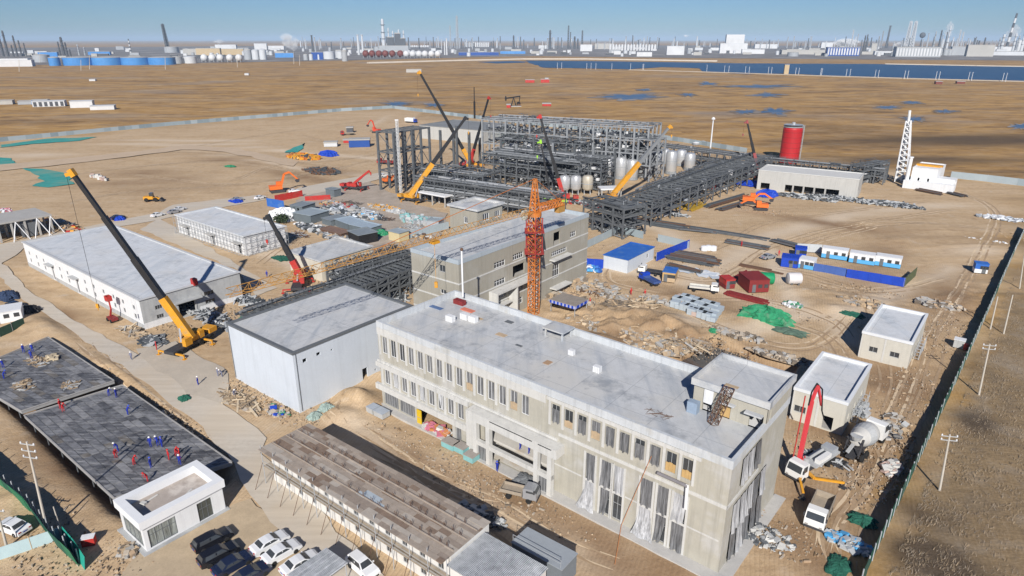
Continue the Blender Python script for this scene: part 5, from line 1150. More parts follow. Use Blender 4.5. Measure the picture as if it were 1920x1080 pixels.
frame_px('plant_steelwork', 'grated steel platform behind the right hand pipe rack', (1205,352), (1350,300), -13, [3,5.6], 8, 2, brace=.2, deckp=.12, pipes=26, equip=40, seed=8, clutter=360)
frame_px('pipe_rack', 'distant pipe rack with silver pipes behind the plant at right', (1225,272), (1420,297), 7, [4,7.5], 14, 1, brace=.1, pipes=16, deckp=.1, seed=9, clutter=160)
frame_px('pipe_rack', 'thin far pipe rack running behind the long concrete hall to the lattice mast', (1425,297), (1660,320), 5, [3.5,6], 14, 1, brace=.15, pipes=12, seed=10, clutter=120)
frame_px('plant_steelwork', 'small dark steel frame at the foot of the lattice mast', (1622,311), (1668,303), 6, [3,6,8], 3, 1, brace=.5, deckp=.4, pipes=4, equip=4, seed=11, clutter=80)
frame_px('pipe_rack', 'dark trussed pipe rack crossing between warehouse and windowless block', (452,590), (772,482), -6, [3,5,6.5], 14, 1, brace=.9, pipes=22, deckp=.15, colw=.35, seed=12, clutter=320)
frame_px('plant_steelwork', 'dark steel frame of jumbled members left of the tall building', (640,508), (770,470), 6, [3,6,8], 7, 1, brace=.9, deckp=.2, pipes=8, colw=.45, seed=13, clutter=300)
frame_px('plant_steelwork', 'grey steel frame behind the tower crane jib end', (1095,372), (1170,392), 10, [4,7,9.5], 4, 1, brace=.5, deckp=.5, pipes=8, equip=6, seed=14, clutter=160)
# vessels
def vessel(px, py, pt, r, label, group, legs=True, m=None):
    b = P(px, py); h = HT(px, pt, b); r_ = T('process_vessel', label, 'vessel', b, 0, group); z0 = min(1.8, h*.2) if legs else .0
    mb = MB(); mb.lathe([(r*.25,z0-.1),(r*.8,z0+.3),(r,z0+r*.45),(r,h-r*.5),(r*.8,h-r*.15),(r*.25,h)], (0,0,0), 18); mb.build('shell', m or SILV, r_, smooth=True)
    mb = MB(); mb.lathe([(r*1.03,h*.55),(r*1.03,h*.55+.25)], (0,0,0), 18); mb.build('band', STEELL, r_)
    if legs:
        for k in range(4): a = k*1.571+.6; mb = MB(); mb.box(r*.75*math.cos(a)-.12,r*.75*math.cos(a)+.12,r*.75*math.sin(a)-.12,r*.75*math.sin(a)+.12,-.1,z0+r*.5); mb.build('leg', STEELL, r_)
    else:
        mb = MB(); mb.lathe([(r*1.05,0),(r*1.0,z0+r*.5)], (0,0,0), 16); mb.build('skirt', PIPE, r_)
    return r_
RUSTV = mat('stained_cladding', (.50,.46,.38), .5, .2, .5, streak=.6, metal=.2)
for x, lb, m in ((1058,'silver legged vessel, left one of three before the plant',None),(1079,'silver legged vessel, middle one of three before the plant',None),(1101,'stained cream legged vessel, right one of three before the plant',RUSTV)): vessel(x, 364, 328, 2.2, lb, 'legged vessels before the plant', True, m)
for i, (x, yb, yt) in enumerate([(1128,318,266),(1150,319,270),(1171,320,272),(1191,322,275),(1206,330,284),(1108,316,272),(1140,332,292),(1163,334,294),(1184,336,298)]): vessel(x, yb, yt, 2.7, 'silver column inside the steel hall', 'silver columns inside the steel hall', False)
for i, (x, yb, yt) in enumerate([(1229,324,281),(1257,325,282),(1245,306,278),(1276,310,280),(1292,318,286),(1213,312,278)]): vessel(x, yb, yt, 2.6, 'fat silver vessel right of the steel hall', 'fat silver vessels right of the hall', False)
for i, (x, y) in enumerate([(1305,268),(1318,266)]): vessel(x, y+3, y-2, 2.2, 'white domed vessel left of the white mast', 'white domed vessels', False, WHITE)
# canopies and halls round the plant
def canopy(name, label, A, B, depth, h, n, m, cat='shelter'):
    a, b = P(*A, h), P(*B, h); d = b-a; r_ = T(name, label, cat, (a.x,a.y,0), math.atan2(d.y, d.x)); L = d.length
    mb = MB(); mb.box(-.3,L+.3,-.3,depth+.3,h-.5,h); mb.build('roof', m, r_)
    for i in range(n+1):
        for y in (.2, depth-.2): x = .2+(L-.4)*i/n; mb = MB(); mb.box(x-.2,x+.2,y-.2,y+.2,-.1,h-.501); mb.build('column', CONC, r_)
    return r_
canopy('white_canopy', 'white flat canopy on columns at the foot of the yellow boom', (786,359), (834,368), 4, 4.2, 2, WHITE)
canopy('white_canopy', 'white flat canopy in front of the silver vessels at the plant', (1128,354), (1166,353), 5, 4.4, 2, WHITE)
def hall(name, label, A, B, C, h, wall, roof, holes={}, ang=SITE, par=.4, over=.2, cat='building', left=False):
    loc, an, L, D = fit(A, B, C, h, ang, left); r_ = T(name, label, cat, loc, an); building(r_, L, abs(D), h, holes, wall, roof, par, .3, over=over); return r_, L, D
MGH = mat('pale_hall_concrete', (.44,.44,.42), .9, .1, .3, streak=.3)
hall('concrete_shed', 'wide low pale concrete shed with dark roof beyond the dark plant columns', (786,234), (903,244), (905,228), 8, MGH, mat('dark_flat_roof', (.22,.23,.235), .9, .2, .1), ang=None, par=.3)
lh, L_, D_ = hall('long_concrete_hall', 'long plain concrete hall with dark low openings and a red trailer in front', (1423,318), (1612,336), (1617,324), 8, mat('long_hall_concrete', (.46,.455,.43), .9, .08, .4, streak=.35), mat('long_hall_roof', (.56,.56,.54), .9, .08, .3), {'front': [(1.5,5.0,.1,2.8),(11,31,.1,3.0)], 'right': [(1.5,4,.1,3.0)]}, ang=None, par=.3, over=.1)
mb = MB(); mb.box(.3,L_-.3,3.5,3.6,0,7); mb.build('interior', DARK, lh)  # near-black wall stands in for the shade inside the openings
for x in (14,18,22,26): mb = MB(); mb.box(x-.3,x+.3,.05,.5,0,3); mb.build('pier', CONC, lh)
a, b = P(1470,350), P(1552,357); d = b-a; RT = T('red_trailer', 'long dark red trailer with a bright red end cylinder parked before the long concrete hall', 'trailer', a, math.atan2(d.y, d.x)); LR = d.length
mb = MB(); mb.box(0,LR,-.5,.5,1.0,1.4); [mb.beam((i*LR/12,-.5,1.4),(i*LR/12,-.5,2.6),.15) for i in range(13)]; mb.box(0,LR,-.6,-.45,2.5,2.7); [mb.beam((i*LR/12,-.5,2.6),((i+.8)*LR/12,-.5,1.4),.14) for i in range(12)]; mb.build('truss', DRED, RT)
mb = MB(); mb.lathe([(1.3,-1.5),(1.7,-1.2),(1.7,1.2),(1.3,1.5)], (LR-1.6,-.6,1.75), 16, axis='X'); mb.build('end_cylinder', RED, RT); wheels(RT, [(1.5,-.8),(1.5,.8),(3,-.8),(3,.8),(LR-4,.8),(LR-4,-.8)], .5, .3)
# red silo
b = P(1478,304); hs_ = HT(1486,238, b); RS = T('red_silo', 'tall red cylindrical silo rising behind the long concrete hall', 'silo', b)
mb = MB(); mb.lathe([(4.6,0),(4.6,hs_-1)]+[(4.5,hs_-.9),(4.4,hs_)], (0,0,0), 28); mb.build('shell', mat('silo_red', (.42,.02,.025), .5, .08, .4, streak=.25), RS, smooth=True)
for i in range(1,7):
    mb = MB(); mb.lathe([(4.64,i*hs_/7),(4.68,i*hs_/7+.05),(4.64,i*hs_/7+.2)], (0,0,0), 28); mb.build('ring', DRED, RS)
mb = MB(); mb.lathe([(4.7,hs_),(4.4,hs_+.2),(2.2,hs_+1.1),(.8,hs_+1.3),(.8,hs_+2.2),(.3,hs_+2.4)], (0,0,0), 20); mb.build('roof', SILV, RS, smooth=True)
mb = MB(); lattice(mb, (5.2,0,0), (5.2,0,hs_+1), .7, 12, .05); mb.build('ladder', STEELL, RS)
mb = MB(); 
for h in (.6,1.1): mb.lathe([(4.6,hs_+h),(4.66,hs_+h+.05)], (0,0,0), 20)
mb.build('railing', STEELL, RS)
# lattice flare mast, white plant house, white mast
b = P(1690,340); tp = at_height(1706,207, b.y)-b; FM = T('flare_mast', 'white lattice mast tapering to a thin pipe at the right edge of the plant', 'mast', b)
lattice(MB(), (0,0,0), tp*.86, 4.6, 11, .2, w2=1.6).build('lattice', WHITE, FM); mb = MB(); mb.tube((0,0,0), tp, .55, n=8); mb.build('flare_pipe', mat('flare_white', (.70,.71,.70), .5, .05, 1), FM)
for k_ in (.3,.55,.8): mb = MB(); c = tp*k_; mb.rbox(c, 4-2.4*k_, 4-2.4*k_, .15); mb.build('platform', STEELL, FM)
WP, L_, D_ = hall('white_plant_house', 'white panelled plant house with a stepped end beside the lattice mast', (1712,313), (1760,318), (1765,307), 8.5, WHITE, WHITE, {'front': [(2.5,3.2,3,4.4),(6,6.7,3,4.4)]}, ang=None, par=.3, over=.05)
mb = MB(); mb.box(-2,L_+7,-2.5,-.01,-.1,3.2); mb.build('lower_wing', WHITE, WP); mb = MB(); mb.box(L_+.05,L_+6.5,.2,6,-.1,5); mb.lathe([(.9,-.2),(.9,.1)], (L_+6.55,3,3.2), 14, axis='X'); mb.build('fan_wing', WHITE, WP); mb = MB(); mb.box(-.1,L_+.1,D_*.4,D_*.6,8.2,8.9); mb.build('ridge_pipe', YEL, WP)
mb = MB(); mb.tube((-1.2,-1,0),(-1.2,-1,12.5),.75,n=12); mb.lathe([(1.0,12.3),(1.0,12.7)],(-1.2,-1,0),12); mb.build('stack', WHITE, WP)
b = P(1329,306); h = HT(1334,222, b); WM = T('white_mast', 'thin white lighting mast standing above the right pipe rack', 'mast', b); mb = MB(); mb.tube((0,0,0),(0,0,h),.45,.25,n=8); mb.build('pole', WHITE, WM); mb = MB(); mb.lathe([(.9,h-.5),(.9,h),(.3,h+.6)],(0,0,0),10); mb.build('lamp_ring', WHITE, WM)
b = P(752,364); h = HT(746,226, b); WM = T('striped_mast', 'slim pale mast standing left of the tall bare portal frame', 'mast', b); lattice(MB(), (0,0,0), (0,0,h), .7, 22, .06).build('lattice', mat('mast_grey', (.55,.56,.56), .5, .1, 1), WM); mb = MB(); mb.rbox((0,0,h),1.4,.5,.4); mb.build('lamp_head', WHITE, WM)
b = P(890,222); h = HT(890,163, b); DMs = T('drill_mast', 'dark guyed mast beyond the grey hoarding behind the plant', 'mast', b); mb = MB(); mb.tube((0,0,0),(0,0,h*.55),.8,n=6); mb.tube((0,0,h*.55),(0,0,h),.35,n=6); mb.build('pole', BLACK, DMs)
for s in (-1,1): mb = MB(); mb.tube((0,0,h*.7),(s*7,2,0),.08,n=4); mb.build('guy', STEEL, DMs)
# pump jack
b = P(963,200); PJ = T('pump_jack', 'dark nodding oil pump standing alone in the marsh behind the plant', 'oil pump', b, R(10))
mb = MB(); mb.box(-6,7,-1.8,1.8,0,.7); mb.build('base', CONC, PJ)
for s in (-1,1): mb = MB(); mb.beam((-2.2,s*1.4,.7),(0,s*.4,8.2),.5); mb.beam((2.2,s*1.4,.7),(0,s*.4,8.2),.5); mb.build('samson_post', BLACK, PJ)
mb = MB(); mb.beam((-6.5,0,7.6),(6.2,0,9.2),.7,1.1); wbm = mb.build('walking_beam', BLACK, PJ)
mb = MB(); mb.ext([(-7.6,5.2),(-6.9,4.9),(-6.4,7.5),(-6.9,9.4),(-7.7,9.6),(-8.2,7.4)], -.45, .45); mb.build('horse_head', BLACK, wbm)
mb = MB(); mb.beam((5.8,.9,9.0),(5.2,.9,2.6),.35); mb.beam((5.8,-.9,9.0),(5.2,-.9,2.6),.35); mb.lathe([(1.9,-.3),(1.9,.3)],(4.9,1.3,2.5),10,axis='Y'); mb.build('crank', BLACK, PJ); mb = MB(); mb.box(3.6,6.4,-.9,.9,.7,2.4); mb.build('gearbox', RUST, PJ)

# ---------------------------------------------------------------- fences and poles
def fence(name, label, pts, h, m, step=3.0, post=None, net=False, pm=None, lean=0.0):
    pts = [Vector((p.x,p.y,0)) for p in pts]; r_ = T(name, label, 'fence', pts[0]); rnd = random.Random(len(name)+len(pts)); o = pts[0]
    total = sum((b-a).length for a, b in zip(pts[:-1], pts[1:])); mb = MB(); pos = []
    for a, b in zip(pts[:-1], pts[1:]):
        d = b-a; n = max(1, int(d.length/step)); nr = Vector((-d.y,d.x,0)).normalized()
        for i in range(n):
            p, q = a+d*(i/n)-o, a+d*((i+1)/n)-o; pos.append(p); t = .04
            j0 = rnd.uniform(-.06,.06) if net else 0; hh = h*(1+(rnd.uniform(-.05,.05) if net else 0)); k = nr*(t+j0)
            mb.add([p-k-Vector((0,0,.3)),q-k-Vector((0,0,.3)),q+k*.2-Vector((0,0,.3)),p+k*.2-Vector((0,0,.3)),p-k+nr*lean+Vector((0,0,hh)),q-k+nr*lean+Vector((0,0,hh)),q+k*.2+nr*lean+Vector((0,0,hh)),p+k*.2+nr*lean+Vector((0,0,hh))], [(0,3,2,1),(4,5,6,7),(0,1,5,4),(1,2,6,5),(2,3,7,6),(3,0,4,7)], rnd.randrange(len(m)) if isinstance(m, list) else 0)
    mb.build('netting' if net else 'panel_run', m, r_)
    st = max(1, len(pos)//90 + (1 if len(pos) > 90 else 0))
    for p in pos[::st]:
        mb = MB(); mb.box(-.06,.06,-.06,.06,-.3,h+.25); mb.build('post', pm or STEELL, r_, p)
    return r_
HOARD = [mat('hoarding_a', (.27,.33,.36), .6, .08, .3), mat('hoarding_b', (.33,.39,.42), .6, .08, .3), mat('hoarding_c', (.22,.275,.305), .6, .08, .3)]
fence('site_hoarding', 'long pale grey hoarding on the far left bounding the sandy site', PX([(-40,270),(0,265.5),(310,236),(640,208.5),(735,203)]), 2.5, HOARD, 4.5)
fence('site_hoarding', 'pale grey hoarding stretching behind the plant from the far corner', PX([(735,203),(900,223),(1240,260),(1400,286)]), 2.5, HOARD, 4.5)
fence('site_hoarding', 'pale grey hoarding at the right edge beyond the white plant house', PX([(1782,333),(1850,340),(1935,350)]), 2.8, HOARD, 4.5)
GN = [mat('fence_net_a', (.018,.085,.06), .9, .2, 1.5), mat('fence_net_b', (.025,.105,.07), .9, .2, 1.5), mat('fence_net_c', (.04,.09,.065), .9, .25, 1.5)]
fence('net_fence', 'dark green net fence running along the whole right side of the site', PX([(1612,1100),(1700,910),(1790,720),(1850,590),(1890,500),(1922,430)]), 2.3, GN, 2.5, net=True, pm=STEELL)
fence('green_fence', 'tall green sheet fence leaning at the lower left corner', PX([(-60,850),(-10,900),(60,960),(108,1022),(148,1060)]), 2.6, [GN[1], mat('bright_green_sheet', (.03,.17,.085), .8, .15, 1)], 2.2, net=True, lean=-.5)
fence('low_hoarding', 'light blue sheet hoarding across the lower left corner', PX([(-40,1062),(60,1028),(118,1008)]), 1.6, [mat('pale_blue_sheet', (.42,.55,.58), .7, .08, .6)], 3, pm=TIMBER)
fence('teal_net', 'teal net flap at the end of the light blue hoarding', PX([(116,1010),(140,1040),(158,1068)]), 1.7, [mat('bright_teal_net', (.02,.33,.25), .8, .15, 1)], 1.6, net=True, lean=.35)
fence('green_fence', 'green sheet fence below the white container at the left edge', PX([(-40,640),(0,632),(48,612)]), 2.0, GN, 2.2, net=True)
def upole(bx, by, tx, ty, label, arms=2, group='utility poles', r=.13):
    b = P(bx, by); tp = at_height(tx, ty, b.y)-b; r_ = T('utility_pole', label, 'pole', b, 0, group)
    mb = MB(); mb.tube((0,0,-.3), tp, r*1.25, r*.8, n=8); mb.build('pole', mat('pole_concrete', (.50,.46,.40), .8, .12, 1), r_)
    for i in range(arms):
        c = tp*(1-.03-.07*i); mb = MB(); mb.beam(c+Vector((-1.0,.2,0)), c+Vector((1.0,-.2,0)), .1); ar = mb.build('crossarm', PLAST, r_)
        for s in (-.9,0,.9): mb = MB(); mb.lathe([(.07,0),(.11,.08),(.05,.25)], c+Vector((s,-.2*s,.05)), 6); mb.build('insulator', WHITE, ar)
upole(1762,918,1781,815,'pale utility pole right of the fence level with the mixer truck', 2)
upole(1836,738,1856,645,'pale utility pole with cross arms right of the fence near the lone house', 2)
upole(1857,616,1871,556,'left pole of a leaning pair beyond the green fence', 0); upole(1882,625,1899,553,'right pole of a leaning pair beyond the green fence', 0)
upole(1912,540,1922,470,'far utility pole at the right picture edge beyond the fence', 0)
upole(89,997,50,828,'tall utility pole with cross arms behind the green sheet fence', 3); upole(13,1028,-6,955,'short pole at the lower left picture edge', 1)
upole(113,990,100,950,'short leaning lamp post by the light blue hoarding', 0, 'lamp posts', .08)
for i, (x, yb, yt) in enumerate([(36,134,112),(152,132,112),(168,130,104),(310,130,106),(445,126,104),(562,123,103),(551,120,98),(75,118,96)]):
    upole(x, yb, x-.5, yt, 'thin white pole in the marsh before the far storage tanks', 0, 'white poles along the far marsh road', .5)
for i, (x, y) in enumerate([(1397,138),(1404,138.5),(1440,139),(1446,139.5),(1491,141),(1497,141),(1538,142.5),(1540,142.7),(1586,144),(1593,144),(1640,146),(1646,146.4),(1695,148),(1701,148),(1754,149.5),(1760,149.8),(1815,151),(1821,151.3),(1879,153),(1885,153.2),(1325,134),(1358,136),(1366,136.5),(1045,129),(1053,129),(1100,130),(1108,130.2),(1117,130.3),(1147,131),(1182,131),(1205,132),(1206.5,132)]):
    b = P(x, y); o = MB(); o.tube((0,0,0),(0,0,12),.34,.26,n=6); o.rbox((0,0,11.7),1.1,.5,.4); o = o.build('dyke_post', WHITE, None, b); tag(o, 'thin white post on the near lake dyke', 'post', 'white posts along the lake dyke')
# ---------------------------------------------------------------- compound of cabins, right middle
def zc(x, y): return (1280+x/3, 300+y/3)
LBLUE = mat('light_blue_paint', (.10,.38,.68), .5, .1, .6)
def cabin(label, A, B, h, depth, lower=LBLUE, upper=WHITE, name='container_cabin', group=None, door=.25, roofm=None):
    a, b = P(*A), P(*B); d = b-a; L = d.length; r_ = T(name, label, 'cabin', a, math.atan2(d.y, d.x), group)
    mb = MB(); mb.box(0,L,0,depth,.1,h*.45); mb.build('lower_panel', lower, r_); mb = MB(); mb.box(0,L,0,depth,h*.45+.002,h); mb.build('upper_panel', upper, r_)
    mb = MB(); mb.box(-.1,L+.1,-.1,depth+.1,h+.002,h+.12); mb.build('roof', roofm or upper, r_)
    mb = MB(); mb.box(L*door-.45,L*door+.45,-.05,-.004,.12,2.1); mb.build('door', DRED if L > 7 else COPING, r_)
    for x in (.55,.85): mb = MB(); mb.box(L*x-.5,L*x+.5,-.05,-.004,1.2,2.1); mb.build('window', GLASS, r_)
    return r_
cabin('white and blue site cabin, leftmost of three in the blue walled compound', zc(778,548), zc(922,568), 2.8, 3, group='white and blue site cabins')
cabin('white and blue site cabin, middle of three in the blue walled compound', zc(932,575), zc(1076,596), 2.8, 3, group='white and blue site cabins')
cabin('white and blue site cabin, rightmost of three in the blue walled compound', zc(1078,592), zc(1222,614), 2.8, 3, group='white and blue site cabins')
def wallpanel(name, label, A, B, h, m, th=.12, cat='hoarding', z=0):
    a, b = P(*A), P(*B); d = b-a; L = d.length; r_ = T(name, label, cat, a, math.atan2(d.y, d.x)); mb = MB(); n = max(1, int(L/2.4))
    for i in range(n): mb.box(L*i/n,L*(i+1)/n-.03,(i%2)*.03,th+(i%2)*.03,-.1,h+.03*(i%3))
    mb.build('sheet', m, r_)
    for i in range(n+1): mb = MB(); mb.box(L*i/n-.04,L*i/n+.04,th+.04,th+.12,-.1,h+.05); mb.build('post', STEELL, r_)
    return r_
wallpanel('blue_hoarding', 'royal blue hoarding along the front of the cabin compound', zc(918,658), zc(1245,712), 2.2, ROYAL)
wallpanel('blue_hoarding', 'slate blue hoarding left of the long royal blue one at the compound', zc(735,622), zc(916,655), 2.1, mat('slate_blue', (.06,.12,.36), .7, .2, .6))
wallpanel('blue_hoarding', 'olive green net wall closing the right end of the compound', zc(1245,712), zc(1312,650), 2.3, mat('olive_net', (.10,.12,.06), .9, .2, 1))
wallpanel('blue_hoarding', 'pale grey hoarding at the back left of the cabin compound', zc(640,512), zc(780,520), 2.3, mat('pale_sheet', (.45,.48,.50), .6, .1, .5))
wallpanel('blue_hoarding', 'royal blue hoarding left of the blue roofed cabin', (1097,500), (1131,503), 2.4, ROYAL)
wallpanel('blue_hoarding', 'long royal blue hoarding right of the blue roofed cabin', (1231,489), (1292,464), 2.4, ROYAL)
wallpanel('pale_hoarding', 'pale blue hoarding behind the blue roofed cabin, left run', (1098,466), (1160,436), 2.2, HOARD[1])
wallpanel('pale_hoarding', 'pale blue hoarding behind the blue roofed cabin, right run', (1160,436), (1205,447), 2.2, HOARD[0])
wallpanel('pale_hoarding', 'pale blue hoarding between the long royal blue hoarding and the steel stacks', (1233,452), (1290,466), 2.2, HOARD[1])
cabin('royal blue cabin at the left end of the compound', zc(550,600), zc(645,612), 2.7, 4, ROYAL, ROYAL, door=.6); cabin('white and blue cabin set in the compound front wall', zc(648,607), zc(732,622), 2.6, 3.5)
cabin('blue cabin at the back left corner of the compound', zc(628,545), zc(692,552), 2.6, 3, ROYAL, ROYAL)
cabin('small blue cabin standing alone near the green fence', zc(1638,635), zc(1712,643), 2.6, 2.5, WHITE, BLUE, door=.7)
loc, an, L, D = fit((1132,477), (1177,487), (1230,463), 3.6, SITE); BC = T('blue_roofed_cabin', 'white site cabin with a bright blue flat roof', 'cabin', loc, an)
building(BC, L, D, 3.6, {'right': [(D*.72,D*.72+1,1.2,2.4)]}, BWHITE, BLUE, .15, .2, BLUE, over=.2); window(BC, side(L,D,'right'), D*.72,D*.72+1,1.2,2.4,.1,WFRAME,GLASS,1,.08)
cabin('orange timber hut with blue roof on the sand', (1241,528), (1265,531), 2.6, 4.5, TIMBER, PLY, name='timber_hut', roofm=BLUE)
CC = cabin('dark red steel container with pitched lid beside the green tank', zc(370,748), zc(482,744), 3.2, 6.5, DRED, DRED, name='red_container'); cabin('small dark red box container next to the larger one', zc(240,728), zc(292,724), 2.4, 3.5, DRED, RED, name='red_container')
def cyl(name, label, cat, A, B, r, m, z=0):
    a, b = P(*A), P(*B); d = b-a; o = T(name, label, cat, a, math.atan2(d.y, d.x)); L = d.length
    mb = MB(); mb.lathe([(r*.5,-.35),(r*.9,-.15),(r,.15),(r,L-.15),(r*.9,L+.15),(r*.5,L+.35)], (0,0,r+z), 16, axis='X'); mb.build('shell', m, o, smooth=True)
    for x in (.2,.8): mb = MB(); mb.box(L*x-.2,L*x+.2,-r*.8,r*.8,-.05,r*.5); mb.build('saddle', STEEL, o)
    return o
cyl('green_tank', 'green horizontal cylindrical tank behind the dark red container', 'tank', zc(385,690), zc(505,698), 1.5, mat('tank_green', (.01,.24,.10), .5, .1, .8)); cyl('white_tank', 'short white drum lying right of the green tank', 'tank', zc(590,697), zc(655,697), 1.5, mat('drum_white', (.6,.58,.58), .6, .15, 1))
bars('beam_stack', 'stack of dark red steel beams in front of the dark red container', 'steel stack', zc(255,750), zc(500,815), 3.0, 10, .22, DRED, .4, 1)
bars('beam_stack', 'long rusty pipes lying before the blue compound', 'steel stack', zc(330,595), zc(560,642), 1.5, 6, .2, RUST, .3, 2); bars('beam_stack', 'dark red rails running behind the red container', 'steel stack', zc(285,670), zc(370,625), 1.5, 6, .15, DRED, .3, 3)
SK = [mat('stack_steel_a', (.07,.08,.09), .7, .3, 1), mat('stack_steel_b', (.12,.13,.14), .7, .3, 1), RUST]
for i, (A, B, w_, n, lb) in enumerate([((1275,430),(1345,437),3,16,'rebar bundles lying farthest left on the sand behind the blue fence'),((1180,412),(1300,430),6,22,'dark rebar bundles stretching from the pipe rack end'),((1300,428),(1438,450),3,14,'long thin rebar bundle pointing at the compound'),((1362,453),(1442,467),4,18,'dark rebar rows beside the compound back'),((1452,450),(1500,462),5,14,'blue grey rebar rows behind the compound corner'),
     ((1258,478),(1350,494),9,40,'wide dark sheet pile stack right of the blue hoarding'),((1255,497),(1320,512),4,18,'dark steel bars below the sheet pile stack'),((1720,356),(1770,366),3,14,'rusty steel stack near the right hoarding, left one'),((1780,362),(1812,370),3,12,'rusty steel stack near the right hoarding, right one'),((1262,390),(1288,380),4,16,'yellow painted steel stack by the pipe rack, left one'),((1290,394),(1320,381),4,16,'yellow painted steel stack by the pipe rack, right one'),
     ((1325,388),(1400,366),4,18,'grey steel sections below the blue tarpaulin'),((1350,394),(1410,376),3,14,'pale steel sections beside the orange excavators')]):
    bars('steel_stack', lb, 'steel stack', A, B, w_, n, .16, mat('painted_yellow_steel', (.42,.27,.03), .7, .25, 1) if 'yellow' in lb else SK, .6, i+10)
pile('white_sheets', 'white plastic sheets spread by the sheet pile stack', 'sheeting', 1300, 508, (7,2.5), 26, (3,1.6,.05), [WHITE, BWHITE], 3, h=.3, flat=.06)
# pallets of grey blocks
def block_stack(px, py, i):
    b = P(px, py); r_ = T('block_pallet', 'pallet of grey building blocks in the rows near the rubble heap', 'block pallet', b, SITE+.1*math.sin(i), 'pallets of grey blocks')
    mb = MB(); m_ = mat('aerated_block', (.38,.44,.49), .9, .1, .8) if i % 6 else mat('pinkish_block', (.50,.40,.36), .9, .1, .8)
    for z in range(2 + (i*7 % 3 > 0)):
        for a in range(2):
            for q in range(3): mb.box(-1.0+a*1.01,-1.0+a*1.01+.99,-.85+q*.58,-.85+q*.58+.56,.14+z*.5,.14+z*.5+.49)
    mb.build('blocks', m_, r_); mb = MB(); [mb.box(-.85,.85,y-.1,y+.1,0,.12) for y in (-.6,0,.6)]; mb.build('pallet_base', TIMBER, r_)
k_ = 0
for r_i, (A, B, n) in enumerate([((1277,562),(1347,583),10),((1270,568),(1342,590),10),((1266,576),(1336,598),9),((1298,590),(1334,602),5)]):
    for i in range(n): block_stack(A[0]+(B[0]-A[0])*i/(n-1), A[1]+(B[1]-A[1])*i/(n-1), k_); k_ += 1
# tarpaulins and nets
for a in [('green_tarpaulin','bright green tarpaulin over a long heap on the sand','tarpaulin',1434,600,5.2,2.6,3.2,GREEN,1),('net_heap','dark green net heap left of the lone house','net heap',1592,590,3.0,1.6,.7,DGREEN,2),('net_heap','grey green net spread below the bright green tarpaulin','net heap',1482,622,3.2,1.7,.5,mat('grey_green_net',(.10,.16,.12),.95,.3,1),3),
          ('blue_tarpaulin','violet blue tarpaulin beside the orange crane at the plant','tarpaulin',1410,346,6,4,1.6,ROYAL,4),('blue_tarpaulin','blue tarpaulin heap above the orange excavators','tarpaulin',1437,366,3.5,4,2.4,ROYAL,5),('blue_tarpaulin','blue tarpaulin at the road behind the warehouse','tarpaulin',222,411,2.6,1.6,1.2,ROYAL,6),('blue_tarpaulin','blue tarpaulin at the yard entrance by the grey car','tarpaulin',443,378,3,1.8,1.0,ROYAL,7),
          ('blue_tarpaulin','blue tarpaulin next to the yellow machinery heap','tarpaulin',616,291,5,3.4,2.6,ROYAL,8),('dark_tarpaulin','black tarpaulin heap at the left road edge','tarpaulin',55,583,2.6,2.0,1.2,BLACK,9),('dark_tarpaulin','dark blue tarpaulin heap at the far left road edge','tarpaulin',14,556,3.4,2.0,1.2,mat('navy_tarpaulin',(.03,.05,.10),.8,.2,1),10),
          ('net_heap','small green net lying on the sand far left of the plant','net heap',432,312,3,2,.6,GREEN,11),('net_heap','dark green net bundle on the concrete road','net heap',346,748,1.1,.9,.6,DGREEN,12),('green_tarpaulin','green sheet over goods in the material yard','tarpaulin',709,438,3.2,2.4,1.5,GREEN,13),('net_heap','green debris net dropped beside the second warehouse','net heap',528,484,3,1.8,.4,DGREEN,14),
          ('net_heap','dark green net heap by the fence near the dump truck','net heap',1617,976,1.5,1.2,.6,DGREEN,15),('net_heap','green net draped at the bottom edge by the fence','net heap',1572,1062,1.2,1.8,.5,DGREEN,16),('sheet_bundle','pale plastic wrapped bundle at the corner of the windowless block','bundle',590,782,1.0,1.1,.8,mat('pale_green_film',(.28,.36,.33),.4,.2,2),17),('sheet_bundle','greenish plastic wrapped bundle beside another at the block corner','bundle',612,768,1.4,1.2,1.0,mat('pale_green_film',(.28,.36,.33)),18),
          ('net_heap','green netting lump by the excavated foundation','net heap',1337,622,.9,.7,.8,GREEN,19),('white_tent','white tent roof between the second warehouse and the sheds','tent',532,408,5.5,4.5,3.4,WHITE,20)]: tarp(*a)
for i, (pts, lb) in enumerate([([(0,272),(90,260),(182,257),(150,264),(60,270),(0,277)],'teal dust net laid along the inside of the far left hoarding'),([(-10,294),(22,297),(34,307),(0,310),(-10,308)],'teal dust net patch at the left edge below the hoarding'),([(42,316),(80,317),(126,327),(140,345),(90,352),(60,349),(84,340),(66,328)],'large teal dust net patch on the sand left of the big boom'),
        ([(533,286),(545,280),(572,268),(566,280),(558,286)],'teal dust net beside the yellow machinery heap'),([(930,255),(980,252),(995,262),(940,270)],'teal dust net seen through the plant hall')]):
    o = MB(); o.face(ragged(PX(pts), .12, 5, 1.2, i+3)); o = o.build('dust_net', TEAL); tag(o, lb, 'dust net')
    if o.data.polygons[0].normal.z < 0: o.data.flip_normals()
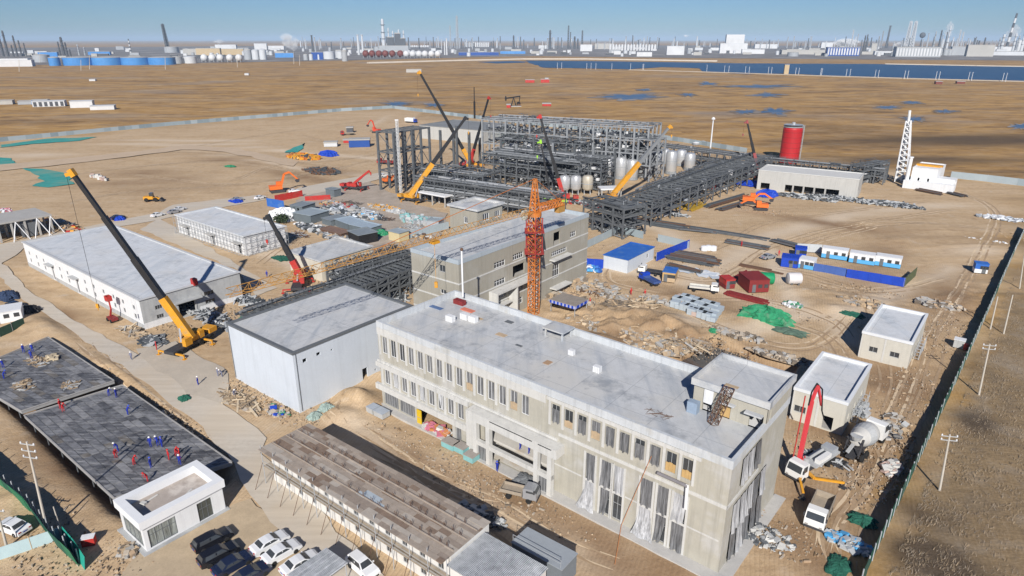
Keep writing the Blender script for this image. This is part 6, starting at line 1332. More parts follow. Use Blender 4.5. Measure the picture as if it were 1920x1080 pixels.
# ---------------------------------------------------------------- rubble and loose heaps
YW_ = mat('tin_wall', (.13,.155,.17), .7, .2, .6)
RB = [CONC, mat('rubble_light', (.42,.36,.29), .95, .2, 1), mat('rubble_dark', (.19,.155,.12), .95, .3, 1), TIMBER, mat('clod', (.40,.29,.19), .95, .2, 1), mat('rubble_grey', (.33,.32,.30), .95, .2, 1)]; SC = [SK[0], SK[1], STEELL, PLAST]; TB_ = [TIMBER, mat('old_timber', (.28,.21,.14), .9, .3, 1.5), mat('pale_timber', (.55,.45,.32), .9, .2, 1.5)]
for i, (nm, lb, px, py, r, n, s, m, h) in enumerate([
    ('rubble_heap','grey rubble heap at the foot of the tall building',1100,535,(9,4),220,(1.0,.7,.4),RB,1.2),('rubble_heap','broken concrete heap below the tower crane',1070,565,(7,4),150,(1.0,.6,.4),RB,1.0),('timber_heap','pale heap of loose timber poles behind the office roof',1205,580,(4,3.0),150,(3.2,.12,.12),TB_,2.2),('timber_heap','dark timber and plank heap left of the pole heap',1165,578,(4,2.6),120,(2.4,.35,.12),[TB_[1],RB[2],TB_[0]],1.6),
    ('timber_heap','scattered formwork timber on the sandy spoil behind the office',1215,622,(14,5),260,(2.4,.28,.10),TB_+RB,1.0),('timber_heap','scattered timber nearest the excavated foundation',1250,636,(8,3),140,(2.2,.25,.1),TB_+RB,.8),('scrap_row','grey scrap steel strewn along the sand right of the plant, left part',1500,370,(14,2.5),200,(2.0,.5,.4),SC,.9),('scrap_row','grey scrap steel strewn along the sand right of the plant, middle part',1590,375,(15,3),260,(2.0,.5,.4),SC,1.1),('scrap_row','dark scrap steel pile at the right end of the scrap row',1672,384,(11,3),220,(2.2,.5,.4),SC,1.5),
    ('bag_heap','white and grey bags heaped near the right hoarding',1878,410,(7,3),110,(1.2,.9,.4),[WHITE,STEELL,BWHITE],.7),('bag_heap','few white bags on the sand by the fence ditch',1850,452,(7,1.2),26,(.8,.6,.3),[WHITE,PUTTY],.3),('rubble_heap','rubble and bags beside the lone house',1760,572,(5,3),120,(.9,.6,.4),RB,.7),('rubble_heap','pale rubble patch between containers and lone house',1620,570,(6,3),120,(.9,.7,.4),RB,.8),('bag_heap','pale bag heap left of the blue compound end',1486,573,(2.2,1.4),60,(.8,.6,.4),[WHITE,STEELL,GREEN],.8),
    ('timber_heap','timber offcuts strewn at the left foot of the windowless block',450,752,(6,1.6),110,(1.8,.2,.12),TB_+[RB[2]],.4),('rubble_heap','bags and rubble at the front corner of the windowless block',520,772,(3,1.1),90,(.6,.5,.3),RB+[ROYAL,GREEN],.6),('timber_heap','grey planks before the warehouse front corner',250,622,(5,1.5),80,(2.0,.25,.1),RB+TB_,.4),('dark_sheeting','dark grey sheeting heap beside the yellow crane',288,640,(3.6,1.8),60,(2.2,1.3,.1),[SK[0],PLAST,SK[1]],.7),
    ('steel_heap','dark steel parts lying between the warehouse end and the crane',390,592,(12,2.2),170,(2.6,.3,.3),SC,.8),('steel_heap','dark steel parts heaped along the trussed pipe rack',450,560,(12,2),150,(2.6,.3,.3),SC,.8),('steel_heap','jumbled steel members under the trussed rack by the tall building',690,540,(14,3),190,(3,.3,.3),SC,1.4),('machinery_heap','yellow scaffold and machine parts heaped on the far sand',570,296,(11,5),170,(2.4,.8,1.2),[YEL,YEL,SK[0],ORANGE],1.6),
    ('steel_heap','dark rebar cages laid out on the far sand',602,322,(11,5),170,(3.0,.5,.8),[SK[0],RUST],.8),('yard_clutter','mixed steel goods spread over the material yard',660,400,(15,6),260,(1.8,.9,.7),SC+[CONC,BWHITE],.9),('yard_clutter','yellow formwork parts spread over the back of the yard',722,391,(9,3),130,(1.4,.5,.4),[YEL,TIMBER,PLAST],.6),('yard_clutter','pale goods spread in front of the yard sheds',600,432,(13,3),150,(1.3,.9,.5),SC+[WHITE],.5),('yard_clutter','teal and grey plant parts before the tall building',785,415,(8,4),130,(1.4,.8,1.2),[mat('teal_paint',(.22,.42,.42),.6,.2,1),STEELL,PLAST],1.2),
    ('rubble_heap','grey mortar and bags at the near right corner of the office',1440,1010,(3.2,2.2),120,(.5,.4,.2),[PLAST,PUTTY,SK[1]],.4),('rubble_heap','blue and grey waste thrown at the fence bottom',1592,1020,(2.6,1.4),80,(.8,.5,.25),[LBLUE,PLAST,STEELL],.5),('rubble_heap','grey waste along the fence by the nearer house',1672,800,(2,4.5),110,(.7,.5,.25),RB+[PLAST],.4),('rubble_heap','pinkish broken blocks by the fence near the mixer truck',1672,880,(1.2,2.0),60,(.8,.6,.3),[mat('pink_block',(.5,.37,.32),.9,.15,1),PUTTY],.5),
    ('rubble_heap','dark pipe fittings lying beside the nearer small house',1615,770,(1.6,2.4),60,(.8,.4,.3),[PLAST,SK[1],STEELL],.5),('steel_heap','loose grey pump pipes between the mixer and the pump truck',1545,862,(3.6,1.5),60,(2.0,.2,.2),[PLAST,STEELL,CHAS],.7),('timber_heap','earthy clods and timber along the lane edge above the decks',330,800,(9,.9),70,(1.0,.3,.2),TB_+[RB[1]],.4),('rubble_heap','masonry scraps below the gatehouse corner',240,1035,(1.6,1.0),60,(.5,.4,.2),RB,.4),
    ('rubble_heap','foundation debris along the unfinished building at the left edge',120,425,(14,2.5),160,(1.4,.9,.5),RB+[YEL,RED],.7),('rubble_heap','clods and planks along the office end by the container',905,968,(4,.9),60,(.9,.5,.25),[SK[0],RB[2],PLAST],.5),('goods_heap','pink and orange bags stacked in the office ground floor opening',818,806,(2.6,1.0),46,(.9,.6,.4),[mat('pink_bag',(.50,.16,.22),.8,.15,2),mat('orange_bag',(.50,.20,.08),.8,.15,2),PUTTY],.8),
    ('scrap_heap','white and red scrap bits beside the orange cabin',1105,505,(4,2),60,(1,.8,.6),[LBLUE,WHITE,BLUE],1.2)]):
    pile(nm, lb, 'heap', px, py, r, n, s, m, i+40, h=h)
for i, (nm, lb, px, py, r, n, s, m, h) in enumerate([
    ('pipe_heap','short scaffold tubes heaped between the yard sheds',585,412,(4,2),90,(3.2,.12,.12),[STEELL,PLAST,RUST],.8),('pipe_heap','scaffold tubes stacked right of the cream box cabin',775,428,(4,1.6),90,(3.4,.12,.12),[STEELL,PLAST],1.0),('pipe_heap','scaffold tubes lying along the second warehouse end',560,440,(4,1.2),60,(3.0,.12,.12),[STEELL,RUST],.5),
    ('goods_heap','crates and drums before the dark grey cabin',575,402,(3,1.6),40,(1.0,.9,.9),[YW_,PLAST,TIMBER],.9),('goods_heap','mixed crates in the middle of the yard',690,408,(4,2),60,(1.1,1.0,.9),[PLAST,STEELL,LBLUE,TIMBER],1.0),('goods_heap','pale packages by the yellow formwork',745,398,(4,2),50,(1.2,.9,.7),[PUTTY,STEELL,PLAST],.8),('steel_heap','rebar mats lying left of the yellow formwork',660,382,(6,2.5),90,(3.4,.08,.06),[RUST,SK[0]],.6),('steel_heap','dark rebar mats behind the pale blue sheds',720,412,(4,2),70,(3.0,.1,.08),[RUST,SK[0]],.5),
    ('timber_heap','plank stack right of the banner shelter',1135,598,(3,2),110,(2.8,.25,.1),TB_,1.3),('timber_heap','weathered boards strewn below the pole heap',1190,602,(5,2),140,(2.2,.3,.1),TB_+[RB[2]],.9),('rubble_heap','broken block rubble left of the block pallets',1235,565,(5,2),130,(.8,.5,.4),RB,.8),('pipe_heap','scaffold tubes spilled before the tall building corner',1120,548,(4,2),90,(2.8,.12,.12),[STEELL,RUST,PLAST],.8),('rubble_heap','earthy rubble around the excavated pit edge',1385,630,(6,1.6),130,(.8,.5,.3),[RB[1],RB[2],CONC],.8),('rubble_heap','earthy rubble right of the excavated pit',1470,672,(7,1.5),120,(.8,.5,.3),[RB[1],RB[2],CONC],.7),
    ('yard_clutter','grey goods and sheets strewn in front of the shed with shade-black sides',640,448,(11,2.6),170,(1.5,.8,.5),SC+[CONC,TIMBER],.6),('yard_clutter','mixed steel and timber between red banners and sheds',640,388,(12,3),200,(1.6,.7,.6),SC+[TIMBER,RED,YEL],.7),('yard_clutter','pale and rusty goods at the right end of the yard',770,440,(8,2),130,(1.2,.7,.6),SC+[RUST,TIMBER],.7),('yard_clutter','sheet stacks left of the yard cabins',530,398,(3,3),60,(1.5,1,.5),SC+[WHITE,BLUE],.7),('rubble_heap','flat rubble spread over the spoil behind the office, left part',1130,610,(9,4),260,(.9,.5,.3),RB+TB_,.7),('rubble_heap','flat rubble spread over the spoil behind the office, middle part',1200,640,(10,4),300,(.9,.5,.3),RB+TB_,.7),('timber_heap','split timber and rubble spread over the spoil left of the pit',1235,610,(7,4),220,(1.8,.25,.15),TB_+RB,.7),('rubble_heap','dusty rubble between the banner shelter and the block pallets',1180,565,(7,3),200,(.9,.5,.3),RB,.7),('timber_heap','planks and soil strewn between pallets and green tarpaulin',1340,618,(5,2),70,(1.6,.25,.1),TB_+[RB[1]],.4),('steel_heap','dark steel offcuts by the orange jib end of the tower crane',1130,430,(5,2),90,(2.2,.3,.3),SC,.6),('steel_heap','steel sections lying before the right pipe rack',1250,400,(8,2),110,(3.0,.3,.3),SC,.6),('steel_heap','steel sections and crates on the open ground between the plant frames',1080,380,(12,3),150,(2.4,.5,.5),SC+[RED],.9),('goods_heap','crates at the foot of the right pipe rack',1335,352,(6,2),60,(1.3,1.1,1.0),[PLAST,TIMBER,RED,STEELL],.8)]):
    pile(nm, lb, 'heap', px, py, r, n, s, m, i+140, h=h)
for i, (dk, px, py, r, n, lb) in enumerate([(2,70,678,(3.0,1.6),60,'timber heap on the left formwork deck, farther one'),(2,45,722,(2.4,1.6),60,'timber heap on the left formwork deck, nearest corner'),(2,135,722,(2.0,1.2),50,'timber heap on the left formwork deck, right one')]):
    pile('timber_heap', lb, 'heap', px, py, r, n, (1.1,.22,.10), [TIMBER, TB_[1], PLAST, TB_[1]], 90+i, z=1.0, h=.35, flat=.2)
pile('sack', 'pale sack pile on the left formwork deck', 'sack pile', 98, 672, (1.4,1.0), 26, (.8,.5,.3), [mat('sack_cloth', (.48,.40,.28), .9, .2, 2)], 7, z=1.0, h=.6)
# ---------------------------------------------------------------- material yard sheds
def shed(label, A, B, C, h, wall, roof, name='yard_shed', **kw): return hall(name, label, A, B, C, h, wall, roof, kw.pop('holes', {}), ang=None, cat='shed', par=.15, over=.25, **kw)[0]
YR = [mat('zinc_roof', (.30,.35,.38), .6, .15, .5), mat('grey_tin_roof', (.22,.25,.27), .6, .2, .5), mat('blue_tin_roof', (.33,.40,.46), .6, .1, .5)]; YW = mat('tin_wall', (.13,.155,.17), .7, .2, .6)
shed('dark grey cabin with white windows beside the blue sheet hoarding', (543,384), (566,387), (579,378), 3, YW, YR[1], holes={'front': [(1.5,2.4,1.2,2.2),(3.2,4.1,1.2,2.2)]}); shed('grey tin shed behind the white tent', (549,398), (582,404), (603,392), 3, YW, YR[0]); shed('long pale blue tin shed in the middle of the yard', (628,410), (652,419), (672,410), 2.6, YW, YR[2]); shed('pale blue tin shed right of the middle one', (655,420), (690,428), (703,418), 2.8, YW, YR[2])
shed('low tin shed left of the pale blue ones', (603,408), (620,413), (643,404), 2.2, YW, YR[1]); shed('shed with grey sheet roof, its black sides painted as shade underneath', (652,432), (672,441), (696,429), 3.2, BLACK, YR[1]); shed('cream box cabin near the tower crane jib', (728,432), (748,437), (759,430), 3, mat('cream_panel', (.55,.47,.28), .7, .1, 1), YR[0]); shed('dark cabin on the far edge of the yard', (610,353), (626,356), (638,353), 3, YW, YR[1]); shed('brown low shed roof in the yard', (600,428), (640,438), (648,430), 1.5, RUST, mat('brown_roof', (.20,.13,.10), .9, .2, 1)); shed('open steel shelter with flat roof by the teal parts', (800,412), (822,414), (830,408), 3.5, STEELL, YR[0])  # black shed walls stand in for the shade under its roof
wallpanel('blue_hoarding', 'bright blue sheet hoarding at the yard entrance', (501,386), (533,392), 3, BLUE); wallpanel('red_banner', 'long red banner fence at the back of the yard', (516,378), (568,368), 2.4, RED); wallpanel('red_banner', 'red banner panel lying across the yard, right one', (572,377), (620,374), 1.8, RED); wallpanel('pale_hoarding', 'pale blue grey hoarding before the roof house', (767,447), (842,430), 2.5, HOARD[1])
# unfinished building at the left edge
loc, an, L, D = fit((-40,432), (88,404), (45,378), 6, None, False); b0 = P(-60,428,6); b1 = P(92,402,6); d = b1-b0; UB = T('unfinished_building', 'unfinished concrete frame building with bare slab at the left edge', 'building', (b0.x,b0.y,0), math.atan2(d.y,d.x)); L = d.length
mb = MB(); mb.box(-.5,L+.5,-.5,14,5.5,6); mb.build('roof_slab', CONC, UB); mb = MB(); mb.box(0,L,13,13.3,0,5.4); mb.build('back_wall', PLAST, UB)
for i in range(7): 
    for y in (0,6.5): mb = MB(); x = L*i/6; mb.box(x-.25,x+.25,y-.25,y+.25,-.1,5.49); mb.build('column', CONC, UB)
for x0 in (L*.55, L*.82, L*1.0):
    for s in (-1,1): mb = MB(); mb.beam((x0,-.8,5.6),(x0+s*2.2,-3.0,0),.2); mb.build('prop', WHITE, UB)
mb = MB(); mb.box(L*.6,L*.8,.1,.3,.2,4.5); mb.build('opening_panel', COPING, UB)
pile('goods_heap', 'pink bags on the slab of the unfinished building', 'heap', 10, 395, (3,1.5), 30, (1,.6,.3), [mat('pink_bag', (.5,.16,.22)), WHITE], 5, z=6.02, h=.5)
pile('brick_row', 'row of pinkish brick stacks on the sand beside the big boom', 'brick row', 186, 335, (8,1.2), 34, (1.2,1.0,1.2), [mat('pink_block', (.5,.37,.32)), PUTTY], 6, h=.1, flat=.03)
# left edge container with white roof
cabin('white flat roofed container at the left edge behind the green fence', (-20,612), (44,601), 2.6, 5, WHITE, WHITE)
# pavilion with banner
a, b = P(1036,583), P(1078,590); PV = T('pavilion', 'flat roofed shelter with a blue and white banner edge amid the rubble', 'shelter', P(1066,585), SITE)
mb = MB(); mb.box(-3.4,3.4,-2.6,2.6,3.0,3.15); mb.build('roof', mat('dirty_board_roof', (.27,.24,.21), .95, .25, 1), PV); mb = MB()
for i in range(14):
    for y in (-2.62,): mb.box(-3.4+i*.486,-3.4+i*.486+.47,-2.66,-2.605,2.35,2.99,i % 2 if i % 4 else 0)
for i in range(10): mb.box(3.405,3.46,-2.6+i*.52,-2.6+i*.52+.5,2.35,2.99,0 if i % 3 else 1)
mb.build('banner', [ROYAL, mat('banner_pale', (.35,.38,.6), .7, .1, 1)], PV)
for x in (-3.2,3.2):
    for y in (-2.4,2.4): mb = MB(); mb.tube((x,y,0),(x,y,3),.08,n=6); mb.build('post', STEELL, PV)
b = P(1094,512); o = T('white_silo_tube', 'tall white vertical tube standing at the right corner of the tall building', 'tube', b); mb = MB(); mb.tube((0,0,0),(0,0,HT(1094,430,b)),.7,n=12); mb.build('tube', WHITE, o); mb = MB(); mb.rbox((0,0,0),2,2,.3); mb.build('base', CONC, o)
b = P(873,548,15.4); o = T('white_pole', 'white vertical pole at the far corner of the office roof', 'pole', P(868,556,15.4)); mb = MB(); mb.tube((0,0,0),(0,0,HT(870,462,b)-15.4),.16,n=8); mb.build('pole', WHITE, o); mb = MB(); mb.ball((0,0,HT(870,462,b)-15.3),.3); mb.build('cap', RUST, o)
# water tank and red drum by the fence
b = P(1797,650); o = T('white_tank_box', 'white box tank beside the green fence', 'tank', b, SITE); mb = MB(); mb.box(-.9,.9,-.8,.8,0,1.6); mb.build('body', PLAST, o); mb = MB(); mb.box(-1,1,-.9,.9,1.6,1.72); mb.build('lid', WHITE, o); o = T('red_drum', 'red drum next to the white box tank at the fence', 'drum', P(1810,655)); mb = MB(); mb.lathe([(.45,0),(.5,.1),(.5,1.1),(.45,1.2)],(0,0,0),12); mb.build('drum', RED, o); mb = MB(); mb.lathe([(.53,.4),(.53,.5)],(0,0,0),12); mb.build('rib', DRED, o)
o = T('red_cabinet', 'small red cabinet standing on the dirt left of the gatehouse', 'cabinet', P(168,1020), .3); mb = MB(); mb.box(-.7,.7,-.45,.45,0,1.1); mb.build('body', RED, o); mb = MB(); mb.box(-.74,.74,-.5,.5,1.1,1.16); mb.build('lid', WHITE, o)
for x, y in ((1320,470),(1328,469),(1337,470)): o = tag(MB().lathe([(.6,0),(1.0,.1),(1.0,1.3),(.6,1.5)],(0,0,0),12).build('white_drum', WHITE, None, P(x,y)), 'white drum standing by the sheet pile stack', 'drum', 'white drums')
# ---------------------------------------------------------------- machines
def excavator(label, px, py, rz, m, sc=1.0, up=.5):
    r_ = T('excavator', label, 'excavator', P(px,py), rz)
    for s in (-1,1): mb = MB(); mb.ext([(-2.1,.1),(-1.8,0),(1.8,0),(2.1,.1),(2.2,.5),(1.9,.85),(-1.9,.85),(-2.2,.5)], s*1.2-.3, s*1.2+.3); mb.build('track', CHAS, r_)
    mb = MB(); mb.box(-2.2,1.5,-1.35,1.35,1.0,2.1); mb.build('body', m, r_); mb = MB(); mb.box(.1,1.6,.2,1.35,2.1,3.1); mb.build('cab', m, r_); mb = MB(); mb.box(1.61,1.64,.3,1.25,2.2,3.0); mb.build('cab_window', GLASS, r_)
    k1 = Vector((4.2,-.3,2.4+3.2*up)); k2 = Vector((6.6,-.3,1.2+2*up)); mb = MB(); mb.beam((1.3,-.3,1.9),(2.6,-.3,2.4+2.8*up),.5,.6); mb.beam((2.6,-.3,2.4+2.8*up),k1,.5,.55); mb.build('boom', m, r_); mb = MB(); mb.beam(k1,k2,.38,.45); mb.build('stick', m, r_)
    mb = MB(); mb.ext([(k2.x-.3,k2.z+.2),(k2.x+.4,k2.z+.1),(k2.x+.3,k2.z-.7),(k2.x-.5,k2.z-.9),(k2.x-.9,k2.z-.4)], -.8,.2); mb.build('bucket', CHAS, r_); r_.scale = (sc,)*3; return r_
EXO = mat('excavator_orange', (.72,.16,.03), .5, .12, 1)
excavator('orange excavator with raised arm on the brown sand behind the yard', 520, 360, .5, EXO, 1.3, 1.1); excavator('orange excavator below the blue tarpaulins, upper one', 1405, 381, -.3, EXO, 1.2, .3); excavator('orange excavator below the blue tarpaulins, lower one', 1426, 393, 2.9, EXO, 1.1, .2); excavator('red excavator with arm up far back on the sand', 706, 249, 2.6, mat('excavator_red', (.6,.08,.04), .5, .12, 1), 1.2, 1.3); excavator('orange machine beside the tall bare portal frame', 728, 343, .6, EXO, 1.0, .2)
LD = T('wheel_loader', 'yellow wheel loader alone on the sand left of the yard', 'loader', P(286,377), .2); mb = MB(); mb.box(-2.8,.6,-1.1,1.1,.9,2.0); mb.build('body', YEL, LD); mb = MB(); mb.box(-.6,.6,-.9,.9,2.0,3.2); mb.build('cab', GLASS, LD); mb = MB(); mb.beam((.6,.6,1.5),(3,.6,.7),.3); mb.beam((.6,-.6,1.5),(3,-.6,.7),.3); mb.build('lift_arm', YEL, LD); mb = MB(); mb.ext([(2.9,.1),(4.2,.05),(4.0,.3),(3.2,1.2),(2.8,1.0)],-1.4,1.4); mb.build('bucket', CHAS, LD); wheels(LD, [(1.4,1.1),(1.4,-1.1),(-1.8,1.1),(-1.8,-1.1)], .75, .5)
RL = T('scissor_lift', 'red boom lift parked against the white warehouse wall', 'lift', P(212,602), SITE); mb = MB(); mb.box(-1.3,1.3,-.7,.7,.4,1.0); mb.build('base', DRED, RL); mb = MB(); mb.beam((-.8,0,1),(.4,0,3.0),.3); mb.beam((.4,0,3.0),(.2,0,5.0),.25); mb.build('arm', RED, RL); mb = MB(); [mb.box(a,b,c,d,5.0,6.0) for a,b,c,d in ((-.6,1,-.5,-.42),(-.6,1,.42,.5),(-.6,-.52,-.42,.42),(.92,1,-.42,.42))]; mb.box(-.6,1,-.5,.5,4.9,5.0); mb.build('basket', RED, RL); wheels(RL, [(.9,.7),(.9,-.7),(-.9,.7),(-.9,-.7)], .4, .3)
# ---------------------------------------------------------------- things on the office roof
def roofbox(name, label, cat, px, py, sx, sy, sz, m, rz=SITE, n=1, z=14.37, group=None, gap=.06):
    p = P(px, py, z); mb = MB()
    for i in range(n): mb.box(-sx/2+i*sx/n,-sx/2+(i+1)*sx/n-(gap if n > 1 else 0),-sy/2,sy/2,0,sz)
    o = mb.build(name, m, None, p, rz); return tag(o, label, cat, group)
BRB = mat('brown_board', (.40,.26,.16), .9, .2, 1.5)
for a in [('board','brown board lying on the office roof, near the middle','board',1027,680,1.0,1.2,.06,BRB),('board','tan board lying on the office roof by the sacks','board',940,628,1.8,1.0,.06,mat('tan_board',(.48,.36,.24),.9,.2,1.5)),('board','small dark panel on the office roof, far part','panel',955,604,1.4,.9,.08,COPING),('board','dark flat panel on the middle of the office roof','panel',973,648,1.2,.5,.05,COPING),('board','grey slab on the office roof near the hatch','panel',1161,668,1.2,.5,.05,PLAST),
          ('blue_sheet','blue sheet against the far left parapet of the office roof','sheet',818,577,2.6,.9,.1,mat('blue_sheet',(.10,.16,.30),.6,.2,1)),('orange_tarp','salmon coloured tarpaulin on the far end of the office roof','tarpaulin',877,582,2.6,1.1,.12,mat('salmon_tarp',(.62,.20,.13),.8,.15,1.5)),('brick_skip','dark red open skip at the far end of the office roof','skip',862,570,2.2,1.0,.8,DRED),('tan_panel','tan panel beside the salmon tarpaulin','board',898,597,1.6,.6,.05,TIMBER)]: roofbox(*a)
for i, (x, y, n) in enumerate([(845,602,4),(872,598,4),(888,603,3)]): roofbox('white_block_stack', 'stack of white blocks on the far end of the office roof', 'block stack', x, y, 1.5, .9, 1.0, WHITE, n=n, group='white block stacks at the roof end')
roofbox('white_block_stack', 'lone white ribbed stack in the middle of the office roof', 'block stack', 1120, 697, 1.1, .8, .9, WHITE, n=4); roofbox('white_block_stack', 'lone white ribbed stack beyond the middle of the office roof', 'block stack', 1072, 665, .9, .7, .8, WHITE, n=4)
roofbox('water_box', 'blue grey box on legs before the stair head on the roof', 'box', 1299, 772, 1.3, 1.0, 1.5, mat('blue_grey_box', (.26,.33,.42), .6, .15, 1)); roofbox('white_slab', 'small white slab on the roof before the stair head', 'slab', 1373, 781, 1.3, .5, .12, WHITE); roofbox('red_box', 'red box on the warehouse roof edge', 'box', 365, 534, 1.3, 1.0, 1.5, RED, z=6.56)
pile('rebar_offcuts', 'rusty rebar offcuts on the near part of the office roof', 'heap', 1232, 776, (1.6,.7), 16, (1.4,.04,.04), [RUST], 3, z=14.37, h=.1, flat=.1)
lt = T('ladder_tower', 'rusty scaffold ladder leaning on the stair head roof', 'ladder', P(1336,795,14.37), SITE); mb = MB(); lattice(mb, (0,0,0), (.9,1.8,4.6), .9, 8, .04); mb.build('ladder', RUST, lt); mb = MB(); mb.rbox((1.0,2.2,4.55),1.6,.6,.06); mb.build('plank', TIMBER, lt)
roofbox('green_sheet', 'green sheet scrap on the windowless block roof', 'sheet', 454, 597, 1.4, .7, .05, GREEN, z=10.72)
# goods before the office front
for i, (x, y, sx, c, lb) in enumerate([(700,772,1.6,PLAST,'grey metal case by the left end of the office, far one'),(716,780,2.2,PLAST,'grey metal case by the left end of the office, near one'),(845,838,2.4,mat('teal_case',(.22,.45,.46),.7,.15,1),'teal packing case before the office opening, left one'),(866,846,2.0,mat('teal_case',(.22,.45,.46)),'teal packing case before the office opening, middle one'),(884,862,1.8,mat('teal_case',(.22,.45,.46)),'teal packing case before the office opening, right one')]):
    r_ = T('packing_case', lb, 'crate', P(x,y), SITE); mb = MB(); mb.box(-sx/2,sx/2,-.8,.8,.1,1.0); mb.build('body', c, r_); mb = MB(); mb.box(-sx/2-.05,sx/2+.05,-.85,.85,1.0,1.08); mb.build('lid', mat('case_lid',(.32,.29,.26),.9,.15,1) if i > 1 else mat('metal_lid',(.36,.40,.45),.5,.1,1), r_)
tarp('sheeted_pile', 'dark sheeted pile with a teal corner before the office entrance', 'tarpaulin', 990, 905, 2.0, 1.3, .8, mat('grey_sheet', (.16,.17,.18), .8, .25, 1.5), 31)
o = T('yellow_door_panel', 'yellow panel standing in the office ground floor opening', 'panel', P(787,795), SITE); mb = MB(); mb.box(-.5,.5,-.06,.06,0,2.6); mb.build('panel', mat('yellow_panel', (.62,.42,.02), .6, .1, 1), o); mb = MB(); mb.box(-.55,.55,-.09,-.065,1.2,1.3); mb.build('batten', TIMBER, o)
o = T('grey_bundle', 'rolled grey sheet hanging under the last upper windows of the office', 'sheeting', OFF_M @ Vector((53.2,-.6,10.35)), ang*0+OFF.rotation_euler.z); mb = MB(); mb.tube((-1.9,0,0),(1.9,0,-.05),.22,n=8); mb.build('roll', mat('grey_roll', (.20,.19,.20), .8, .2, 1), o); mb = MB(); mb.beam((1.9,-.05,.2),(2.1,-.3,-3.0),.35,.08); mb.build('white_strip', WHITE, o)
o = MB(); o.tube(OFF_M @ Vector((50.2,-.3,12.0)), P(1165,985,.3), .035, n=4); o.tube(P(1165,985,.3), P(1153,1058,.1), .05, n=4); o = o.build('orange_hose', mat('orange_hose', (.55,.22,.08), .7, .1, 1)); tag(o, 'thin orange hose hanging from an upper office window to the dirt', 'hose')
# shrub in the yard
b = P(528,418); SH = T('shrub', 'dark green shrub before the white tent in the yard', 'shrub', b); rnd = random.Random(8); mb = MB(); lf = MB()
for i in range(7): a = rnd.uniform(0,6.28); mb.tube((0,0,0),(1.4*math.cos(a),1.0*math.sin(a),rnd.uniform(1.2,2.4)),.09,.03,n=5)
for i in range(900):
    v = Vector((rnd.gauss(0,1.1),rnd.gauss(0,.8),1.6+rnd.gauss(0,.65))); n1 = Vector((rnd.uniform(-1,1),rnd.uniform(-1,1),rnd.uniform(-1,1)))*.22; n2 = n1.orthogonal()*rnd.uniform(.6,1); lf.face([v-n1,v+n2,v+n1,v-n2])
mb.build('stem', TIMBER, SH); lf.build('foliage', mat('shrub_leaf', (.035,.055,.025), .8, .4, 2), SH)
# excavated foundation with starter bars behind the office
fq = PX([(1268,676),(1335,644),(1410,668),(1395,708),(1310,704)], -2.2); fo = fq[0]; FD = T('foundation_slab', 'dark wet foundation slab with rows of starter bars in the pit behind the office', 'foundation', fo)
mb = MB(); c_ = [(p.x-fo.x, p.y-fo.y) for p in fq]; mb.prism(c_[::-1] if (fq[1]-fq[0]).cross(fq[2]-fq[1]).z < 0 else c_, -.3, .3); mb.build('slab', mat('wet_concrete', (.11,.105,.10), .8, .25, .6), FD)
mb = MB(); cx = sum(p[0] for p in c_)/5; cy = sum(p[1] for p in c_)/5
for i in range(5):
    a = Vector((c_[i][0]*.92+cx*.08, c_[i][1]*.92+cy*.08, .3)); b = Vector((c_[(i+1)%5][0]*.92+cx*.08, c_[(i+1)%5][1]*.92+cy*.08, .3)); n = int((b-a).length/.35)
    for j in range(n): p = a+(b-a)*(j/n); mb.beam(p, p+Vector((0,0,1.5)), .05)
tag(mb.build('starter_bars', RUST, FD), kind='stuff')
# ---------------------------------------------------------------- people
for a in [(219,745,'blue','stand','white','worker in blue standing near the back edge of the large deck'),(205,742,'blue','bend','white','worker in blue bending near the back edge of the large deck'),(240,778,'blue','bend','blue','worker in blue bending in the middle of the large deck'),(283,838,'blue','stand','white','worker in blue left of the blue pair on the large deck'),(297,836,'blue','bend','white','worker in blue bending in the blue pair on the large deck'),(304,838,'blue','stand','blue','worker in blue upright in the blue pair on the large deck'),
          (284,877,'blue','stand','blue','worker in blue standing alone nearest the gatehouse roof'),(338,872,'blue','walk','white','worker in blue walking behind the gatehouse'),(222,846,'blue','bend','white','worker in blue bending beside a red helmet'),(114,766,'red','stand','red','worker in red standing at the left of the large deck'),(119,771,'red','bend','red','worker in red bending at the left of the large deck'),(218,858,'red','bend','red','worker in red crouched on the left of the large deck'),(252,871,'red','bend','red','worker in red crouched in the centre of the large deck'),
          (317,862,'red','stand','red','worker in red standing left of the red pair'),(331,854,'red','bend','red','worker in red bending, upper of the red pair'),(338,860,'red','stand','red','worker in red standing, lower of the red pair'),(277,902,'red','bend','red','worker in red crouched at the gatehouse parapet'),
          (45,661,'blue','stand','white','worker in blue standing at the back of the left deck'),(62,660,'blue','bend','white','worker in blue bending at the back of the left deck'),(60,673,'blue','bend','blue','worker in blue bending before the sacks of the left deck'),(7,690,'blue','bend','white','worker in blue bending at the picture edge of the left deck'),(8,710,'blue','bend','blue','worker in blue crouched lower at the picture edge of the left deck')]: person(*a[:5], label=a[5], z=1.04)
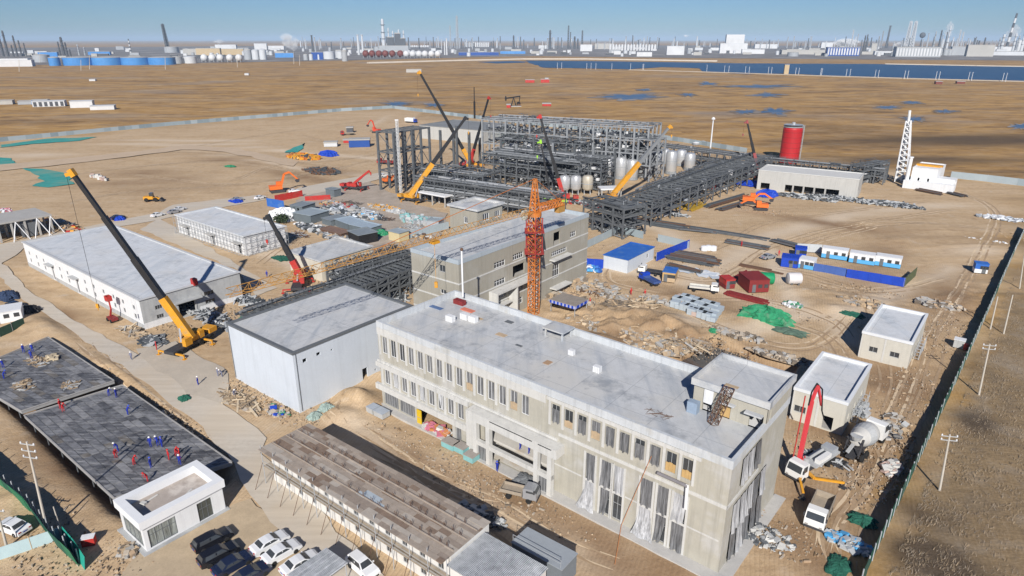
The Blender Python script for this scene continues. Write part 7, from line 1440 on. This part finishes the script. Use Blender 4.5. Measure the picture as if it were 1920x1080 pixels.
for a in [(294,656,'red','stand','red','worker in red standing on the road before the yellow crane'),(247,675,'grey','walk','white','worker in grey walking along the concrete road'),(372,722,'blue','stand','white','worker in blue standing on the road left of the windowless block'),(409,706,'grey','stand','white','worker in dark clothes near the crane legs'),(417,707,'grey','bend','white','worker in grey bending near the crane legs'),(440,744,'grey','bend','white','worker in grey bending amid the timber offcuts'),(932,884,'blue','stand','blue','worker in blue standing before the office entrance'),
          (1183,553,'red','stand','red','worker in red on the rubble, left of a pair'),(1209,556,'red','stand','red','worker in red on the rubble, right of a pair'),(1106,572,'red','stand','red','worker in red beside the banner shelter'),(501,520,'blue','walk','blue','worker in blue between warehouse and red crane'),(1390,462,'red','stand','red','worker in red among the rebar rows'),(1460,480,'red','stand','red','worker in red by the compound corner')]: person(*a[:5], label=a[5], z=0)
for x, lb in ((29.4,'worker in blue with white helmet on the entrance hall floor, left one'),(31.0,'worker in blue with white helmet on the entrance hall floor, right one')): q = OFF_M @ Vector((x,.8,3.31)); o = person(990,832,'blue','stand','white',label=lb); o.location = q
# ---------------------------------------------------------------- the refinery beyond the marsh: each tank, stack and block a thing
F = {'white': mat('far_white', (.58,.59,.60), .6, .10, .03, c2=(.46,.47,.48)), 'grey': mat('far_grey', (.34,.36,.38), .6, .15, .02), 'dark': mat('far_dark', (.085,.09,.10), .7, .2, .02), 'silver': mat('far_silver', (.52,.54,.56), .5, .1, .02), 'blue': mat('far_blue', (.06,.22,.52), .5, .18, .02, c2=(.10,.30,.60)),
     'navy': mat('far_navy', (.02,.07,.28), .6, .15, .02), 'maroon': mat('far_maroon', (.17,.05,.04), .6, .15, .02), 'tan': mat('far_tan', (.47,.37,.23), .8, .1, .02), 'pale': mat('far_pale', (.40,.39,.365), .7, .1, .02), 'red': RED}
def base_h(px, pb, pt): b = P(px, pb); return b, max(1.5, HT(px, pt, b))
def width(px0, px1, pb): return (P(px1, pb)-P(px0, pb)).length
def far_tank(x0, x1, pb, pt, c, label, group=None, dome=.12):
    x = (x0+x1)/2; b, h = base_h(x, pb, pt); r = width(x0, x1, pb)/2; o = T('storage_tank', label, 'storage tank', b+Vector((0,r,0)), 0, group)
    mb = MB(); mb.lathe([(r,0),(r,h*.94)], (0,0,0), 24); mb.build('shell', F[c], o, smooth=True); mb = MB(); mb.lathe([(r*1.01,h*.945),(r*1.01,h*.97),(r*.6,h*(.97+dome*.7)),(r*.1,h*(.97+dome))], (0,0,0), 24); mb.build('roof', F['pale'] if c in ('blue','grey') else F[c], o); return o
def far_ball(x, pb, rp, c, label, group):
    b = P(x, pb); r = width(x-rp, x+rp, pb)/2; o = T('sphere_tank', label, 'sphere tank', b, 0, group); mb = MB(); mb.ball((0,0,r*1.25), r, 1, 16, 10); mb.build('sphere', F[c], o, smooth=True)
    for k in range(4): a = k*1.571+.78; mb = MB(); mb.tube((r*.8*math.cos(a),r*.8*math.sin(a),0),(r*.8*math.cos(a),r*.8*math.sin(a),r*1.2),r*.07,n=5); mb.build('leg', F['grey'], o)
def far_stack(x, pb, pt, wp, c, label, group=None, kind='pipe', lean=0.0):
    b, h = base_h(x, pb, pt); r = max(.5, width(x-wp/2, x+wp/2, pb)/2); mb = MB()
    if kind == 'lattice':
        o = T('lattice_mast', label, 'mast', b, 0, group); lattice(mb, (0,0,0), (lean*h,0,h), r*2.2, 10, r*.16, w2=r*1.2).build('lattice', F[c], o); mb = MB(); mb.tube((0,0,0),(lean*h,0,h*1.02),r*.3,n=6); mb.build('riser', F[c], o); return o
    if kind == 'column':
        o = T('process_column', label, 'column', b, 0, group); mb.lathe([(r,0),(r,h*.55),(r*.8,h*.58),(r*.8,h*.95),(r*.3,h)], (0,0,0), 10); mb.build('shell', F[c], o)
        mb = MB(); [mb.lathe([(r*1.5,h*k),(r*1.5,h*k+h*.012)], (0,0,0), 8) for k in (.35,.56,.8)]; mb.build('platform', F['dark'], o); return o
    if kind == 'striped':
        o = T('chimney', label, 'chimney', b, 0, group)
        for i in range(8): mb = MB(); mb.tube((lean*h*i/8,0,h*i/8),(lean*h*(i+1)/8,0,h*(i+1)/8),r*(1.2-.05*i),r*(1.2-.05*(i+1)),n=10); mb.build('band', F['dark'] if i % 2 else F['white'], o)
        return o
    mb.tube((0,0,0),(lean*h,0,h),r*1.15,r*.85,n=8); mb.lathe([(r*1.2,h*.97),(r*1.2,h)], (lean*h,0,0), 8); o = mb.build('chimney', F[c], None, b); return tag(o, label, 'chimney', group)
def far_block(x0, x1, pb, pt, c, label, group=None, stripes=0, sc_='white', step=None, dep=None):
    x = (x0+x1)/2; b, h = base_h(x, pb, pt); w_ = width(x0, x1, pb); d = dep or max(12, w_*.4); o = T('industrial_building', label, 'building', b, -math.atan2(b.x, b.y)*.6, group)
    mb = MB(); mb.box(-w_/2,w_/2,0,d,0,h); mb.build('wall', F[c], o); mb = MB(); mb.box(-w_/2-.3,w_/2+.3,-.3,d+.3,h+.02,h+max(.5,h*.05)); mb.build('roof', F['pale'] if c != 'white' else F['silver'], o)
    for i in range(stripes): mb = MB(); xx = -w_/2+w_*(i+.5)/stripes; mb.box(xx-w_/stripes*.27,xx+w_/stripes*.27,-.4,-.02,h*.12,h*.9); mb.build('bay', F[sc_], o)
    if step: mb = MB(); a_, b_, t_ = step; mb.box(-w_/2+w_*a_,-w_/2+w_*b_,1,d-1,h+.05,h*t_); mb.build('upper_block', F[c], o)
    return o
for i, (a, b) in enumerate([(88,107),(106,160),(161,216),(217,268),(269,317)]): far_tank(a, b, 123.5-i*.4, 107.5, 'blue', ['smaller light blue storage tank at the left end of the tank row','wide blue storage tank, first big one from the left','wide blue storage tank, second big one from the left','wide blue storage tank, third big one from the left','wide blue storage tank at the right end of the blue row'][i], 'blue storage tanks')
for a, b, pb, pt in ((56,84,117,103),(318,338,119.5,106.5),(341,364,119,106),(304,329,99,88),(456,470,112,93),(471,484,112,94),(485,498,112,93),(568,577,113,102),(579,586,113,102),(591,602,112,102),(603,625,111,97),(627,646,110,96.5),(640,651,115,95),(700,712,96,88),(715,727,96,88),(1480,1500,106,98),(1758,1768,104,92),(1770,1779,104,92),(1778,1786,104,93)): far_tank(a, b, pb, pt, 'silver' if (a % 2) else 'grey', 'grey refinery storage tank', 'grey storage tanks in the refinery')
for x in (384,399,414,432,449): far_ball(x, 117, 6.5, 'white', 'white sphere tank right of the blue storage tanks', 'white sphere tanks, left group')
for x in (762,774,786,797,809,821): far_ball(x, 109, 6, 'white', 'white sphere tank right of the maroon tanks', 'white sphere tanks, right row')
for x in (686,698,711,723,736,751): far_ball(x, 109, 6.2, 'maroon', 'maroon sphere tank below the tall silver column', 'maroon sphere tanks')
for i in range(9): far_ball(769+i*4.2, 90, 2.2, 'white', 'small white sphere behind the white sphere row', 'small white spheres far back')
for i in range(12): far_tank(871+i*3.9, 874+i*3.9, 88, 80, 'white', 'small white tank right of the lattice masts', 'small white tanks in a long row')
for i in range(16): far_tank(1142+i*5.6, 1146.5+i*5.6, 95, 84, 'white', 'white tank in the long row beyond the lake', 'white tanks beyond the lake')
far_block(0, 56, 125, 113, 'white', 'long low white roofed building at the far left edge', step=(.1,.9,1.25)); far_block(345, 370, 103, 92, 'pale', 'pale block left of the tan buildings'); far_block(370, 412, 104, 91, 'tan', 'tan factory building behind the spheres, left one'); far_block(414, 456, 103, 92, 'tan', 'tan factory building behind the spheres, right one'); far_block(517, 550, 108, 99.5, 'blue', 'bright blue building beside the steam plume'); far_block(585, 606, 112, 98, 'navy', 'dark blue building between grey tanks'); far_block(405, 442, 92, 84, 'white', 'white building far behind the tan factory'); far_block(478, 500, 93, 82, 'white', 'white block left of the steam plume'); far_block(504, 532, 93, 86, 'white', 'low white block under the steam plume'); far_block(75, 106, 108, 98, 'blue', 'blue roofed shed behind the blue tanks, left'); far_block(168, 204, 103, 97, 'blue', 'blue roofed shed behind the blue tanks, right')
far_stack(7, 106, 60, 4, 'dark', 'dark slanting process column, leftmost pair, outer one', 'dark columns at the far left', 'column', -.12); far_stack(16, 106, 57, 4, 'dark', 'dark slanting process column, leftmost pair, inner one', 'dark columns at the far left', 'column', -.1)
for x, t, w_ in ((33,66,3.4),(41,75,3),(50,80,2.5),(26,84,3)): far_stack(x, 106, t, w_, 'dark', 'dark process column at the far left', 'dark columns at the far left', 'column')
for x, t, w_ in ((114,78,3),(121,69,5),(127,79,3.4),(133,92,3)): far_stack(x, 106, t, w_, 'dark', 'dark process column above the blue tanks', 'dark columns above the blue tanks', 'column')
far_stack(245.5, 100, 73, 2.6, 'dark', 'black and white banded chimney above the blue tanks', None, 'striped'); far_stack(316, 97, 45, 5, 'dark', 'dark leaning lattice mast on the grey tank at left', None, 'lattice', -.06); far_stack(149, 104, 83, 3, 'grey', 'grey column right of the dark cluster', None, 'column'); far_stack(160, 104, 88, 3, 'grey', 'short grey column right of the dark cluster', None, 'column')
far_stack(587, 98, 66, 3.4, 'dark', 'dark chimney right of the steam plume'); far_stack(592, 98, 70, 2.4, 'grey', 'grey chimney beside the dark one right of the steam plume')
far_stack(673, 103, 65, 4, 'silver', 'silver stack, left of a twin pair before the tall unit'); far_stack(681, 103, 65, 4, 'silver', 'silver stack, right of a twin pair before the tall unit')
far_stack(720, 93, 35, 6.5, 'silver', 'tallest silver column with a platform head at centre left', None, 'column'); [far_stack(x, 93, t, 3, 'silver', 'slim silver column of the tall unit', 'slim columns of the tall unit', 'column') for x, t in ((730,52),(738,58),(749,55),(758,57))]
for x0, x1, t in ((727,740,70),(741,752,63),(752,761,72)): far_block(x0, x1, 95, t, 'dark', 'dark steel block at the foot of the slim silver columns', 'dark blocks of the tall unit', dep=20)
far_block(712, 766, 96, 86, 'grey', 'grey base building of the tall process unit'); far_stack(858, 92, 30, 3.4, 'grey', 'tallest thin lattice mast at picture centre left', None, 'lattice'); far_stack(845, 92, 48, 2, 'grey', 'thin lattice mast left of the tallest one', None, 'lattice'); far_stack(838, 103, 72, 2.6, 'white', 'white stack, right one of two near the lattice masts'); far_stack(834, 103, 78, 2.2, 'white', 'white stack, left one of two near the lattice masts')
far_block(860, 935, 104, 98, 'navy', 'long blue low building left of the lake'); far_block(938, 985, 101, 96, 'blue', 'light blue low building left of the lake'); far_block(1194, 1222, 106, 98, 'white', 'low white shed on the far lake shore'); far_block(1088, 1110, 96, 84, 'white', 'white building below the dark twin columns'); far_block(1250, 1282, 103, 87, 'white', 'white tank building right of the white row'); far_block(1115, 1150, 92, 82, 'pale', 'pale building below the far columns')
for x, t, w_, k_ in ((1031,56,4.5,'column'),(1065,48,2.4,'lattice'),(1069,60,2,'pipe'),(1077,68,4,'column'),(1083,72,3,'column'),(1091,57,2.4,'lattice'),(963,66,3.4,'column'),(938,68,1.6,'pipe'),(1185,66,1.4,'lattice'),(1046,70,1.6,'pipe'),(925,76,2,'column'),(982,74,2,'column')): far_stack(x, 92, t, w_, 'dark', 'dark tower in the far central refinery', 'dark towers in the central refinery', k_)
far_block(1350, 1399, 100, 82, 'white', 'white stepped tower block rising over the far shore', step=(.2,.86,1.95)); far_block(1392, 1432, 101, 93, 'white', 'long white hall right of the stepped tower block'); far_block(1416, 1456, 91, 83, 'white', 'white hall behind the long one right of the stepped block'); far_block(1468, 1550, 102, 94, 'pale', 'long pale hall left of the steaming cooling block', step=(.1,.4,1.2)); far_block(1552, 1608, 105, 89, 'navy', 'dark cooling block with white bays under a steam plume', stripes=12); far_block(1683, 1758, 107, 89, 'grey', 'wide cooling block with white bays right of the lake centre', stripes=15); far_block(1633, 1642, 98, 82, 'pale', 'narrow pale tower between two cooling blocks'); far_block(1642, 1684, 103, 96, 'silver', 'low silver hall between two cooling blocks'); far_block(1815, 1858, 106, 85, 'pale', 'beige windowless block at far right'); far_block(1858, 1935, 104, 97, 'silver', 'long low silver hall at the right edge'); far_block(1904, 1916, 96, 76, 'white', 'white upright block at the right edge'); far_block(1785, 1814, 104, 88, 'grey', 'grey block left of the beige one'); far_block(1540, 1560, 90, 80, 'white', 'white strip building behind the cooling block'); far_block(1860, 1895, 96, 88, 'white', 'white block behind the silver hall')
far_stack(1698, 90, 40, 5.5, 'silver', 'pale lattice derrick, left of the tall pair', None, 'lattice', .03); far_stack(1708, 90, 40, 6, 'silver', 'pale lattice derrick, right of the tall pair', None, 'lattice', .01); far_stack(1661, 90, 48, 3.6, 'dark', 'dark chimney left of the pale derricks', None, 'pipe', .03); far_stack(1651, 90, 58, 2.2, 'grey', 'grey lattice mast left of the dark chimney', None, 'lattice'); far_stack(1885, 96, 25, 4.2, 'silver', 'banded chimney rising highest at the right edge', None, 'striped', .07)
b, h = base_h(1725, 90, 66); o = T('flare_globe', 'dark ball topped tower right of the pale derricks', 'tower', b); mb = MB(); mb.tube((0,0,0),(0,0,h),2.0,n=8); mb.build('stem', F['dark'], o); mb = MB(); mb.ball((0,0,h), width(1720,1730,90)/2, 1, 12, 8); mb.build('ball', F['dark'], o)
for x, t, w_, c, k_ in ((1618,66,3,'dark','column'),(1622,64,2.6,'dark','column'),(1594,56,2,'silver','lattice'),(1758,56,3,'dark','column'),(1748,58,2.4,'grey','column'),(1762,66,2,'grey','pipe'),(1773,48,3,'silver','column'),(1769,60,2,'dark','pipe'),(1793,56,2.4,'silver','lattice'),(1799,60,2.2,'silver','lattice'),(1735,62,1.8,'grey','pipe'),(1842,70,3,'dark','column'),(1832,76,3,'dark','pipe'),(1876,64,5,'silver','column'),(1870,70,3,'grey','column'),(1898,62,4,'silver','column'),(1905,66,3,'grey','column'),(1913,58,3,'silver','column'),(1644,68,2,'grey','lattice'),(1604,64,1.8,'grey','pipe')): far_stack(x, 97, t, w_, c, 'tower in the right refinery', 'towers in the right refinery', k_)
rnd = random.Random(21)
for i in range(210): 
    x = rnd.choice((rnd.uniform(900,1340), rnd.uniform(1300,1915), rnd.uniform(1280,1920), rnd.uniform(560,900))); far_stack(x, rnd.uniform(87,93), rnd.uniform(68,82), rnd.uniform(.9,2.4), rnd.choice(('grey','dark','grey','silver','dark')), 'small chimney in the far refinery skyline', 'small chimneys of the refinery skyline')
for i in range(120):
    x = rnd.choice((rnd.uniform(560,1340), rnd.uniform(1280,1930), rnd.uniform(20,560))); w_ = rnd.uniform(5,20); pb = rnd.uniform(91,104) + (9 if x < 640 else 0)*rnd.random(); far_block(x, x+w_, pb, pb-rnd.uniform(2.5,6.5), rnd.choice(('white','pale','grey','silver','pale','white','dark')), 'small works building in the far refinery', 'small works buildings in the refinery')
for i in range(70):
    x = rnd.choice((rnd.uniform(330,900), rnd.uniform(900,1920))); w_ = rnd.uniform(4,8); pb = rnd.uniform(96,106); far_tank(x, x+w_, pb, pb-rnd.uniform(4,8), rnd.choice(('white','silver','grey')), 'small tank in the far refinery', 'small tanks in the refinery')
# village on the left and small things in the marsh
for i, (x0, x1, pb, pt, c, lb) in enumerate([(0,22,196,189,'pale','low pale hut at the left edge of the marsh hamlet'),(62,88,196,188,'blue','blue roofed hut in the marsh hamlet'),(66,118,200,190,'white','long white house with dark windows in the marsh hamlet'),(135,172,202,190,'white','white barn with pale roof in the marsh hamlet'),(172,212,206,199,'white','low white wing at the right end of the marsh hamlet'),(36,60,196,190,'grey','grey shed in the marsh hamlet'),(985,1002,155,150,'red','red container hut in the marsh, left one'),(1014,1030,155,149,'red','red container hut in the marsh, right one'),(1022,1028,152,147,'white','small white box by the red hut in the marsh'),
        (168,178,152,149,'white','small white box alone in the marsh at left'),(459,466,141,138,'white','small white box alone in the marsh at centre left'),(1017,1033,199,195,'red','red pump skid in the marsh right of the oil pump'),(950,957,202,197,'red','red box beside the oil pump'),(1755,1766,158,153,'maroon','brown red shed on the marsh near the dyke, left one'),(1795,1808,157,153,'maroon','brown red shed on the marsh near the dyke, right one'),(762,790,136,130,'pale','pale slab hut behind the high yellow boom'),(1470,1478,139,122,'tan','tan tower on the near lake dyke')]):
    far_block(x0, x1, pb, pt, c, lb, stripes=6 if 'windows' in lb else 0, sc_='dark', dep=9)
far_block(655, 693, 276, 263, 'navy', 'dark blue container row on the far sand', dep=8); far_block(644, 655, 268, 264, 'red', 'red box left of the dark blue container row', dep=5); far_block(650, 662, 249, 240, 'dark', 'dark upright container on the far sand', dep=5); far_block(608, 632, 275, 268, 'silver', 'pale covered stack on the far sand', dep=6)
# ---------------------------------------------------------------- steam
SMK = NT('steam'); v_ = SMK.n('VolumePrincipled'); v_.inputs['Color'].default_value = (.97,.98,1,1); v_.inputs['Anisotropy'].default_value = -.45
g = SMK.n('NewGeometry').outputs['Position']; SMK.l(SMK.math('MULTIPLY', SMK.ramp(SMK.noise(g, .035, 5, .65), [(.42, (0,0,0)), (.62, (1,1,1))]), .05), v_.inputs['Density'])
for l in list(SMK.t.links):
    if l.to_node.type == 'OUTPUT_MATERIAL': SMK.t.links.remove(l)
SMK.l(v_.outputs[0], SMK.t.nodes['Material Output'].inputs['Volume'])
for i, (x, pb, pt, wp, lean) in enumerate([(552,96,62,34,-.4),(1583,90,72,50,.2),(1690,90,78,34,.1),(1890,84,46,26,.1),(1772,76,40,16,0),(410,84,74,20,.3),(1285,70,65,12,0)]):
    b = P(x, pb if pb > 88 else 92); rnd = random.Random(i); lo = HT(x, pb, b); hi = HT(x, pt, b); wd = width(x-wp/2, x+wp/2, 92 if pb < 88 else pb); mb = MB()
    seg, ring = 18, 12; vs = []
    for j in range(ring+1):
        t = j/ring; zz = lo+(hi-lo)*t; rr = wd*.5*(math.sin(math.pi*min(.97, max(.05, t)))**.7)*(.65+.5*t)
        for q in range(seg): a = 6.2832*q/seg; k_ = 1+.25*math.sin(3*a+j)+rnd.uniform(-.15,.15); vs.append((rr*k_*math.cos(a)+lean*(hi-lo)*t, rr*.7*k_*math.sin(a), zz))
    mb.add(vs, [(j*seg+q, j*seg+(q+1)%seg, (j+1)*seg+(q+1)%seg, (j+1)*seg+q) for j in range(ring) for q in range(seg)] + [tuple(range(seg-1,-1,-1)), tuple(range(ring*seg,(ring+1)*seg))])
    o = mb.build('steam_plume', SMK.mat, None, b); tag(o, None, None, None, 'stuff')
# ---------------------------------------------------------------- dry grass beyond the green fence and litter over the site
rs = np.random.RandomState(3); n = 70000
a_, b_ = P(1640,1080), P(1925,440); d = b_-a_; t = rs.rand(n)**1.6*1.05-.12; off = 1.2+rs.rand(n)**1.5*46; nr = Vector((d.y,-d.x,0)).normalized()
px = a_.x+d.x*t+nr.x*off; py = a_.y+d.y*t+nr.y*off; cl = (_tab[(px*.8).astype(int) % 256, (py*.8).astype(int) % 256]*.6 + _tab[(px*.22).astype(int) % 256, (py*.22).astype(int) % 256]*.4); keep = cl > .46; px, py = px[keep], py[keep]; n = len(px)
an = rs.rand(n)*6.283; hh = .10+rs.rand(n)**2*.38; ww = .02+rs.rand(n)*.03; ln = .15+rs.rand(n)*.5; la = R(20)+rs.randn(n)*.7
co = np.zeros((n, 3, 3)); co[:,0,0] = px-np.cos(an)*ww; co[:,0,1] = py-np.sin(an)*ww; co[:,1,0] = px+np.cos(an)*ww; co[:,1,1] = py+np.sin(an)*ww; co[:,:2,2] = -.15; co[:,2,0] = px+np.cos(la)*ln; co[:,2,1] = py+np.sin(la)*ln; co[:,2,2] = hh-.1
me = bpy.data.meshes.new('dry_grass'); me.vertices.add(n*3); me.vertices.foreach_set('co', co.ravel()); me.loops.add(n*3); me.loops.foreach_set('vertex_index', np.arange(n*3)); me.polygons.add(n); me.polygons.foreach_set('loop_start', np.arange(n)*3)
me.polygons.foreach_set('material_index', rs.randint(0, 3, n)); [me.materials.append(mat(*m)) for m in (('grass_straw',(.34,.26,.17),.95,.3,.6),('grass_brown',(.22,.165,.11),.95,.3,.6),('grass_grey',(.29,.24,.185),.95,.3,.6))]
me.update(); o = bpy.data.objects.new('dry_grass', me); col.objects.link(o); tag(o, 'tufts of dry brown grass right of the green fence', 'grass', kind='stuff')
def litter(name, spots, seed, mats, smin, smax, fl=.5):
    rs = np.random.RandomState(seed); V, Fc, Mi = [], [], []
    for (px_, py_, rx, ry, cnt) in spots:
        c = P(px_, py_); 
        for i in range(cnt):
            a, q = rs.rand()*6.283, math.sqrt(rs.rand()); u, v = rx*q*math.cos(a), ry*q*math.sin(a); p = c + US*u + VS*v; s = smin+(smax-smin)*rs.rand()**3; l = s*(1+3*rs.rand()*(rs.rand() < .4)); z = rs.rand()*6.28; ca, sa = math.cos(z), math.sin(z); hz = s*fl*(.3+rs.rand()); o = len(V)
            for k in range(2):
                for dx, dy in ((-l,-s),(l,-s),(l,s),(-l,s)): V.append((p.x+(dx*ca-dy*sa)/2, p.y+(dx*sa+dy*ca)/2, -.15+(hz+.15)*k + .03))
            Fc += [(o+4,o+5,o+6,o+7),(o,o+1,o+5,o+4),(o+1,o+2,o+6,o+5),(o+2,o+3,o+7,o+6),(o+3,o,o+4,o+7)]; Mi += [rs.randint(len(mats))]*5
    me = bpy.data.meshes.new(name); me.from_pydata(V, [], Fc); [me.materials.append(m) for m in mats]; me.polygons.foreach_set('material_index', Mi); me.update(); o = bpy.data.objects.new(name, me); col.objects.link(o); return o
o = litter('litter', [(1200,610,20,8,1600),(1100,545,12,6,900),(1300,650,14,5,600),(1450,1000,6,4,350),(1650,860,4,14,500),(1700,740,4,14,400),(1760,620,5,14,350),(1560,860,9,6,300),(1600,720,4,8,200),(470,745,10,3,500),(560,780,6,3,250),(800,850,14,2.5,350),(950,930,14,3,300),(300,600,22,3,500),(420,580,16,4,500),(620,540,20,4,400),(650,410,22,9,900),(560,460,12,4,250),(150,650,20,3,300),(330,790,16,2,300),(240,1040,5,3,200),(100,1040,9,4,250),(60,960,9,4,200),(130,425,24,4,300),(1400,390,18,6,500),(1330,500,18,8,450),(1500,580,14,7,300),(1610,560,12,7,300),(1620,540,9,2,150),(1150,470,12,5,200),(1850,440,10,10,250),(880,900,14,3,200),(700,350,20,5,250),(1080,500,6,6,250)], 4, [RB[1], mat('clod_dark', (.25,.17,.10), .95, .25, 1), RB[2], TB_[1], mat('clod', (.40,.29,.19), .95, .2, 1), mat('clod', (.40,.29,.19)), mat('clod_pale', (.50,.39,.27), .95, .2, 1), RB[1]], .04, .24, .35); tag(o, 'small building litter and clods scattered over the sandy site', 'litter', kind='stuff')
# ---------------------------------------------------------------- labels: members of a group that read alike get their place in the row
bpy.context.view_layer.update()
ORD = ['first','second','third','fourth','fifth','sixth','seventh','eighth','ninth','tenth','eleventh','twelfth','thirteenth','fourteenth','fifteenth','sixteenth','seventeenth','eighteenth','nineteenth']
TENS = {2:'twent',3:'thirt',4:'fort',5:'fift',6:'sixt',7:'sevent',8:'eight',9:'ninet'}
def ordinal(i):
    if i < 19: return ORD[i]
    if i >= 99: return 'hundred and ' + ordinal(i-100) if i > 99 else 'hundredth'
    t, u = divmod(i+1, 10)
    return TENS[t]+'ieth' if u == 0 else TENS[t]+'y-'+ORD[u-1]
same = {}
for o in bpy.data.objects:
    if o.parent is None and o.get('label'): same.setdefault(o['label'], []).append(o)
for lb, os_ in same.items():
    if len(os_) < 2: continue
    os_.sort(key=lambda o: o.matrix_world.translation.x/max(1, o.matrix_world.translation.y))
    for i, o in enumerate(os_): o['label'] = lb + ', ' + ordinal(i) + ' from the left'
